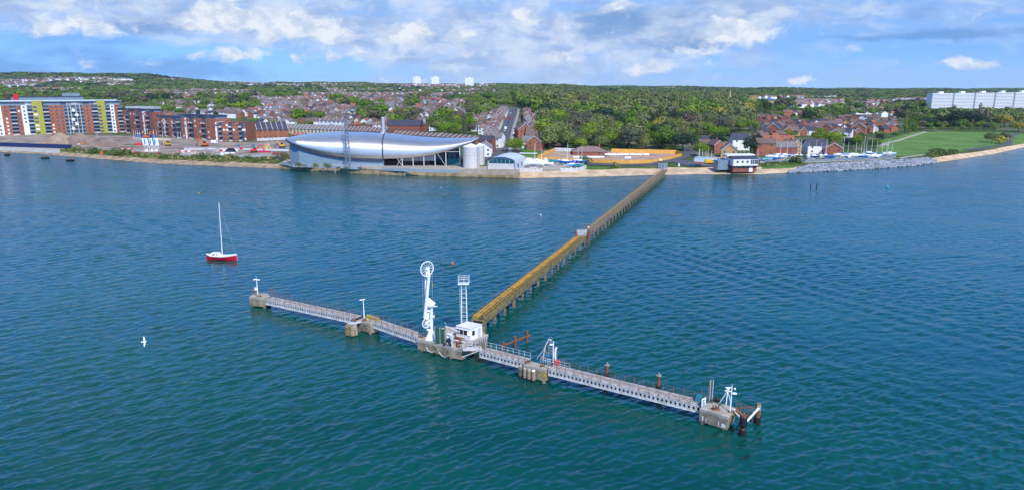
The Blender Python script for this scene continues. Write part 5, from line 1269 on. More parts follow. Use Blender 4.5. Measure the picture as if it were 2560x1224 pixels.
for f in (.13, .33, .53): MB().box((ln*f, .02, zm+1.5), (ln*f+1.2, .08, zm+2.7), L).build('window', M_win, t)
for f in (.70, .78, .86, .93): MB().box((ln*f, .02, zm+.8), (ln*f+.9, .08, zm+3.2), L).build('glass_panel', M_win, t)
for k in range(3): MB().box((ln*(.05+k*.21), -.75, zm-1.1), (ln*(.19+k*.21), -.7, zm-.4), L).build('base_window', M_lgrey, t)
MB().box((-7, -10, z0), (-.2, -4, zm+2.5), L).build('side_wing', M_gblue, t)
A = W(1799, 419, 2.7); B = W(1813, 419, 2.7); z_ = 2.7
terrace('small brick garage hut with dark roof beside the club house', A, B, z_, 3.2, 5, 6, 1, M_brickd, M_greyt, 'garage_hut', win=False, cat='hut')
slipA = [(1850, 429), (1880, 429)]
# ------------------------------------------------------------------ houses
WM = {'brick': M_brick, 'red brick': M_brickd, 'white': M_rend, 'cream': M_cream, 'buff': M_buff}
RM = {'brown': M_brown, 'grey': M_greyt, 'red': M_redt, 'slate': M_slate, 'faded': M_pinkt}
HC = {}
def hmesh(kind, w, d, e, r):
    """local house: x along the street front, y positive to the viewer"""
    k = (kind, round(w*2), round(d*2), round(e*2), round(r*2))
    if k in HC: return HC[k]
    w, d, e, r = k[1]/2, k[2]/2, k[3]/2, k[4]/2
    wall = MB(); roof = MB(); h = w/2; o = .35
    if kind == 'hip':
        wall.box((-h, 0, -2), (h, d, e)); k2 = min(h*.55, d*.5)
        roof.hexa([(-h-o, -o, e), (h+o, -o, e), (h+o, d+o, e), (-h-o, d+o, e)], [(-h+k2, d/2-.05, r), (h-k2, d/2-.05, r), (h-k2, d/2+.05, r), (-h+k2, d/2+.05, r)])
    elif kind == 'gable':      # gable end faces the viewer
        wall.box((-h, 0, -2), (h, d, e)); wall.add([(-h, 0, e), (h, 0, e), (0, 0, r), (-h, d, e), (h, d, e), (0, d, r)], [(0, 1, 2), (5, 4, 3)])
        for s in (-1, 1):
            a = [(s*(h+o), -o, e-o*.7), (s*(h+o), d+o, e-o*.7), (0, d+o, r), (0, -o, r)]
            if s < 0: a = a[::-1]
            roof.hexa(a, [(x, y, z+.3) for x, y, z in a])
    else:                       # ridge runs along the street
        wall.box((-h, 0, -2), (h, d, e)); wall.add([(-h, 0, e), (-h, d, e), (-h, d/2, r), (h, 0, e), (h, d, e), (h, d/2, r)], [(0, 1, 2), (5, 4, 3)])
        for s in (0, 1):
            y0 = -o if s == 0 else d+o
            a = [(-h-.2, y0, e-o*.6), (h+.2, y0, e-o*.6), (h+.2, d/2, r), (-h-.2, d/2, r)]
            if s: a = a[::-1]
            roof.hexa(a, [(x, y, z+.28) for x, y, z in a])
    HC[k] = (wall, roof); return HC[k]
MC = {}
def mc(key, f):
    if key not in MC: MC[key] = f()
    return MC[key]
HN = [0]
def house(P, rz, kind, w, d, e, r, wm, rm, label, group, det=True, cat='house'):
    """y of the local frame is away from the viewer's side at rz = 0"""
    wall, roof = hmesh(kind, w, d, e, r)
    t = bpy.data.objects.new('house', None); COL.objects.link(t); t.location = P; t.rotation_euler.z = rz; t.empty_display_size = 1
    tag(t, label, cat, group); HN[0] += 1
    key = (kind, round(w*2), round(d*2), round(e*2), round(r*2)); w = round(w*2)/2; d = round(d*2)/2; e = round(e*2)/2; r = round(r*2)/2
    inst('wall', mc(key+('w', wm), lambda: wall.mesh('wall', WM[wm])), t)
    ro = inst('roof', mc(key+('r', rm), lambda: roof.mesh('roof', RM[rm])), t)
    if det:
        wn = mc('win', lambda: MB().box((-.6, -.06, 0), (.6, -.01, 1.25)).mesh('window', M_win))
        for x in ((-w*.27, w*.27) if kind != 'gable' or w > 6 else (0,)):
            for z in (1.0, e-1.8) if e > 4 else (1.1,): inst('window', wn, t, (x, 0, z))
        dz = r-.6
        inst('chimney', mc('chim'+wm, lambda: MB().box((-.45, -.45, 0), (.45, .45, 1.9)).tube((0, 0, 1.9), (0, 0, 2.3), .16, n=6).mesh('chimney', M_brickd)), ro, (w*.3 if kind != 'gable' else 0, d/2, dz))
        if wm in ('white', 'cream') or kind == 'gable':
            if kind == 'gable':
                inst('bargeboard', mc(key+('b',), lambda: MB().tube((-w/2-.35, -.4, e-.2), (0, -.4, r+.2), .14, n=4).tube((w/2+.35, -.4, e-.2), (0, -.4, r+.2), .14, n=4).mesh('bargeboard', M_white)), ro)
    return t
stuffH = {}
def far_house(P, rz, kind, w, d, e, r, wm, rm):
    wall, roof = hmesh(kind, w, d, e, r); c, s = math.cos(rz), math.sin(rz)
    for b, m in ((wall, ('w', wm)), (roof, ('r', rm))):
        S = stuffH.setdefault(m, MB()); S.add([(P[0]+x*c-y*s, P[1]+x*s+y*c, P[2]+z) for x, y, z in b.v], b.f)
# tree zones in the photograph where no house stands: (px, py, rx, ry)
TZ = [(600, 266, 52, 20), (745, 300, 14, 14), (785, 306, 16, 10), (865, 262, 42, 10), (935, 285, 38, 28), (1010, 305, 34, 20), (1028, 262, 16, 18), (1118, 320, 34, 20), (1160, 322, 20, 22), (1190, 275, 38, 30), (1120, 256, 14, 10), (700, 245, 60, 8), (1045, 250, 40, 5),
      (500, 276, 26, 10), (440, 290, 20, 8), (555, 252, 30, 8), (1210, 256, 30, 14)]
def intree(px, py, z=TZ): return any(((px-a)/rx)**2+((py-b)/ry)**2 < 1 for a, b, rx, ry in z)
def pick(opts):
    r = rnd.random()*sum(o[-1] for o in opts)
    for o in opts:
        r -= o[-1]
        if r < 0: return o
    return opts[-1]
PAL_C = [('white', 'brown', 6), ('white', 'grey', 5), ('white', 'faded', 2), ('red brick', 'brown', 3), ('red brick', 'grey', 2), ('brick', 'brown', 3), ('cream', 'brown', 1), ('brick', 'red', 1), ('white', 'red', 1), ('white', 'slate', 1)]
PAL_R = [('brick', 'brown', 6), ('brick', 'red', 1), ('brick', 'slate', 2), ('white', 'slate', 2), ('buff', 'brown', 2), ('white', 'brown', 1), ('red brick', 'brown', 3)]
USED = []
ROWS = []
def row(px0, py0, px1, py1, pal, gname, rname, spacing=8.5, kinds=(('hip', 4), ('ridge', 4), ('gable', 3)), skip=.06, det=True, far=False, jitter=1.2, yaw=0., yj=.12, hh=1.0):
    A = G(px0, py0); B = G(px1, py1)
    if A is None or B is None: return
    n = max(1, int((B-A).length/spacing)); k2 = 0
    for k in range(n):
        f = (k+.5)/n; px = px0+(px1-px0)*f; py = py0+(py1-py0)*f+rnd.uniform(-.3, .3)*jitter
        if intree(px, py) or rnd.random() < skip: continue
        P = G(px, py)
        if P is None: continue
        d_ = B-A; rz = math.atan2(d_.y, d_.x)*.6+yaw+rnd.uniform(-yj, yj)
        kind = pick(kinds)[0]; wm, rm, _ = pick(pal); w = spacing*rnd.uniform(.82, 1.0); dd = rnd.uniform(8, 10)
        e = rnd.choice((5, 5.5, 5.5))*hh; r = e+rnd.choice((2.5, 3, 3.5))
        k2 += 1
        ROWS.append((P.y, P, rz, kind, w, dd, e, r, wm, rm, gname, rname, k2, det, far))
ys_rows = [352, 344, 336, 327, 318, 310, 303, 297, 291, 285.5, 280.5, 276, 271.5, 267.5, 263.5, 260, 256.5, 253.5, 250.5, 247.5, 245, 242.5, 240]
for i, y in enumerate(ys_rows):
    if y > 348: continue
    x0 = 640 if y > 300 else (560 if y > 285 else (470 if y > 270 else 420))
    x1 = 1232-(y > 330)*34
    if y < 262: x0 = max(x0, 560); x1 = 1130
    if y > 333: x0 = 1195; x1 = 1238
    elif y > 326: x0 = 860
    row(x0, y+rnd.uniform(-1, 1), x1, y+rnd.uniform(-1.5, 1.5), PAL_C, 'houses of the town behind the works', ordw(i+1)+' town row', spacing=7.6 if y > 280 else 8.2, far=y < 262, skip=.05 if y > 270 else .25)
# left-hand town behind the brick blocks
for i, (a, y, b) in enumerate([(360, 300, 470), (395, 292, 560), (400, 284, 520), (402, 277, 455), (405, 262, 460), (404, 250, 440), (500, 262, 570), (460, 242, 520), (285, 250, 350), (400, 268, 480)]):
    row(a, y, b, y+rnd.uniform(-1, 1), PAL_C, 'houses behind the brick blocks', ordw(i+1)+' row of houses', spacing=9, yaw=rnd.uniform(-.3, .3))
# both sides of the straight street
stA = [(1236, 396), (1243, 372), (1249, 352), (1256, 330), (1262, 314), (1268, 300), (1273, 290), (1277, 282)]
stB = [(1300, 366), (1302, 352), (1305, 338), (1308, 322), (1300, 308), (1298, 297), (1300, 288)]
for nm, st, side in (('works side', stA, -1), ('wood side', stB, 1)):
    k2 = 0
    for (a, b) in zip(st, st[1:]):
        A = G(*a); B = G(*b); ln = (B-A).length; n = max(1, int(ln/8))
        for k in range(n):
            P = A.lerp(B, (k+.5)/n)
            P = P+Vector((side*(1.5 if side < 0 else 3), 0, 0)); P.z = zg(P.x, P.y); k2 += 1
            wm, rm, _ = pick([('white', 'grey', 3), ('white', 'brown', 2), ('brick', 'brown', 2), ('cream', 'grey', 2), ('red brick', 'grey', 2)] if side < 0 else [('brick', 'brown', 4), ('red brick', 'grey', 2), ('white', 'brown', 1), ('red brick', 'slate', 1)])
            ROWS.append((P.y*.9, P+Vector((-5 if side < 0 else 5, 0, 0)), rnd.uniform(-.06, .06), 'gable' if rnd.random() < .75 else 'ridge', 8.5, 7.4, 5.5, 8.5, wm, rm, 'houses along the straight street', 'street on the '+nm, k2, True, False))
for px, py in ((1345, 352), (1350, 340), (1325, 322), (1330, 312), (1322, 300), (1345, 300), (1350, 288), (1405, 303), (1420, 300), (1440, 292), (1452, 286), (1460, 280), (1395, 309), (1400, 294), (1335, 384-8)):
    P = G(px, py); wm, rm, _ = pick([('brick', 'brown', 3), ('white', 'faded', 3), ('white', 'brown', 2)])
    ROWS.append((P.y*.9, P, rnd.uniform(-.5, .5), pick([('hip', 2), ('gable', 1), ('ridge', 1)])[0], 10, 9, 5.5, 9, wm, rm, 'houses at the edge of the oak wood', 'wood edge', len([r for r in ROWS if r[11] == 'wood edge'])+1, True, False))
# the estate towards the field
for i, (a, ya, b, yb) in enumerate([(1745, 366, 1790, 368), (1745, 378, 1800, 376), (1900, 358, 1960, 356), (1895, 350, 1968, 348), (1905, 341, 2035, 339), (1890, 326, 2050, 327), (1940, 332, 2100, 331), (2080, 345, 2150, 342), (2060, 334, 2160, 332), (1975, 321, 2120, 320), (1890, 316, 2010, 316), (1895, 303, 2000, 305), (2030, 313, 2240, 318),
                                     (2100, 308, 2245, 312), (2120, 325, 2240, 327), (2170, 334, 2245, 333), (1960, 290, 2055, 291), (2110, 300, 2235, 304), (2150, 318, 2250, 320), (2060, 304, 2110, 304)]):
    row(a, ya, b, yb, PAL_R, 'brick estate houses towards the field', ordw(i+1)+' estate row', spacing=8.2, kinds=(('ridge', 5), ('gable', 4)), skip=.1, yaw=rnd.choice((-.7, -.35, 0, .35, .6)), yj=.3, hh=.82)
# more distant rows
for (a, y, b, p) in [(1985, 268, 2100, .2), (2140, 285, 2205, .1), (2150, 278, 2210, .1), (2160, 271, 2215, .15), (2140, 264, 2200, .2), (1990, 262, 2110, .2), (2000, 257, 2110, .2), (2170, 258, 2225, .2), (2230, 252, 2330, .3), (1880, 247, 2020, .4), (1730, 243, 1790, .5), (2200, 292, 2245, .2), (2262, 295, 2300, .4), (2440, 303, 2476, .2), (1800, 252, 1840, .5),
                     (0, 214, 90, .2), (0, 208, 120, .2), (0, 203, 130, .3), (90, 200, 330, .25), (110, 197, 280, .3), (200, 206, 300, .3), (270, 214, 330, .3), (420, 197, 490, .3), (410, 200, 480, .3), (560, 210, 640, .3), (620, 213, 720, .25), (640, 209, 730, .3), (700, 215, 760, .3), (780, 213, 960, .6), (800, 218, 900, .6),
                     (970, 214, 1240, .3), (990, 217, 1220, .3), (1010, 220, 1200, .5), (820, 235, 880, .4), (1090, 243, 1130, .3), (1000, 240, 1200, .5), (620, 262, 720, .2), (640, 256, 760, .2), (640, 252, 800, .2), (1100, 262, 1180, .4), (1120, 268, 1170, .4), (1230, 232, 1290, .6), (1450, 214, 1600, .5), (1650, 222, 1700, .5), (480, 228, 560, .6), (350, 232, 640, .6), (360, 238, 640, .5), (800, 226, 1230, .65), (820, 231, 1240, .6), (640, 240, 1130, .4), (430, 246, 640, .45), (60, 226, 200, .6), (300, 232, 420, .6), (1480, 232, 1560, .9)]:
    for dy in (0, 1.3): row(a, y+dy, b, y+dy, [('white', 'faded', 4), ('white', 'brown', 3), ('red brick', 'faded', 3), ('white', 'red', 2), ('white', 'grey', 2)], '', '', spacing=10, far=True, skip=p, det=False, jitter=1.5, yaw=rnd.uniform(-.3, .3), hh=1.1)
ROWS.sort(key=lambda r: (r[14], r[0]))
LIM = 300; seen = set()
for i, (Y, P, rz, kind, w, dd, e, r, wm, rm, gname, rname, k2, det, far) in enumerate(ROWS):
    if far or i >= LIM: far_house(P, rz, kind, w, dd, e, r, wm, rm); continue
    kd = {'hip': 'hipped', 'gable': 'gabled', 'ridge': 'ridged'}[kind]
    if 'town' in gname: lab = f'{ordw(k2)} house from the apartment side in {rname}, {wm} walls, {rm} {kd} roof'
    elif 'brick blocks' in gname: lab = f'{ordw(k2)} house in {rname} behind the brick blocks, {wm} walls, {rm} {kd} roof'
    elif 'street' in gname: lab = f'{ordw(k2)} house up the straight {rname}, {wm} walls, {rm} {kd} roof'
    elif 'oak' in gname: lab = f'{ordw(k2)} house near the oak wood edge, {wm} walls, {rm} {kd} roof'
    else: lab = f'{ordw(k2)} house towards the field in {rname}, {wm} walls, {rm} {kd} roof'
    if len(lab.replace('-', '').split()) > 16: lab = lab.replace(' walls', '')
    house(P, rz, kind, w, dd, e, r, wm, rm, lab, gname, det and Y < 640)
for (a, m), S in stuffH.items():
    o = S.build('distant_house_'+('walls' if a == 'w' else 'roofs'), WM[m] if a == 'w' else RM[m]); tag(o, None, None, kind='stuff')
# named front houses and terraces
gt2 = 'terraces behind the works'
def terr(a, b, lab, eave, ridge, dep, nb, wm, rm, verge=M_lgrey, win=True, grp=gt2):
    A = G(*a); B = G(*b); z = min(A.z, B.z); terrace(lab, A, B, z, eave, ridge, dep, nb, wm, rm, verge=verge, group=grp, win=win)
terr((706, 333), (860, 338), 'long terrace of grey-brown roofs striped by white party walls behind the tip of the shell', 4.2, 8.2, 11, 17, M_cream, M_greyt)
terr((862, 338), (962, 343), 'terrace of brown roofs and party walls running towards the silver chimney', 4, 7.5, 10, 11, M_brickd, M_brown)
terr((984, 350), (1094, 356), 'terrace of dark roofs with white copings just above the low shell end', 4.5, 7, 9, 10, M_brick, M_brown)
terr((1096, 357), (1190, 360), 'terrace of dark roofs with white copings ending beside the shell tip', 4.5, 7, 9, 8, M_brick, M_brown)
terr((800, 322), (862, 323), 'tall plain white terrace behind the lattice mast side of the shell', 7.5, 10, 9, 6, M_rend, M_brown)
terr((730, 350), (760, 350), 'low brick outbuilding roofs behind the shell tip', 4, 6, 8, 3, M_brick, M_redt)
terr((650, 337), (712, 337), 'orange-roofed brick row behind the black slate terrace', 6, 10.5, 10, 5, M_brick, mat('orange_tiles', (.55, .16, .06), .8))
def one(px, py, rz, kind, w, d, e, r, wm, rm, lab, grp='front houses beside the boat yard'): house(G(px, py), rz, kind, w, d, e, r, wm, rm, lab, grp)
one(1822, 396, -.25, 'gable', 10, 12, 5, 8.8, 'buff', 'brown', 'buff-walled gabled house with brown roof behind the club house')
one(1852, 376, 0, 'ridge', 12, 9, 7.5, 11.5, 'white', 'slate', 'tall white house with steep dark slate roof above the buff house')
one(1914, 390, -.12, 'ridge', 12, 10, 8, 11, 'brick', 'brown', 'three-storey orange brick block of flats facing the boats')
one(1797, 384, .2, 'gable', 7, 10, 5.5, 8.5, 'brick', 'brown', 'small orange gabled house beside the leafy tree near the compound')
one(1772, 372, 0, 'ridge', 9, 9, 5.5, 8.5, 'white', 'slate', 'low white house with dark roof next to the dark pine')
one(1955, 388, 0, 'ridge', 20, 9, 5, 8.5, 'red brick', 'greytop' if False else 'grey', 'long low house with grey roof beside the orange flats')
one(1948, 376, 0, 'ridge', 22, 9, 6, 10, 'brick', 'red', 'long brown-red roofed row rising behind the low grey-roofed house')
one(1990, 385, .5, 'gable', 9, 10, 5.5, 9, 'buff', 'brown', 'buff gabled house among the yacht masts')
one(2042, 385, 0, 'ridge', 12.5, 9, 5.5, 9.5, 'white', 'slate', 'white house with dark hipped-looking slate roof behind the boats')
one(2083, 390, -.4, 'gable', 10.5, 11, 4.8, 8.2, 'brick', 'red', 'big orange brick gabled house behind the boat yard')
one(1931, 341, -.6, 'gable', 12, 12, 6, 10.5, 'brick', 'slate', 'orange gable house standing alone above the orange flats', 'brick estate houses towards the field')
one(2145, 336, -.6, 'gable', 12, 12, 6, 10.5, 'brick', 'brown', 'large orange gable house near the estate tree line', 'brick estate houses towards the field')
one(2182, 334, -.3, 'gable', 9, 9, 5, 8.5, 'white', 'slate', 'small bright white gabled house below the orange gables', 'brick estate houses towards the field')
one(1228, 350, 0, 'gable', 11, 10, 6, 10, 'brick', 'slate', 'brick gable house with slate-hung gable at the street corner', 'houses along the straight street')
one(1232, 371, -.3, 'ridge', 12, 9, 7, 10, 'white', 'grey', 'tall white corner house at the foot of the street', 'houses along the straight street')
one(1212, 384, -.3, 'ridge', 9, 9, 8, 11, 'red brick', 'slate', 'three-storey red brick corner house behind the white tank', 'houses along the straight street')
one(1313, 345, .2, 'gable', 11, 14, 6, 10.5, 'brick', 'brown', 'large double-gabled orange brick house above the round tree', 'houses along the straight street')
one(1327, 372, 0, 'ridge', 12, 9, 5.5, 8, 'white', 'grey', 'white-sided house with grey roof behind the round tree', 'houses along the straight street')
# show bungalow in the fenced plot
one(1475, 390, 0, 'hip', 22, 14, 2.4, 5.6, 'red brick', 'faded', 'single-storey bungalow with a wide pinkish hipped roof inside the orange fence', 'buildings in the fenced plot')
# ------------------------------------------------------------------ trees
LM = {'oak': leafmat('oak_leaves', [(.105, .185, .008), (.05, .105, .010), (.14, .205, .012), (.065, .12, .016)]),
      'pale': leafmat('pale_leaves', [(.12, .15, .045), (.15, .17, .05), (.10, .12, .04), (.17, .16, .07)]),
      'dark': leafmat('pine_needles', [(.012, .032, .014), (.018, .042, .018), (.010, .026, .014)]),
      'yellow': leafmat('yellow_leaves', [(.24, .22, .02), (.22, .18, .03), (.28, .24, .03)]),
      'grey': leafmat('brown_grey_leaves', [(.09, .085, .045), (.075, .09, .05), (.10, .075, .05)]),
      'bush': leafmat('bush_leaves', [(.06, .10, .02), (.10, .12, .035), (.045, .08, .025)])}
M_bark = mat('bark', (.10, .075, .055), .95, scale=4)
def leafcloud(rng, lobes, nper, size, flat=.0):
    C = []; 
    for (cx, cy, cz, r, rz_) in lobes:
        n = int(nper*r*r); d = rng.normal(size=(n, 3)); d /= np.linalg.norm(d, axis=1)[:, None]
        d = d[(d[:, 2] > -.55)]; rad = r*(1+rng.normal(0, .07, len(d))); p = d*rad[:, None]; p[:, 2] *= rz_
        C.append(np.hstack([p+np.array([cx, cy, cz]), d]))
    C = np.vstack(C); p = C[:, :3]; nrm = C[:, 3:]+rng.normal(0, .22, (len(C), 3)); nrm /= np.linalg.norm(nrm, axis=1)[:, None]
    a = np.cross(nrm, rng.normal(size=(len(C), 3))); a /= np.linalg.norm(a, axis=1)[:, None]; b = np.cross(nrm, a)
    s = size*rng.uniform(.6, 1.3, len(C))[:, None]
    V = np.stack([p-a*s-b*s*.6, p+a*s-b*s*.7, p+a*s*.8+b*s*.7, p-a*s*.7+b*s*.6], 1).reshape(-1, 3)
    return V
def crown_pts(seed, kind, det=1.):
    rng = np.random.default_rng(seed); L_ = []
    if kind == 'round':
        for k in range(11):
            a = rng.uniform(0, 6.28); rr = rng.uniform(.3, 1)**.6*3.4; L_.append((rr*math.cos(a), rr*math.sin(a), rng.uniform(5.2, 8.6)-rr*.45, rng.uniform(2.0, 3.1), .85))
        L_.append((0, 0, 7, 3.2, .9)); L_.append((0, 0, 4.6, 3.6, .7))
    elif kind == 'tall':
        for k in range(15):
            f = k/14; a = rng.uniform(0, 6.28); rr = (1-f*.7)*2.2*rng.uniform(.4, 1); L_.append((rr*math.cos(a), rr*math.sin(a), 3+f*10, 2.0-f*.7, 1.1))
    elif kind == 'poplar':
        for k in range(16):
            f = k/15; a = rng.uniform(0, 6.28); rr = .9*(1-f*.6); L_.append((rr*math.cos(a), rr*math.sin(a), 2+f*14, 1.5*(1-.65*f), 1.6))
    elif kind == 'wide':
        for k in range(14):
            a = rng.uniform(0, 6.28); rr = rng.uniform(.2, 1)**.6*5.2; L_.append((rr*math.cos(a), rr*math.sin(a), rng.uniform(6, 8.8)-rr*.4, rng.uniform(2.3, 3.6), .75))
        L_.append((0, 0, 6, 4.5, .6))
    elif kind == 'pine':
        for k in range(18):
            a = rng.uniform(0, 6.28); rr = rng.uniform(.3, 1)**.5*4.2; L_.append((rr*math.cos(a), rr*math.sin(a), rng.uniform(3, 11.5)-rr*.6, rng.uniform(1.2, 2.0), .6))
        L_.append((0, 0, 7, 3, 1))
    else:   # bush
        for k in range(7):
            a = rng.uniform(0, 6.28); rr = rng.uniform(.2, 1)*1.5; L_.append((rr*math.cos(a), rr*math.sin(a), rng.uniform(.6, 1.6), rng.uniform(.8, 1.3), .8))
    sz = {'bush': .26, 'pine': .36, 'poplar': .33}.get(kind, .46)
    return leafcloud(rng, L_, {'bush': 22, 'poplar': 26, 'pine': 12}.get(kind, 9.5)*det, sz/math.sqrt(det))
def quads(n): return np.arange(n*4).reshape(-1, 4)
CM = {}
def crown(kind, lk, seed):
    key = (kind, lk, seed)
    if key not in CM:
        V = crown_pts(seed*13+5, kind, 2.2); CM[key] = np_mesh('crown', V, quads(len(V)//4), LM[lk])
    return CM[key]
def trunkmesh(kind):
    if ('t', kind) not in CM:
        h = {'round': 5, 'tall': 6, 'poplar': 6, 'wide': 5.5, 'pine': 9, 'bush': 1}[kind]; b = MB(); r = .38 if kind != 'bush' else .1
        b.tube((0, 0, -1.5), (.1, 0, h*.5), r, r*.75, n=7).tube((.1, 0, h*.5), (0, .1, h*1.25), r*.75, r*.3, n=6)
        for k in range(5):
            a = k*1.26+.4; z = h*(.5+.1*k); b.tube((.05, 0, z), (math.cos(a)*h*.42, math.sin(a)*h*.42, z+h*.35), r*.4, r*.12, n=5)
        CM[('t', kind)] = b.mesh('trunk', M_bark)
    return CM[('t', kind)]
NT_ = [0]
def tree(P, kind, lk, s, label, group, seed=None, cat='tree', name='tree', sxy=1.):
    t = bpy.data.objects.new(name, None); COL.objects.link(t); t.location = P; t.rotation_euler.z = rnd.uniform(0, 6.28); t.scale = (s*sxy, s*sxy, s)
    tag(t, label, cat, group); seed = rnd.randint(0, 3) if seed is None else seed
    inst('crown', crown(kind, lk, seed), t)
    if kind != 'bush' or s > 1.2: inst('trunk', trunkmesh(kind), t)
    NT_[0] += 1; return t
DESC = {'oak': 'green', 'pale': 'pale olive', 'dark': 'dark evergreen', 'yellow': 'yellow-green', 'grey': 'brownish grey'}
FORM = {'round': 'round', 'tall': 'tall', 'wide': 'broad', 'pine': 'ragged', 'poplar': 'columnar', 'bush': 'low'}
def feat(px, py, kind, lk, s, where, group='single trees of the shore and town', sxy=1.):
    P = G(px, py)
    if P is None: return
    tree(P, kind, lk, s, f'{FORM[kind]} {DESC.get(lk, "green")} {where}', group, sxy=sxy)
# single trees one can point to (base of the trunk in the photograph)
feat(1288, 382, 'wide', 'oak', .95, 'tree where the street meets the shore lane')
feat(1120, 339, 'wide', 'oak', 1.15, 'tree rising behind the low end of the metal roof')
feat(1160, 341, 'tall', 'grey', 1.0, 'tree next to the broad one above the shell end')
feat(1706, 378, 'wide', 'dark', 1.35, 'tree beside the road end by the orange fence')
feat(1752, 392, 'round', 'oak', 1.0, 'tree beside the pale blue compound')
feat(1585, 333, 'pine', 'dark', 1.15, 'tree in the middle of the oak wood, first of a dark pair')
feat(1640, 329, 'pine', 'dark', 1.0, 'tree in the middle of the oak wood, second of a dark pair')
feat(1740, 303, 'wide', 'dark', .8, 'tree alone deep in the wood above the dark roadside tree')
feat(1800, 308, 'pine', 'dark', 1.3, 'tree at the estate side of the wood')
feat(1820, 318, 'pine', 'dark', 1.2, 'tree just in front of the other dark one at the estate side')
feat(1838, 304, 'wide', 'dark', 1.1, 'tree behind the dark pair at the estate side')
feat(1028, 280, 'pine', 'dark', 1.2, 'tree standing among the town roofs')
feat(740, 311, 'round', 'oak', 1.0, 'tree behind the grey-striped terrace')
feat(765, 311, 'round', 'grey', 1.0, 'tree close behind the grey-striped terrace')
feat(787, 315, 'round', 'oak', .75, 'tree at the white terrace end')
feat(805, 316, 'bush', 'yellow', 2.0, 'bush in a garden beside the white terrace')
feat(712, 404, 'round', 'bush', .55, 'tree against the blank corner wall of the works')
feat(578, 268, 'tall', 'grey', 1.7, 'tree standing tallest among the town woods')
feat(1465, 410, 'bush', 'bush', 2.2, 'thicket at the end of the boat yard fence')
feat(1450, 368, 'round', 'pale', .9, 'tree at the wood edge behind the bungalow')
feat(1500, 375, 'wide', 'bush', .9, 'willow at the wood edge behind the bungalow roof')
feat(1655, 424, 'bush', 'bush', 2.0, 'thicket at the landward end of the pier')
feat(1540, 420, 'bush', 'pale', 1.5, 'flowering bush on the verge below the orange fence')
feat(1990, 408, 'bush', 'bush', 2.2, 'thicket on the bank above the rocks', sxy=1.3)
feat(2352, 388, 'bush', 'bush', 2.0, 'thicket at the end of the rock bank', sxy=2.0)
feat(2480, 357, 'wide', 'bush', .8, 'thicket of gorse between the field and the tarmac path', sxy=1.3)
feat(2500, 361, 'bush', 'yellow', 3.0, 'gorse bush beside the tarmac path')
feat(2512, 352, 'wide', 'grey', .7, 'thicket beside the bend of the tarmac path')
feat(2511, 318, 'wide', 'yellow', 1.5, 'tree with golden new leaves beyond the field')
feat(2545, 330, 'wide', 'yellow', 1.1, 'tree, the smaller golden one beyond the field')
feat(2400, 318, 'wide', 'dark', 1.9, 'copse tree beyond the middle of the field')
feat(2435, 318, 'wide', 'dark', 1.7, 'copse tree beside the white villa beyond the field')
feat(2345, 308, 'pine', 'dark', 1.3, 'tree behind the field hedge near the white slabs')
for k, px in enumerate((2262, 2271, 2280, 2289)): tree(G(px, 331), 'poplar', 'oak', 1.3-.05*k, ordw(k+1)+' poplar of the row at the estate corner of the field, counted from the estate', 'row of poplars by the field')
for k, (px, py, s) in enumerate([(192, 379, 1.9), (240, 384, 2.0), (268, 386, 1.3), (292, 388, 2.2), (314, 389, 2.4), (352, 392, 1.0), (410, 394, 1.1), (450, 398, 1.2), (510, 397, 2.0), (575, 396, 1.6), (540, 402, 1.2), (620, 400, 1.4), (660, 402, 1.4), (690, 402, 1.6), (640, 407, .9), (600, 406, .9)]):
    tree(G(px, py), 'bush', 'bush' if k % 3 else 'pale', s*.95, ordw(k+1)+' scrub bush on the bank below the building site, from the hoarding end', 'scrub bushes on the shore bank', cat='bush', name='bush')
for k, (px, py, s) in enumerate([(745, 416, 1.3), (757, 418, .9), (788, 420, 1.4), (819, 421, 1.7), (845, 423, .8), (866, 424, .9), (900, 426, 1.0), (912, 427, .7)]):
    tree(Q(px, py), 'bush', 'bush', s*.8, ordw(k+1)+' small bush growing on the quay, counted from the grassy end', 'bushes on the quay edge', cat='bush', name='bush')
def scrub(name, px0, px1, n, d0, d1, s0, s1, lks, seedv):
    rr = random.Random(seedv); L_ = {}
    for k in range(n):
        px = rr.uniform(px0, px1); u0 = W(px, interp(SHORE, px), 0); u = u0.x/u0.y; Y = ys(u)+rr.uniform(d0, d1); s = rr.uniform(s0, s1)*(1.3 if rr.random() < .12 else 1)
        lk = rr.choice(lks); L_.setdefault(lk, []).append(((crown_pts(rr.randint(0, 5)+40, 'bush', .5)*np.array([s*1.3, s*1.3, s]))+np.array([u*Y, Y, zg(u*Y, Y)-.2]), rr.random()))
    for lk, lst in L_.items():
        V = np.vstack([v for v, _ in lst]); A_ = np.concatenate([np.full(len(v), t) for v, t in lst])
        cols = {'bush': [(.07, .12, .02), (.11, .14, .035), (.05, .09, .02)], 'straw': [(.30, .25, .10), (.24, .21, .08), (.20, .19, .06)]}[lk]
        me = np_mesh(name, V, quads(len(V)//4), leafmat(name+'_'+lk, cols, True), A_); o = bpy.data.objects.new(name, me); COL.objects.link(o); tag(o, None, None, kind='stuff')
scrub('undergrowth', 170, 705, 420, 9, 30, .35, .8, ['bush', 'bush', 'straw'], 5)
scrub('undergrowth', 1910, 2330, 130, 14, 24, .2, .45, ['bush', 'straw'], 6)
scrub('undergrowth', 2320, 2385, 60, 14, 30, .5, 1.0, ['bush'], 8)
scrub('undergrowth', 1905, 2010, 120, 14, 30, .25, .6, ['bush'], 9)
scrub('undergrowth', 1462, 1655, 60, 13, 17, .15, .3, ['bush'], 10)
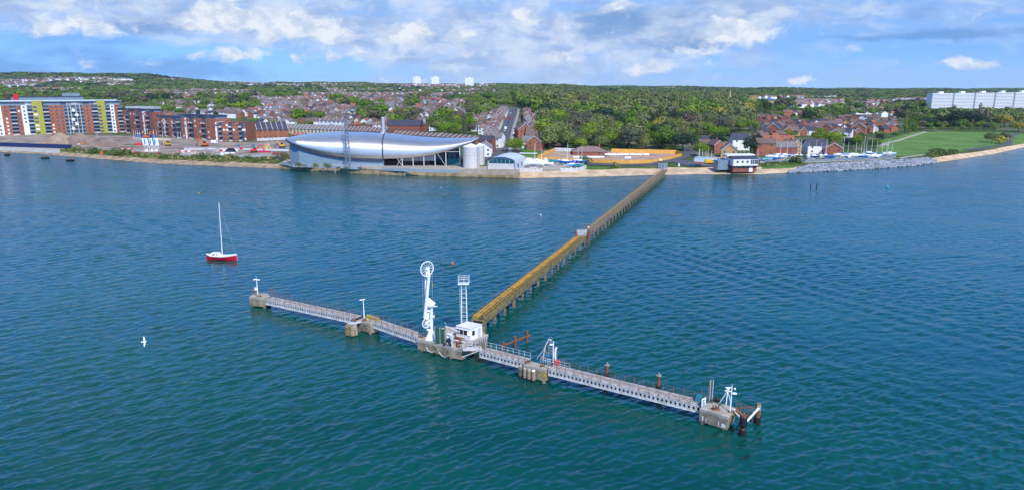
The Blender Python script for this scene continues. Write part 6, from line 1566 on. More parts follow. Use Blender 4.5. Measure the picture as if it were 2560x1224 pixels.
# belts and zones of trees: name, row lines, kinds
TR = []; ZR = {}
def zone(name, y0, y1, x0f, x1f, gap, pal, s=1., far=False, dens=1., step=1.35, avoid=None):
    """rows of trees between picture heights y0 (front) and y1 (back)"""
    r_ = ZR.get(name, 0)
    py = y0
    while py > y1:
        g = G((x0f(py)+x1f(py))/2, py)
        if g is None: break
        r_ += 1; ZR[name] = r_; x = x0f(py)+rnd.uniform(0, 5); k = 0; dpx = gap/(g.y/F)
        while x < x1f(py):
            px_, py_ = x+rnd.uniform(-.3, .3)*dpx, py+rnd.uniform(-.4, .4)
            if rnd.random() < dens and not (avoid and intree(px_, py_, avoid)):
                q_ = G(px_, py_)
                if q_ is not None: k += 1; kind, lk, _ = pick(patch(q_, pal)); TR.append((q_.y, q_, kind, lk, s*rnd.choice((.65, .8, .95, 1.05, 1.25, 1.55))*rnd.uniform(.92, 1.1), name, r_, k, far))
            x += dpx
        # next row a tree's depth further on
        g2 = g.y+gap*step; lo, hi = py-30, py
        for _ in range(14):
            m = (lo+hi)/2; q_ = G((x0f(py)+x1f(py))/2, m)
            if q_ is None or q_.y > g2: lo = m
            else: hi = m
        py = min(hi, py-.4)
PW = [('round', 'oak', 5), ('wide', 'oak', 3), ('round', 'pale', 3), ('tall', 'pale', 2), ('round', 'grey', 1.2), ('wide', 'dark', .35), ('round', 'yellow', .35)]
PT = [('round', 'oak', 5), ('wide', 'oak', 4), ('tall', 'oak', 1), ('round', 'grey', 2), ('round', 'dark', 1.3), ('round', 'pale', 1.5)]
li = lambda pts: (lambda y: interp(sorted(pts), y))
def patch(P, pal):
    n = math.sin(P.x*.021+1.3)+math.sin(P.y*.017+P.x*.009)+.7*math.sin(P.x*.047-P.y*.031)
    return [(a, b, w*(3.2 if (b == 'pale' and n > .7) or (b in ('dark', 'grey') and n < -.8) else (.5 if b == 'oak' and abs(n) > .8 else 1))) for a, b, w in pal]
avW = [(1405, 296, 26, 9), (1440, 285, 34, 9)]
zone('the oak wood behind the orange fence', 374, 246, li([(374, 1372), (340, 1360), (300, 1368), (280, 1330), (262, 1300), (246, 1290)]), li([(374, 1690), (340, 1760), (330, 1885), (300, 1880), (246, 1860)]), 11.5, PW, 1.12, avoid=avW, step=1.2)
for a, b, y, s in ((1365, 1420, 372, .7), (1800, 1895, 352, .9), (2020, 2095, 366, .8), (1872, 1890, 388, .8), (2110, 2190, 372, .75), (2160, 2230, 352, .6), (2295, 2500, 324, .9), (2300, 2562, 316, 1.15), (2320, 2562, 307, 1.15), (2300, 2562, 300, 1.1), (2330, 2562, 295, 1.0), (2290, 2505, 327, .55), (2300, 2510, 323, .7), (1860, 1960, 290, 1.1), (1855, 1950, 283, 1.2), (1860, 1960, 276, 1.2), (1750, 1790, 372, .7), (2010, 2060, 305, 1), (2020, 2110, 296, 1.), (2050, 2190, 290, 1.1), (1960, 2060, 283, 1.), (2060, 2170, 283, 1.2), (2070, 2180, 276, 1.1), (1880, 1960, 278, 1.1), (1900, 2000, 272, 1.), (2210, 2330, 290, 1.1), (2200, 2330, 278, 1.1), (2240, 2330, 302, 1.)):
    zone('the hedgerows towards the field' if a > 2150 else 'the estate gardens', y, y-.5, lambda _: a, lambda _: b, 9, PT if a < 2290 else PW, s)
zone('the green belt behind the town', 300, 299, lambda _: 905, lambda _: 975, 9, [('round', 'oak', 4), ('wide', 'oak', 2)], 1)
for (a, b, rx, ry) in TZ:
    yy = b+ry*.9
    while yy > b-ry*.75:
        wv = rx*math.sqrt(max(.05, 1-((yy-b)/ry)**2)); zone('the town gardens', yy, yy-.3, lambda _: a-wv, lambda _: a+wv, 9.5, [('round', 'oak', 6), ('wide', 'oak', 3), ('round', 'grey', 1), ('round', 'pale', 1)], 1.)
        yy -= 7
# scattered garden trees in the town and the estate
for k in range(190):
    px = rnd.uniform(640, 1225); py = rnd.uniform(242, 330); g = G(px, py)
    if g is None: continue
    kind, lk, _ = pick(PT); TR.append((g.y+60, g, kind, lk, rnd.uniform(.45, .8), 'the town gardens', ZR['the town gardens']+1+k//12, k % 12+1, False))
for k in range(120):
    px = rnd.uniform(1890, 2245); py = rnd.uniform(285, 350); g = G(px, py)
    kind, lk, _ = pick(PT); TR.append((g.y+60, g, kind, lk, rnd.uniform(.35, .6), 'the estate gardens', ZR['the estate gardens']+1+k//12, k % 12+1, False))
for a, b, y, s in ((310, 420, 262, 1.1), (330, 470, 255, 1.2), (0, 330, 250, 1.3), (0, 420, 244, 1.2), (400, 480, 272, .9), (490, 560, 284, .9), (415, 520, 258, 1.), (480, 545, 292, .8), (560, 640, 262, 1.1), (430, 470, 290, .8), (560, 640, 255, 1.2), (500, 640, 248, 1.2), (610, 640, 283, 1.)):
    zone('the trees behind the brick blocks', y, y-.5, lambda _: a, lambda _: b, 10, PT, s)
TR.sort(key=lambda r: (r[8], r[0]))
need = max(0, 296-NT_[0]); farT = {}
def far_tree(P, kind, lk, s, det=.35):
    key = ('f', kind, rnd.randint(0, 4), det)
    if key not in CM: CM[key] = crown_pts(hash(key[2])*7+3, kind, det)
    V = CM[key]; a = rnd.uniform(0, 6.28); c, s_ = math.cos(a), math.sin(a)
    R = np.array([[c, s_, 0], [-s_, c, 0], [0, 0, 1]])
    farT.setdefault(lk, []).append(((V*s)@R+np.array([P.x, P.y, P.z]), rnd.random()))
for i, (Y, P, kind, lk, s, name, r_, k, far) in enumerate(TR):
    if i < need and not far:
        tree(P, kind, lk, s, f'{FORM[kind]} {DESC.get(lk)} tree, {ordw(k)} in {ordw(r_)} line of {name}', 'trees of '+name)
    else: far_tree(P, kind, lk, s, .6)
# the far wooded country: clumps growing coarser with distance
HP = lambda px, py: None
def far_wood():
    n = 0; Y = 640.
    while Y < 5200:
        stp = max(10, Y/125.); u = -.97
        while u < .95:
            X = u*Y; z = zg(X, Y); px, py = proj((X, Y, z)); u += stp/Y*1.05
            if px < -330 or px > 2850: continue
            P = Vector((X+rnd.uniform(-.4, .4)*stp, Y+rnd.uniform(-.5, .5)*stp*2, 0)); P.z = zg(P.x, P.y); px, py = proj(P)
            if py > 262 and not (px > 2250 and py < 285 or 1290 < px < 1860 and py < 262 or px < 400 and py < 275): continue
            # towns leave gaps
            town = (0 < px < 340 and 194 < py < 216) or (400 < px < 500 and 194 < py < 203) or (560 < px < 780 and 207 < py < 217) or (960 < px < 1240 and 210 < py < 219) or (640 < px < 1130 and 238 < py < 262) or (1880 < px < 2330 and 243 < py < 270) or (400 < px < 480 and 245 < py < 262)
            if town and rnd.random() < (.72 if py < 230 else .66): continue
            if Y > 1100 and 1860 < px < 1945 and 243 < py < 264: continue
            lk = pick(patch(P*.45, [(0, 'oak', 9), (0, 'pale', 2.4), (0, 'dark', 1.3), (0, 'grey', 1.3)]))[1]
            s = stp/10.5*rnd.choice((.7, .85, 1.0, 1.15, 1.4)); sc = min(s, 1.0+.12*s)
            kind = 'round' if rnd.random() < .6 else 'wide'
            key = ('g', kind, rnd.randint(0, 5), Y > 1400)
            if key not in CM: CM[key] = crown_pts(key[2]*11+1, kind, .42 if Y <= 1400 else .16)
            V = CM[key]*np.array([s*.95, s*.95, min(1.15, max(.8, sc*.8))]); V = V+np.array([P.x, P.y, P.z-2])
            farT.setdefault(lk, []).append((V, rnd.random())); n += 1
        Y += stp*(1.5 if Y < 1500 else 2.2)
    return n
nfar = far_wood()
for lk, lst in farT.items():
    V = np.vstack([v for v, _ in lst]); A_ = np.concatenate([np.full(len(v), t) for v, t in lst])
    cols = {'oak': [(.098, .175, .008), (.048, .10, .010), (.13, .195, .012), (.06, .11, .016)], 'pale': [(.12, .15, .045), (.15, .17, .05), (.10, .12, .04)], 'dark': [(.012, .032, .014), (.02, .045, .02)], 'yellow': [(.24, .22, .02), (.22, .18, .03)], 'grey': [(.09, .085, .045), (.075, .09, .05), (.10, .07, .05)]}.get(lk, [(.06, .10, .02), (.08, .11, .03)])
    me = np_mesh('woodland', V, quads(len(V)//4), leafmat('woodland_'+lk, cols, True), A_)
    o = bpy.data.objects.new('woodland', me); COL.objects.link(o); tag(o, None, None, kind='stuff')
print('TREES', NT_[0], 'stuff', sum(len(v) for v in farT.values()), 'quads', sum(sum(len(a) for a, _ in v) for v in farT.values())//4, 'houses', HN[0], len(ROWS))
# ------------------------------------------------------------------ yard, site, vehicles, boats
M_tyre = mat('tyre', (.02, .02, .022), .8, var=0)
M_fenceo = mat('new_timber_fence', (.74, .40, .09), .8, scale=.8, col2=(.60, .29, .06))
def panels(name, pts, h, m, label, cat='fence', group=None, pw=1.9, postm=None):
    P = [G(a, b) for a, b in pts]; t = empty(name, P[0], label, cat, group); tot = 0
    spill = MB(); npz = 0
    for p0, p1 in zip(P, P[1:]):
        L, ln = frame(p0, p1); n = max(1, round(ln/pw))
        for k in range(n):
            x0, x1 = ln*k/n, ln*(k+1)/n; z0 = p0.z+(p1.z-p0.z)*k/n; z1 = p0.z+(p1.z-p0.z)*(k+1)/n
            b = MB().hexa([L(x0+.05, 0, z0-.2), L(x1-.05, 0, z1-.2), L(x1-.05, -.06, z1-.2), L(x0+.05, -.06, z0-.2)], [L(x0+.05, 0, z0+h), L(x1-.05, 0, z1+h), L(x1-.05, -.06, z1+h), L(x0+.05, -.06, z0+h)])
            b.box((x0-.06, -.08, min(z0, z1)-.3), (x0+.06, .05, z0+h+.1), L)
            if npz < 60: b.build('panel', m, t); npz += 1
            else: spill.add(b.v, b.f)
    if spill.v: o = spill.build('panels', m, t); o['kind'] = 'stuff'
    return t
panels('site_fence', [(1344, 400), (1400, 403), (1474, 406.5), (1530, 409), (1573, 410), (1627, 408), (1672, 400), (1704, 391.5)], 2.1, M_fenceo, 'long curved orange timber fence along the shore road', group='fences of the fenced plot', pw=2.6)
panels('site_fence', [(1704, 391), (1690, 385.5), (1528, 382)], 2.6, M_fenceo, 'orange timber fence across the back of the plot below the wood', group='fences of the fenced plot', pw=3.2)
panels('site_fence', [(1344, 399), (1387, 379)], 2.4, M_fenceo, 'short orange timber fence running uphill beside the mown green', group='fences of the fenced plot', pw=3)
panels('palisade_fence', [(1388, 378), (1440, 380), (1505, 382)], 2.2, M_lgrey, 'grey fence behind the bungalow at the wood foot', pw=3)
panels('palisade_fence', [(1300, 431), (1330, 431.5), (1356, 431.5)], 2.2, M_lgrey, 'grey palisade fence at the pavilion end of the boat yard', pw=2.5)
panels('palisade_fence', [(1401, 431.5), (1445, 430.5), (1466, 423)], 2.3, M_lgrey, 'grey palisade fence at the thicket end of the boat yard', pw=2.5)
panels('palisade_fence', [(1912, 408.5), (2000, 406), (2100, 402.5), (2190, 398), (2236, 394)], 1.5, M_gblue, 'long blue-grey fence before the yachts above the rocks', pw=4)
panels('hoarding', [(-30, 366), (60, 369), (120, 371), (181, 373)], 3.2, mat('navy_hoarding', (.015, .035, .12), .5), 'navy blue hoarding along the shore below the tall apartments', 'hoarding', pw=4)
panels('hoarding', [(338, 344), (395, 345)], 2.2, mat('royal_blue', (.01, .06, .35), .5), 'royal blue hoarding behind the white banners', 'hoarding', pw=4)
panels('palisade_fence', [(643, 353), (722, 350)], 2.2, M_lgrey, 'grey fence below the black slate terrace', pw=4)
panels('palisade_fence', [(450, 391), (560, 393), (640, 394), (705, 395)], 1.5, M_galv, 'thin grey site fence above the rough shore bank', pw=4)
sheet('seawall_slope', [[(-60, 375), (60, 380), (150, 385)], [(-60, 367), (60, 370), (150, 374)]], mat('seawall_gravel', (.42, .40, .37), .95, scale=.3), .3)
sheet('bank_grass', [[(1905, 423), (1960, 421), (2060, 414), (2200, 409), (2330, 401)], [(1915, 409), (1970, 407), (2060, 405.5), (2200, 400), (2330, 391)]], M_rough, .25, sub=5)
sheet('green', [[(1903, 424), (1945, 423), (1985, 421)], [(1910, 410), (1960, 408.5), (2012, 408)]], M_grass, .4)
sheet('slipway', [[(1826, 432), (1905, 432)], [(1832, 424), (1897, 424)]], M_concl, .3)
strip('path', [(1925, 409.5), (2050, 406.5), (2160, 402.5), (2250, 396.5), (2310, 389)], 3, M_path, .35)
sheet('compound_ground', [[(1735, 409), (1800, 410)], [(1738, 392), (1805, 393)]], M_concl, .2)

# --- rocks
def rocks():
    V = []; Fq = []; rr = random.Random(3); n = 0
    base = [(-1, -1, -1), (1, -1, -1), (1, 1, -1), (-1, 1, -1), (-1, -1, 1), (1, -1, 1), (1, 1, 1), (-1, 1, 1)]; q = [(0, 3, 2, 1), (4, 5, 6, 7), (0, 1, 5, 4), (1, 2, 6, 5), (2, 3, 7, 6), (3, 0, 4, 7)]
    for k in range(3600):
        px = rr.uniform(1972, 2338); u0 = W(px, interp(SHORE, px), 0); u = u0.x/u0.y; f = rr.random(); d = -2.5+f*12*min(1, (px-1968)/60, (2342-px)/50+.25)
        Y = ys(u)+d; z = max(-.3, min(2.9, .28*(d+2.5)))+rr.uniform(-.1, .35); s = rr.uniform(.35, .85); c, s_ = math.cos(k), math.sin(k)
        for b in base:
            x, y, w = (b[0]*s*rr.uniform(.6, 1.1), b[1]*s*rr.uniform(.5, 1), b[2]*s*rr.uniform(.4, .85)); V.append((u*Y+x*c-y*s_, Y+x*s_+y*c, z+w))
        Fq += [[8*n+i for i in f_] for f_ in q]; n += 1
    me = np_mesh('rock_bank', V, Fq, leafmat('grey_rock', [(.10, .12, .15), (.20, .22, .26), (.30, .32, .36), (.07, .08, .10)], True), np.repeat(np.array([rr.random() for _ in range(n)]), 8))
    o = bpy.data.objects.new('rock_bank', me); COL.objects.link(o); tag(o, None, None, kind='stuff')
rocks()
sb = MB()
# --- vehicles
def car_meshes(kind):
    b = MB(); g = MB(); w = MB()
    if kind == 'car':
        b.hexa([(-2.05, -.85, .3), (2.05, -.85, .3), (2.05, .85, .3), (-2.05, .85, .3)], [(-2.0, -.82, .85), (1.9, -.82, .75), (1.9, .82, .75), (-2.0, .82, .85)])
        b.hexa([(-1.7, -.78, .85), (1.0, -.78, .8), (1.0, .78, .8), (-1.7, .78, .85)], [(-1.3, -.62, 1.42), (.3, -.62, 1.42), (.3, .62, 1.42), (-1.3, .62, 1.42)])
        g.hexa([(-1.62, -.8, .9), (.9, -.8, .86), (.9, .8, .86), (-1.62, .8, .9)], [(-1.28, -.66, 1.34), (.32, -.66, 1.34), (.32, .66, 1.34), (-1.28, .66, 1.34)]); wx = (-1.3, 1.3)
    else:
        b.hexa([(-2.6, -.95, .35), (2.6, -.95, .35), (2.6, .95, .35), (-2.6, .95, .35)], [(-2.55, -.9, 2.3), (1.2, -.9, 2.3), (1.2, .9, 2.3), (-2.55, .9, 2.3)])
        g.hexa([(1.3, -.97, 1.2), (2.1, -.97, 1.1), (2.1, .97, 1.1), (1.3, .97, 1.2)], [(1.1, -.93, 2.0), (1.4, -.93, 2.0), (1.4, .93, 2.0), (1.1, .93, 2.0)]); wx = (-1.7, 1.7)
    w.tube((0, -.1, 0), (0, .1, 0), .33, n=12)
    return b, g, w, wx
VC = {}
def vehicle(P, rz, kind, m, label, group='parked cars and vans', cat=None):
    if kind not in VC: VC[kind] = car_meshes(kind)
    b, g, w, wx = VC[kind]
    t = empty('parked_'+kind, P, label, cat or kind, group, rz=rz)
    inst('body', mc(('vb', kind, m.name), lambda: b.mesh('body', m)), t); inst('glazing', mc(('vg', kind), lambda: g.mesh('glazing', M_dark)), t)
    for x in wx:
        for y in (-.82, .82): inst('wheel', mc('vw', lambda: w.mesh('wheel', M_tyre)), t, (x, y, .33))
CCOL = {'white': M_white, 'blue': mat('car_blue', (.03, .10, .32), .3, var=0, spec=.6), 'dark': mat('car_dark', (.02, .022, .03), .3, var=0, spec=.6), 'silver': mat('car_silver', (.45, .46, .48), .3, .6, var=0), 'red': mat('car_red', (.40, .02, .02), .3, var=0), 'yellow': mat('van_yellow', (.75, .42, .01), .4, var=0)}
street = [(1257, 356, 'car', 'white'), (1258.5, 345, 'car', 'dark'), (1259.5, 339, 'car', 'blue'), (1262, 329, 'car', 'silver'), (1264, 323.5, 'van', 'white'), (1267, 315, 'car', 'blue'), (1268.5, 311, 'car', 'blue'), (1269.5, 307.5, 'car', 'dark'), (1270.5, 304, 'car', 'blue'), (1271.5, 300.5, 'car', 'red'), (1272.5, 297, 'car', 'dark'), (1274, 294, 'car', 'red'), (1275, 291, 'car', 'blue'), (1276, 288, 'car', 'blue'), (1277, 285, 'car', 'silver'), (1279, 280, 'car', 'blue'), (1281, 276.5, 'car', 'dark')]
A = G(1257, 356); B = G(1278, 282); ra = math.atan2(B.y-A.y, B.x-A.x)
for k, (px, py, kd, c) in enumerate(street):
    P = G(px, py, .3); P.z += .26; vehicle(P, ra, kd, CCOL[c], f'{c} {kd}, {ordw(k+1)} in the kerb line up the straight street', 'cars parked along the straight street')
for k, (px, py, kd, c) in enumerate([(1285.5, 336, 'car', 'white'), (1287, 330, 'car', 'white'), (1289, 277, 'car', 'dark'), (1291, 273, 'car', 'blue')]):
    P = G(px, py); P.z += .26; vehicle(P, ra, kd, CCOL[c], f'{c} car, {ordw(k+1)} up the street on the wood side', 'cars parked along the straight street')
for px, py, rz, kd, c, lab in [(1228, 376, .1, 'car', 'dark', 'dark car at the street foot beside the white corner house'), (1235, 376.5, .1, 'car', 'silver', 'silver car at the street foot beside the dark one'), (1733, 416.5, .1, 'car', 'blue', 'dark blue car parked by the shore road, nearer the pier'), (1745, 417, .1, 'car', 'dark', 'black car parked by the shore road beside the dark blue one'),
                               (1762, 415.5, .2, 'car', 'silver', 'silver car parked by the shore road near the yellow van'), (1711, 377.5, 1.6, 'car', 'blue', 'purple-blue car coming down the lane beside the dark tree'), (1773, 409.5, .05, 'van', 'yellow', 'bright yellow van beside the pale blue compound'), (537, 359, .2, 'van', 'white', 'white van parked beside the brick corner block'),
                               (706, 373.5, 0, 'car', 'dark', 'dark car parked on the site near the silver roof tip'), (443, 341, 0, 'car', 'yellow', 'yellow car beside the bright blue skip'), (665, 351.5, 0, 'car', 'dark', 'black car below the brick slate-roofed terrace'), (1820, 418, 1.2, 'car', 'white', 'white car beside the brick garage hut'), (2010, 396, 0, 'car', 'dark', 'dark car parked among the yachts'), (1903, 403, 0, 'car', 'silver', 'silver car behind the club house')]:
    P = G(px, py); P.z += .25; vehicle(P, rz, kd, CCOL[c], lab)
# --- boats ashore
def boat_mesh():
    Lh = 4.; xs = [Lh*math.sin(k*math.pi/2/7) for k in range(-7, 8)]; rows = []
    for x in xs:
        s = x/Lh; w = 1.3*max(0, 1-abs(s)**2.4)**.7*(.95 if s < 0 else 1); sh = 2.35+.35*s*s
        rows.append([(x+(.3 if x > 3.9 else 0), sg*w*f, z) for sg, f, z in ((-1, 1., sh), (-1, .92, 1.7), (-1, .5, 1.1), (1, 0, .9), (1, .5, 1.1), (1, .92, 1.7), (1, 1., sh))])
    h = MB().grid(rows)
    d = MB().grid([[r[0], (r[0][0], 0, r[0][2]+.1), r[-1]] for r in rows])
    d.hexa([(-2.3, -.75, 2.3), (1.3, -.6, 2.3), (1.3, .6, 2.3), (-2.3, .75, 2.3)], [(-2.0, -.6, 2.95), (.7, -.45, 2.8), (.7, .45, 2.8), (-2.0, .6, 2.95)])
    k = MB().hexa([(-1.2, -.12, .3), (.8, -.12, .3), (.8, .12, .3), (-1.2, .12, .3)], [(-1.4, -.15, 1.2), (1.2, -.15, 1.2), (1.2, .15, 1.2), (-1.4, .15, 1.2)])
    c = MB()
    for x in (-1.8, 1.6):
        for y in (-1, 1): c.tube((x, y*1.2, 0), (x, y*.75, 1.5), .07, n=5)
        c.tube((x, -1.2, .08), (x, 1.2, .08), .08, n=5)
    c.tube((-1.8, 0, .1), (1.6, 0, .1), .1, n=5)
    return h, d, k, c
BM = boat_mesh()
def boat(P, rz, m, dm, mast, label, s=1., grp='yachts laid up ashore', cover=None):
    t = empty('yacht', P, label, 'yacht', grp, rz=rz); t.scale = (s, s, s); h, d, k, c = BM
    inst('hull', mc(('bh', m.name), lambda: h.mesh('hull', m)), t); inst('deck', mc(('bd', dm.name), lambda: d.mesh('deck', dm)), t)
    inst('keel', mc('bk', lambda: k.mesh('keel', M_gblue)), t); inst('cradle', mc('bc', lambda: c.mesh('cradle', M_galv)), t)
    if mast: 
        zz = mast/s; inst('mast', mc(('bm', round(zz)), lambda: MB().tube((.5, 0, 2.4), (.5, 0, round(zz)), .11, .07, n=6).tube((.5, -.9, 2.4+(zz-2.4)*.6), (.5, .9, 2.4+(zz-2.4)*.6), .04, n=4).tube((.45, 0, 3.1), (-2.4, 0, 3.0), .1, n=5).mesh('mast', M_white)), t)
HB = {'white': M_white, 'blue': mat('hull_blue', (.02, .10, .35), .4, var=0), 'pale blue': mat('hull_pale_blue', (.25, .52, .70), .4, var=0), 'teal': mat('hull_teal', (.03, .30, .33), .4, var=0), 'cream': M_cream}
bl = [(1948, 397, 361), (1964, 398, 352), (1992, 397, 350), (2000, 399, 350), (2020, 399, 357), (2036, 398, 351), (2051, 399, 358), (2063, 398, 348), (2108, 393, 343), (2116, 397, 355), (2140, 398, 356), (2149, 398.5, 363), (2158, 393, 341), (2165, 397, 352), (2175, 392, 347), (2188, 396, 355), (2203, 394, 357), (2213, 393, 361), (2219, 391, 352), (2226, 393, 360)]
for k, (px, py, yt) in enumerate(bl):
    P = G(px, py); P.z += .2; c = rnd.choice(['white', 'white', 'white', 'pale blue', 'blue', 'cream']); boat(P, rnd.choice((0, .3, 1.1, 1.9, -.3, 2.8)), HB[c], M_white if rnd.random() < .8 else M_teal, ztop(P.y, yt)-P.z, f'{c}-hulled yacht with mast up, {ordw(k+1)} along the fence above the rocks', rnd.uniform(.8, 1.05))
for k, (px, py, c, dm) in enumerate([(1957, 399, 'white', M_white), (1975, 398, 'white', M_white), (2075, 400, 'blue', M_blue), (2086, 399.5, 'teal', M_teal), (2098, 395, 'white', M_white), (2122, 399, 'white', M_white), (2132, 393, 'white', M_white), (1935, 403, 'blue', M_blue), (1917, 404, 'pale blue', M_teal), (2183, 398, 'white', M_white), (1928, 399, 'white', M_white)]):
    P = G(px, py); P.z += .2; boat(P, rnd.choice((0, .2, -.3, 1.)), HB[c], dm, 0, f'mastless {c} boat, {ordw(k+1)} of those among the yachts above the rocks', rnd.uniform(.75, 1.0))
for k, (px, py, yt, c, s, rz, lab) in enumerate([(1334, 420, 360, 'white', 1.35, .1, 'largest white yacht in the yard beside the pavilion, mast up'), (1352, 412, 374, 'white', 1., -.2, 'white yacht behind the largest one in the pavilion yard'), (1325, 411, 0, 'white', 1.1, .2, 'mastless white boat close to the pavilion'), (1380, 409, 0, 'teal', .8, .1, 'boat under a dark green cover in the middle of the yard'), (1394, 408, 0, 'blue', .7, .5, 'small dark boat beside the green-covered one'),
                          (1416, 414, 362, 'blue', 1.1, .1, 'blue and white yacht with the tallest mast at the yard middle'), (1443, 411, 366, 'white', .9, .2, 'white yacht with a mast, nearer of the pair at the thicket end'), (1452, 411.5, 366, 'blue', .95, 0, 'blue-hulled yacht with a mast, farther of the pair at the thicket end'), (1432, 420, 0, 'pale blue', .9, .1, 'small pale blue boat behind the grey palisade'), (1447, 421, 0, 'teal', .8, -.2, 'small pale green boat behind the grey palisade'), (1366, 417, 0, 'white', .9, 0, 'low white boat beside the white containers')]):
    P = G(px, py); P.z += .15; boat(P, rz, HB[c], M_white if c != 'teal' else M_teal, (ztop(P.y, yt)-P.z) if yt else 0, lab, s, 'boats in the yard by the pavilion')
for k, (px, py, yt) in enumerate([(1747, 397, 373), (1754, 399, 376), (1763, 398, 375), (1768, 400, 375), (1777, 399, 374), (1812, 402, 378), (1848, 396, 372), (1858, 396, 374), (1870, 396, 371), (1893, 398, 372)]):
    P = G(px, py); t = empty('dinghy', P, ordw(k+1)+' small sailing dinghy with a thin mast behind the club compound', 'dinghy', 'dinghies in the club compound')
    inst('hull', mc('dh', lambda: MB().hexa([(-1.6, -.4, .3), (1.3, -.3, .3), (1.3, .3, .3), (-1.6, .4, .3)], [(-1.8, -.7, .9), (2.2, -.1, .9), (2.2, .1, .9), (-1.8, .7, .9)]).mesh('hull', HB['pale blue'])), t)
    MB().tube(P+Vector((.3, 0, .8)), (P.x+.3, P.y, ztop(P.y, yt)), .09, .06, n=5).build('mast', M_white, t)
# --- boxes and stores
def box(name, px, py, w, d, h, m, label, cat, group=None, rz=0., rib=True, roofm=None, P=None):
    P = P or G(px, py); t = empty(name, P, label, cat, group, rz=rz)
    b = MB().box((-w/2, 0, -.3), (w/2, d, h)); 
    if rib:
        for k in range(int(w/.6)+1): b.box((-w/2+k*.6-.06, -.05, .1), (-w/2+k*.6+.06, 0, h-.1))
    b.build('body', m, t); MB().box((-w/2-.08, -.1, h), (w/2+.08, d+.1, h+.14)).build('roof', roofm or m, t)
    for x in (-w/2, w/2): MB().box((x-.09, -.09, -.2), (x+.09, .09, h+.02)).build('corner_post', roofm or m, t)
    return t
box('container', 1378, 430.5, 10, 2.4, 2.6, M_white, 'long white container at the yard edge above the beach', 'container')
M_cpale = mat('compound_blue', (.22, .50, .75), .5)
box('cabin', 1773, 399, 6, 5, 3.2, M_cpale, 'bright blue cabin in the club compound, nearer the leafy tree', 'cabin', roofm=mat('sky_roof', (.10, .35, .70), .5))
box('cabin', 1789, 400, 6, 5, 3.4, M_cpale, 'bright blue cabin in the club compound, nearer the buff house', 'cabin', roofm=mat('sky_roof', (.10, .35, .70), .5))
panels('palisade_fence', [(1735, 404), (1765, 406), (1797, 406)], 2, M_bluew, 'pale blue fence round the club compound', pw=3)
panels('low_wall', [(1733, 409.5), (1768, 410)], 1., M_brickd, 'low brick wall before the pale blue compound', 'wall', pw=6)
box('container', 318, 346, 9, 2.5, 2.4, mat('orange_container', (.45, .10, .04), .6), 'rusty orange container on the building site', 'container')
box('container', 448, 345, 4, 3, 3.2, mat('bright_blue_skip', (.01, .16, .60), .5), 'bright blue container below the brick blocks', 'container')
box('container', 438, 381, 8, 2.6, 1.6, mat('navy_skip', (.01, .015, .04), .6), 'black skip at the edge of the shore bank', 'container')
box('container', 605, 386, 11, 3, 3.6, mat('navy_container', (.06, .10, .22), .6), 'slate blue container near the scrub bank', 'container')
box('container', 628, 384, 5, 3, 3.2, mat('grey_container', (.25, .27, .33), .6), 'grey container beside the slate blue one', 'container')
box('container', 712, 361, 7, 3, 3.4, M_white, 'white site cabin close to the silver roof tip', 'container')
box('container', 690, 374, 6, 2.5, 2.6, M_white, 'small white cabin between the timber pile and the roof tip', 'container')
box('container', 384, 347, 5, 2.5, 2.4, mat('pale_cyan', (.35, .65, .75), .5), 'pale cyan container at the end of the blue hoarding', 'container')
for k, px in enumerate((223, 232, 241, 250, 259, 268)): box('concrete_block', px, 345.5, 1.8, 1.4, 1.9, M_white, ordw(k+1)+' white block of the row below the apartments', 'block', 'white blocks on the site', rib=False)
for k, (px, py) in enumerate([(532, 369), (551, 369), (561, 368.5), (569, 368.3), (578, 368), (587, 368), (648, 365), (486, 369)]): box('bulk_bag', px, py, 2.4, 2, 1.9, M_white, ordw(k+1)+' white bulk bag on the site, from the banner side', 'bag', 'white bulk bags on the site', rib=False)
for k in range(9): box('pallet_stack', 596+k*5.5, 366.5, 1.7, 2.5, 2.6+.3*(k % 3), M_rend, ordw(k+1)+' white wrapped pallet stack in the long row by the brick corner block', 'pallet', 'wrapped pallets in a row', rib=False)
sheet('haul_road', [[(460, 377), (560, 375), (722, 380)], [(460, 371), (560, 371), (722, 374)]], mat('pale_hardcore', (.58, .56, .53), .9, scale=.4), .25)
def mound(px, py, w, d, h, label, m=M_dirt):
    P = G(px, py); rows = []; rr = random.Random(int(px))
    for i in range(15):
        u = -1+2*i/14; r = []
        for j in range(11):
            v = -1+2*j/10; f = max(0, 1-(u*u+v*v))**.8; z = h*f*(1+.18*math.sin(u*7+px)+.12*math.sin(v*9)) if f > 0 else -.6; x = P.x+u*w/2; y = P.y+d/2+v*d/2; r.append((x, y, P.z-.3+z))
        rows.append(r)
    o = MB().grid([r[::-1] for r in rows]).build('earth_mound', m, smooth=True, loc=P); tag(o, label, 'mound', 'heaps of earth on the site')
M_mound = mat('mound_earth', (.34, .26, .18), .95, scale=.12, col2=(.22, .16, .11))
mound(128, 366, 36, 26, 8, 'largest brown earth mound behind the navy hoarding', M_mound); mound(178, 363, 34, 24, 7, 'second earth mound, merging with the largest one', mat('mound_dark', (.26, .19, .15), .95, scale=.1, col2=(.17, .12, .10))); mound(252, 367, 30, 16, 4, 'low dark earth mound beyond the hoarding end', MATS['mound_dark'])
mound(478, 390, 22, 10, 2.5, 'pale sandy heap on the shore bank', mat('sandy_heap', (.46, .39, .31), .95)); mound(400, 352, 18, 8, 2, 'pale sandy heap behind the white banners', MATS['sandy_heap'])
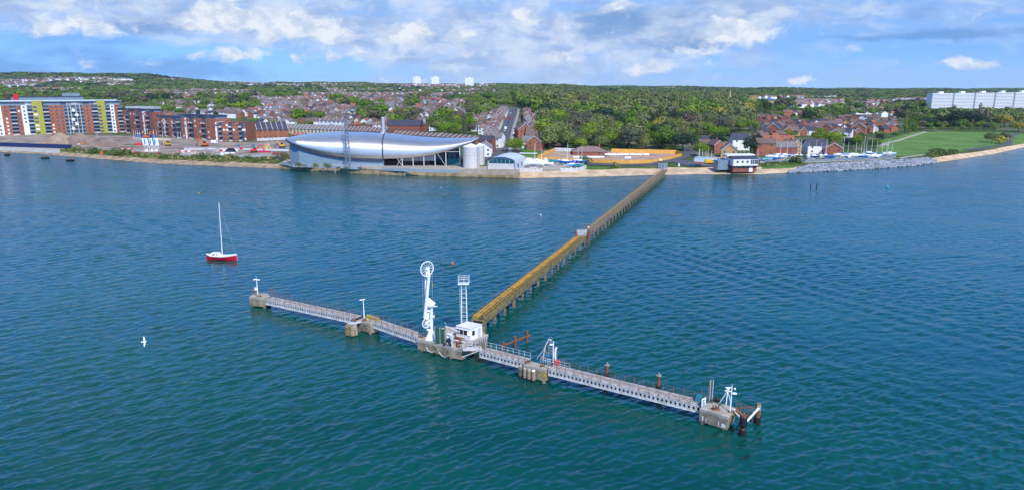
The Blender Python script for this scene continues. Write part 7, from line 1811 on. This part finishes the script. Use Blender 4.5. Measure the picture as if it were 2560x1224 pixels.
def excavator(px, py, m, label, s=1., rz=0.):
    P = G(px, py); P.z += .1; t = empty('excavator', P, label, 'excavator', 'machines on the building site', rz=rz); t.scale = (s, s, s)
    for y in (-1.2, .7): MB().hexa([(-1.8, y, .0), (1.8, y, 0), (1.8, y+.5, 0), (-1.8, y+.5, 0)], [(-2.1, y, .8), (2.1, y, .8), (2.1, y+.5, .8), (-2.1, y+.5, .8)]).build('track', M_black, t)
    MB().box((-1.9, -1.2, .9), (1.2, 1.2, 2.0)).build('body', m, t); MB().box((-.2, -1.2, 2.0), (1.1, -.1, 3.0)).build('cab', M_dark, t)
    MB().hexa([(.9, .1, 1.6), (1.5, .1, 1.4), (1.5, .5, 1.4), (.9, .5, 1.6)], [(3.2, .1, 4.6), (3.7, .1, 4.3), (3.7, .5, 4.3), (3.2, .5, 4.6)]).build('boom', m, t)
    MB().hexa([(5.2, .15, 1.6), (5.5, .15, 1.6), (5.5, .45, 1.6), (5.2, .45, 1.6)], [(3.2, .15, 4.7), (3.7, .15, 4.5), (3.7, .45, 4.5), (3.2, .45, 4.7)]).build('stick', m, t)
    MB().hexa([(4.6, -.2, .7), (5.6, -.2, .6), (5.6, .8, .6), (4.6, .8, .7)], [(5.0, -.2, 1.7), (5.7, -.2, 1.6), (5.7, .8, 1.6), (5.0, .8, 1.7)]).build('bucket', M_rust, t)
M_jcb = mat('machine_yellow', (.72, .40, .03), .5, var=.05); M_jor = mat('machine_orange', (.70, .16, .03), .5, var=.05)
excavator(326, 358, M_jcb, 'yellow excavator in the middle of the building site'); excavator(420, 365, M_jcb, 'yellow excavator just past the white banners', rz=2.8); excavator(492, 366, M_jcb, 'yellow excavator beside an orange one', 1.1); excavator(512, 367, M_jor, 'orange excavator near the brick block corner', 1.2, 2.9)
excavator(367, 347, M_jor, 'red-orange excavator with a raised boom behind the banners', 1.3, 1.1); excavator(636, 382, mat('machine_red', (.70, .05, .02), .45), 'bright red excavator in front of the timber pile', 1.15, .2); excavator(706, 369, M_jcb, 'yellow machine beside the silver roof tip', 1.0, 3.1)
def barrier(px, py, n, label, m=M_red, m2=None):
    P = G(px, py); t = empty('barrier_row', P, label, 'barriers', 'plastic barriers on the site')
    for k in range(n):
        x = P.x+k*2.1; MB().hexa([(x-1, P.y-.3, P.z), (x+1, P.y-.3, P.z), (x+1, P.y+.3, P.z), (x-1, P.y+.3, P.z)], [(x-.95, P.y-.12, P.z+1.3), (x+.95, P.y-.12, P.z+1.3), (x+.95, P.y+.12, P.z+1.3), (x-.95, P.y+.12, P.z+1.3)]).build('barrier', m if k % 2 == 0 or not m2 else m2, t)
barrier(300, 375, 5, 'red barriers in line above the shore scrub', M_red, M_white); barrier(340, 363, 4, 'red barriers beside the white banners'); barrier(553, 379, 6, 'red and white barriers by the black-roofed tent', M_red, M_white); barrier(650, 382, 4, 'crimson barriers in front of the timber pile', mat('crimson', (.55, .01, .09), .5)); barrier(450, 381, 5, 'pink barriers beside the black skip', mat('pinkred', (.65, .12, .12), .5), M_white)
P = G(575, 386); t = empty('site_tent', P, 'black-roofed white tent on the site', 'tent'); MB().box((P.x-3.5, P.y, P.z), (P.x+3, P.y+3, P.z+1.6)).build('walls', M_white, t)
MB().hexa([(P.x-3.7, P.y-.2, P.z+1.6), (P.x+3.2, P.y-.2, P.z+1.6), (P.x+3.2, P.y+3.2, P.z+1.6), (P.x-3.7, P.y+3.2, P.z+1.6)], [(P.x-1.6, P.y+1.4, P.z+4), (P.x+2.2, P.y+1.4, P.z+4), (P.x+2.2, P.y+1.6, P.z+4), (P.x-1.6, P.y+1.6, P.z+4)]).build('roof', mat('black_sheet', (.01, .012, .03), .6), t)
P = G(664, 374); t = empty('timber_pile', P, 'leaning heap of pale timber boards and brown beams', 'timber'); rr = random.Random(2)
for k in range(16):
    x = P.x+rr.uniform(-3, 3); MB().hexa([(x-.5+(k-8)*.35, P.y+rr.uniform(-1, 0), P.z-.1), (x+.5+(k-8)*.35, P.y, P.z-.1), (x+.5+(k-8)*.35, P.y+.3, P.z-.1), (x-.5+(k-8)*.35, P.y+.3, P.z-.1)], [(P.x+1.2, P.y+1, P.z+4.2+rr.uniform(-1, .6)), (P.x+1.7, P.y+1, P.z+4.1), (P.x+1.7, P.y+1.3, P.z+4.1), (P.x+1.2, P.y+1.3, P.z+4.2)]).build('board', M_buff if k % 3 else mat('pale_board', (.62, .44, .24), .8), t)
P = G(693, 389); t = empty('brick_stack', P, 'stack of red bricks beside the works corner bush', 'bricks')
for k in range(4): MB().box((P.x-3.2+k*1.7, P.y, P.z), (P.x-1.75+k*1.7, P.y+1.5, P.z+1.8+.3*(k % 2))).build('brick_pack', M_brickd, t)
# white banners
P0 = G(378, 379); t = empty('banner_group', P0, 'three tall white banners with blue crescents on a white frame', 'banners')
z1 = ztop(P0.y, 346); z0 = ztop(P0.y, 364)
for k, px in enumerate((366, 379, 390.5)):
    c = atY(px, 370, P0.y).x; w = 1.95 if k else 2.3
    MB().hexa([(c-w+.3, P0.y, z0), (c+w+.3, P0.y, z0), (c+w+.3, P0.y+.12, z0), (c-w+.3, P0.y+.12, z0)], [(c-w-.3, P0.y, z1), (c+w-.3, P0.y, z1), (c+w-.3, P0.y+.12, z1), (c-w-.3, P0.y+.12, z1)]).build('banner', M_white, t)
    zc = (z0+z1)/2; H_ = (z1-z0)*.43; pts = [(c-w*.55+1.35*math.sin(math.pi*j/10)*.9, zc+H_*math.cos(math.pi*j/10)) for j in range(11)]+[(c-w*.55+.1*math.sin(math.pi*j/10), zc+H_*math.cos(math.pi*j/10)) for j in range(9, 0, -1)]
    MB().add([(x, P0.y-.04, z) for x, z in pts]+[(x, P0.y-.01, z) for x, z in pts], [tuple(range(len(pts)))[::-1]]+[(i, (i+1) % len(pts), len(pts)+(i+1) % len(pts), len(pts)+i) for i in range(len(pts))]).build('blue_crescent', mat('crescent_blue', (.01, .30, .62), .5, var=0), t)
    for dx in (-1.6, -.5, .6, 1.7): MB().tube((c+dx, P0.y+.3, P0.z), (c+dx, P0.y+.1, z1+.2), .11, n=5).build('strut', M_white, t)
    MB().hexa([(c-1.2, P0.y-.5, P0.z), (c+1.2, P0.y-.5, P0.z), (c+1.2, P0.y+.8, P0.z), (c-1.2, P0.y+.8, P0.z)], [(c-.3, P0.y, P0.z+1.6), (c+.3, P0.y, P0.z+1.6), (c+.3, P0.y+.3, P0.z+1.6), (c-.3, P0.y+.3, P0.z+1.6)]).build('footing', M_rend, t)
for k, (px, py, yt) in enumerate([(336, 350, 326), (341, 350, 327), (346, 350, 327), (351, 350, 326), (365, 347, 318), (371, 347, 322), (386, 348, 325), (393, 348, 326), (409, 362, 330), (446, 350, 332), (453, 350, 332), (467, 352, 334), (245, 352, 334), (1261, 378, 359), (1747, 396, 374)]):
    P = G(px, py); o = MB().tube((P.x, P.y, P.z-.5), (P.x, P.y, ztop(P.y, yt)), .14, .09, n=6).ball((P.x, P.y, ztop(P.y, yt)), .18, 6, 4).build('pole', M_white, loc=P)
    tag(o, ordw(k+1)+' thin white pole, counted from the apartment side of the site', 'pole', 'thin white poles along the shore')
# fenced plot clutter: white trestle signs, small sign on the fence
for k, px in enumerate((1519, 1533, 1549, 1565, 1582, 1598, 1615, 1570, 1440, 1455, 1476, 1492, 1503)):
    py = 391.5 if k < 7 else (399.5 if k == 7 else 398); P = G(px, py); t = empty('trestle', P, ordw(k+1)+' white trestle panel inside the orange-fenced plot', 'trestle', 'white trestles in the fenced plot')
    MB().box((P.x-1.9, P.y, P.z+.8), (P.x+1.9, P.y+.15, P.z+1.9)).build('board', M_white, t)
    for dx in (-1.4, 1.4): MB().tube((P.x+dx, P.y, P.z), (P.x+dx, P.y+.1, P.z+.8), .07, n=5).build('leg', M_red if k % 3 == 0 else M_white, t)
for px, py, lab in ((1517, 403, 'small white notice on the orange fence below the bungalow'), (1651, 400, 'small white and blue notice near the road end of the orange fence'), (1364, 397.5, 'white notice on the orange fence behind the yachts')):
    P = G(px, py+5); t = MB().box((P.x-.7, P.y-.5, P.z+.7), (P.x+.7, P.y-.42, P.z+1.9)).build('notice', M_white, loc=P); tag(t, lab, 'notice')
P = G(1697, 416); o = MB().box((P.x-.5, P.y-.4, P.z-.1), (P.x+.5, P.y+.4, P.z+.9)).box((P.x-.35, P.y-.5, P.z+.9), (P.x+.35, P.y+.5, P.z+1.6)).build('post_box', M_white, loc=P); tag(o, 'white box on the verge beside the landward pier end', 'box')

# rubble, small heaps and stores strewn over the site
rr = random.Random(21)
for k in range(34):
    px = rr.uniform(190, 700); py = rr.uniform(348 if px < 400 else 362, 388); P = G(px, py)
    if k % 3 == 0: o = MB().hexa([(P.x-1.6, P.y-1, P.z-.2), (P.x+1.8, P.y-.9, P.z-.2), (P.x+1.5, P.y+1.2, P.z-.2), (P.x-1.4, P.y+1, P.z-.2)], [(P.x-.5, P.y-.2, P.z+1.1), (P.x+.4, P.y-.3, P.z+.9), (P.x+.5, P.y+.3, P.z+1.0), (P.x-.3, P.y+.2, P.z+1.2)]).build('rubble_heap', M_concl if k % 2 else M_dirt, loc=P); tag(o, ordw(k//3+1)+' small rubble heap scattered on the building site', 'heap', 'small heaps on the site')
    elif k % 3 == 1:
        b = MB(); w = rr.uniform(2, 4)
        for j in range(4): b.box((P.x-w/2, P.y+j*.32, P.z+.05), (P.x+w/2, P.y+j*.32+.24, P.z+.3+.25*(j % 2)))
        o = b.build('material_stack', rr.choice([M_rend, M_galv, M_red, M_blue, M_buff, MATS['pale_board']]), loc=P); tag(o, ordw(k//3+1)+' flat stack of bars or boards lying on the site', 'stack', 'stacks of material on the site')
    else:
        b = MB().box((P.x-.9, P.y, P.z-.1), (P.x+.9, P.y+1.4, P.z+1.5)).box((P.x-1, P.y-.1, P.z+1.5), (P.x+1, P.y+1.5, P.z+1.62)); o = b.build('store_box', rr.choice([M_white, M_blue, M_lgrey, M_jor, M_red]), loc=P); tag(o, ordw(k//3+1)+' small lidded store box on the site', 'box', 'store boxes on the site')
# ------------------------------------------------------------------ haze
def haze():
    m = bpy.data.materials.new('haze'); m.use_nodes = True; t = NT(m.node_tree)
    o = t.n('ShaderNodeOutputMaterial'); v = t.n('ShaderNodeVolumePrincipled'); t.t.links.new(v.outputs[0], o.inputs['Volume'])
    v.inputs['Color'].default_value = (.62, .80, 1.0, 1); v.inputs['Density'].default_value = .000026; v.inputs['Anisotropy'].default_value = .0
    b = MB().box((-8500, -600, -6), (8500, 9500, 200)); h = b.build('haze', m); tag(h, None, None, kind='stuff')
haze()
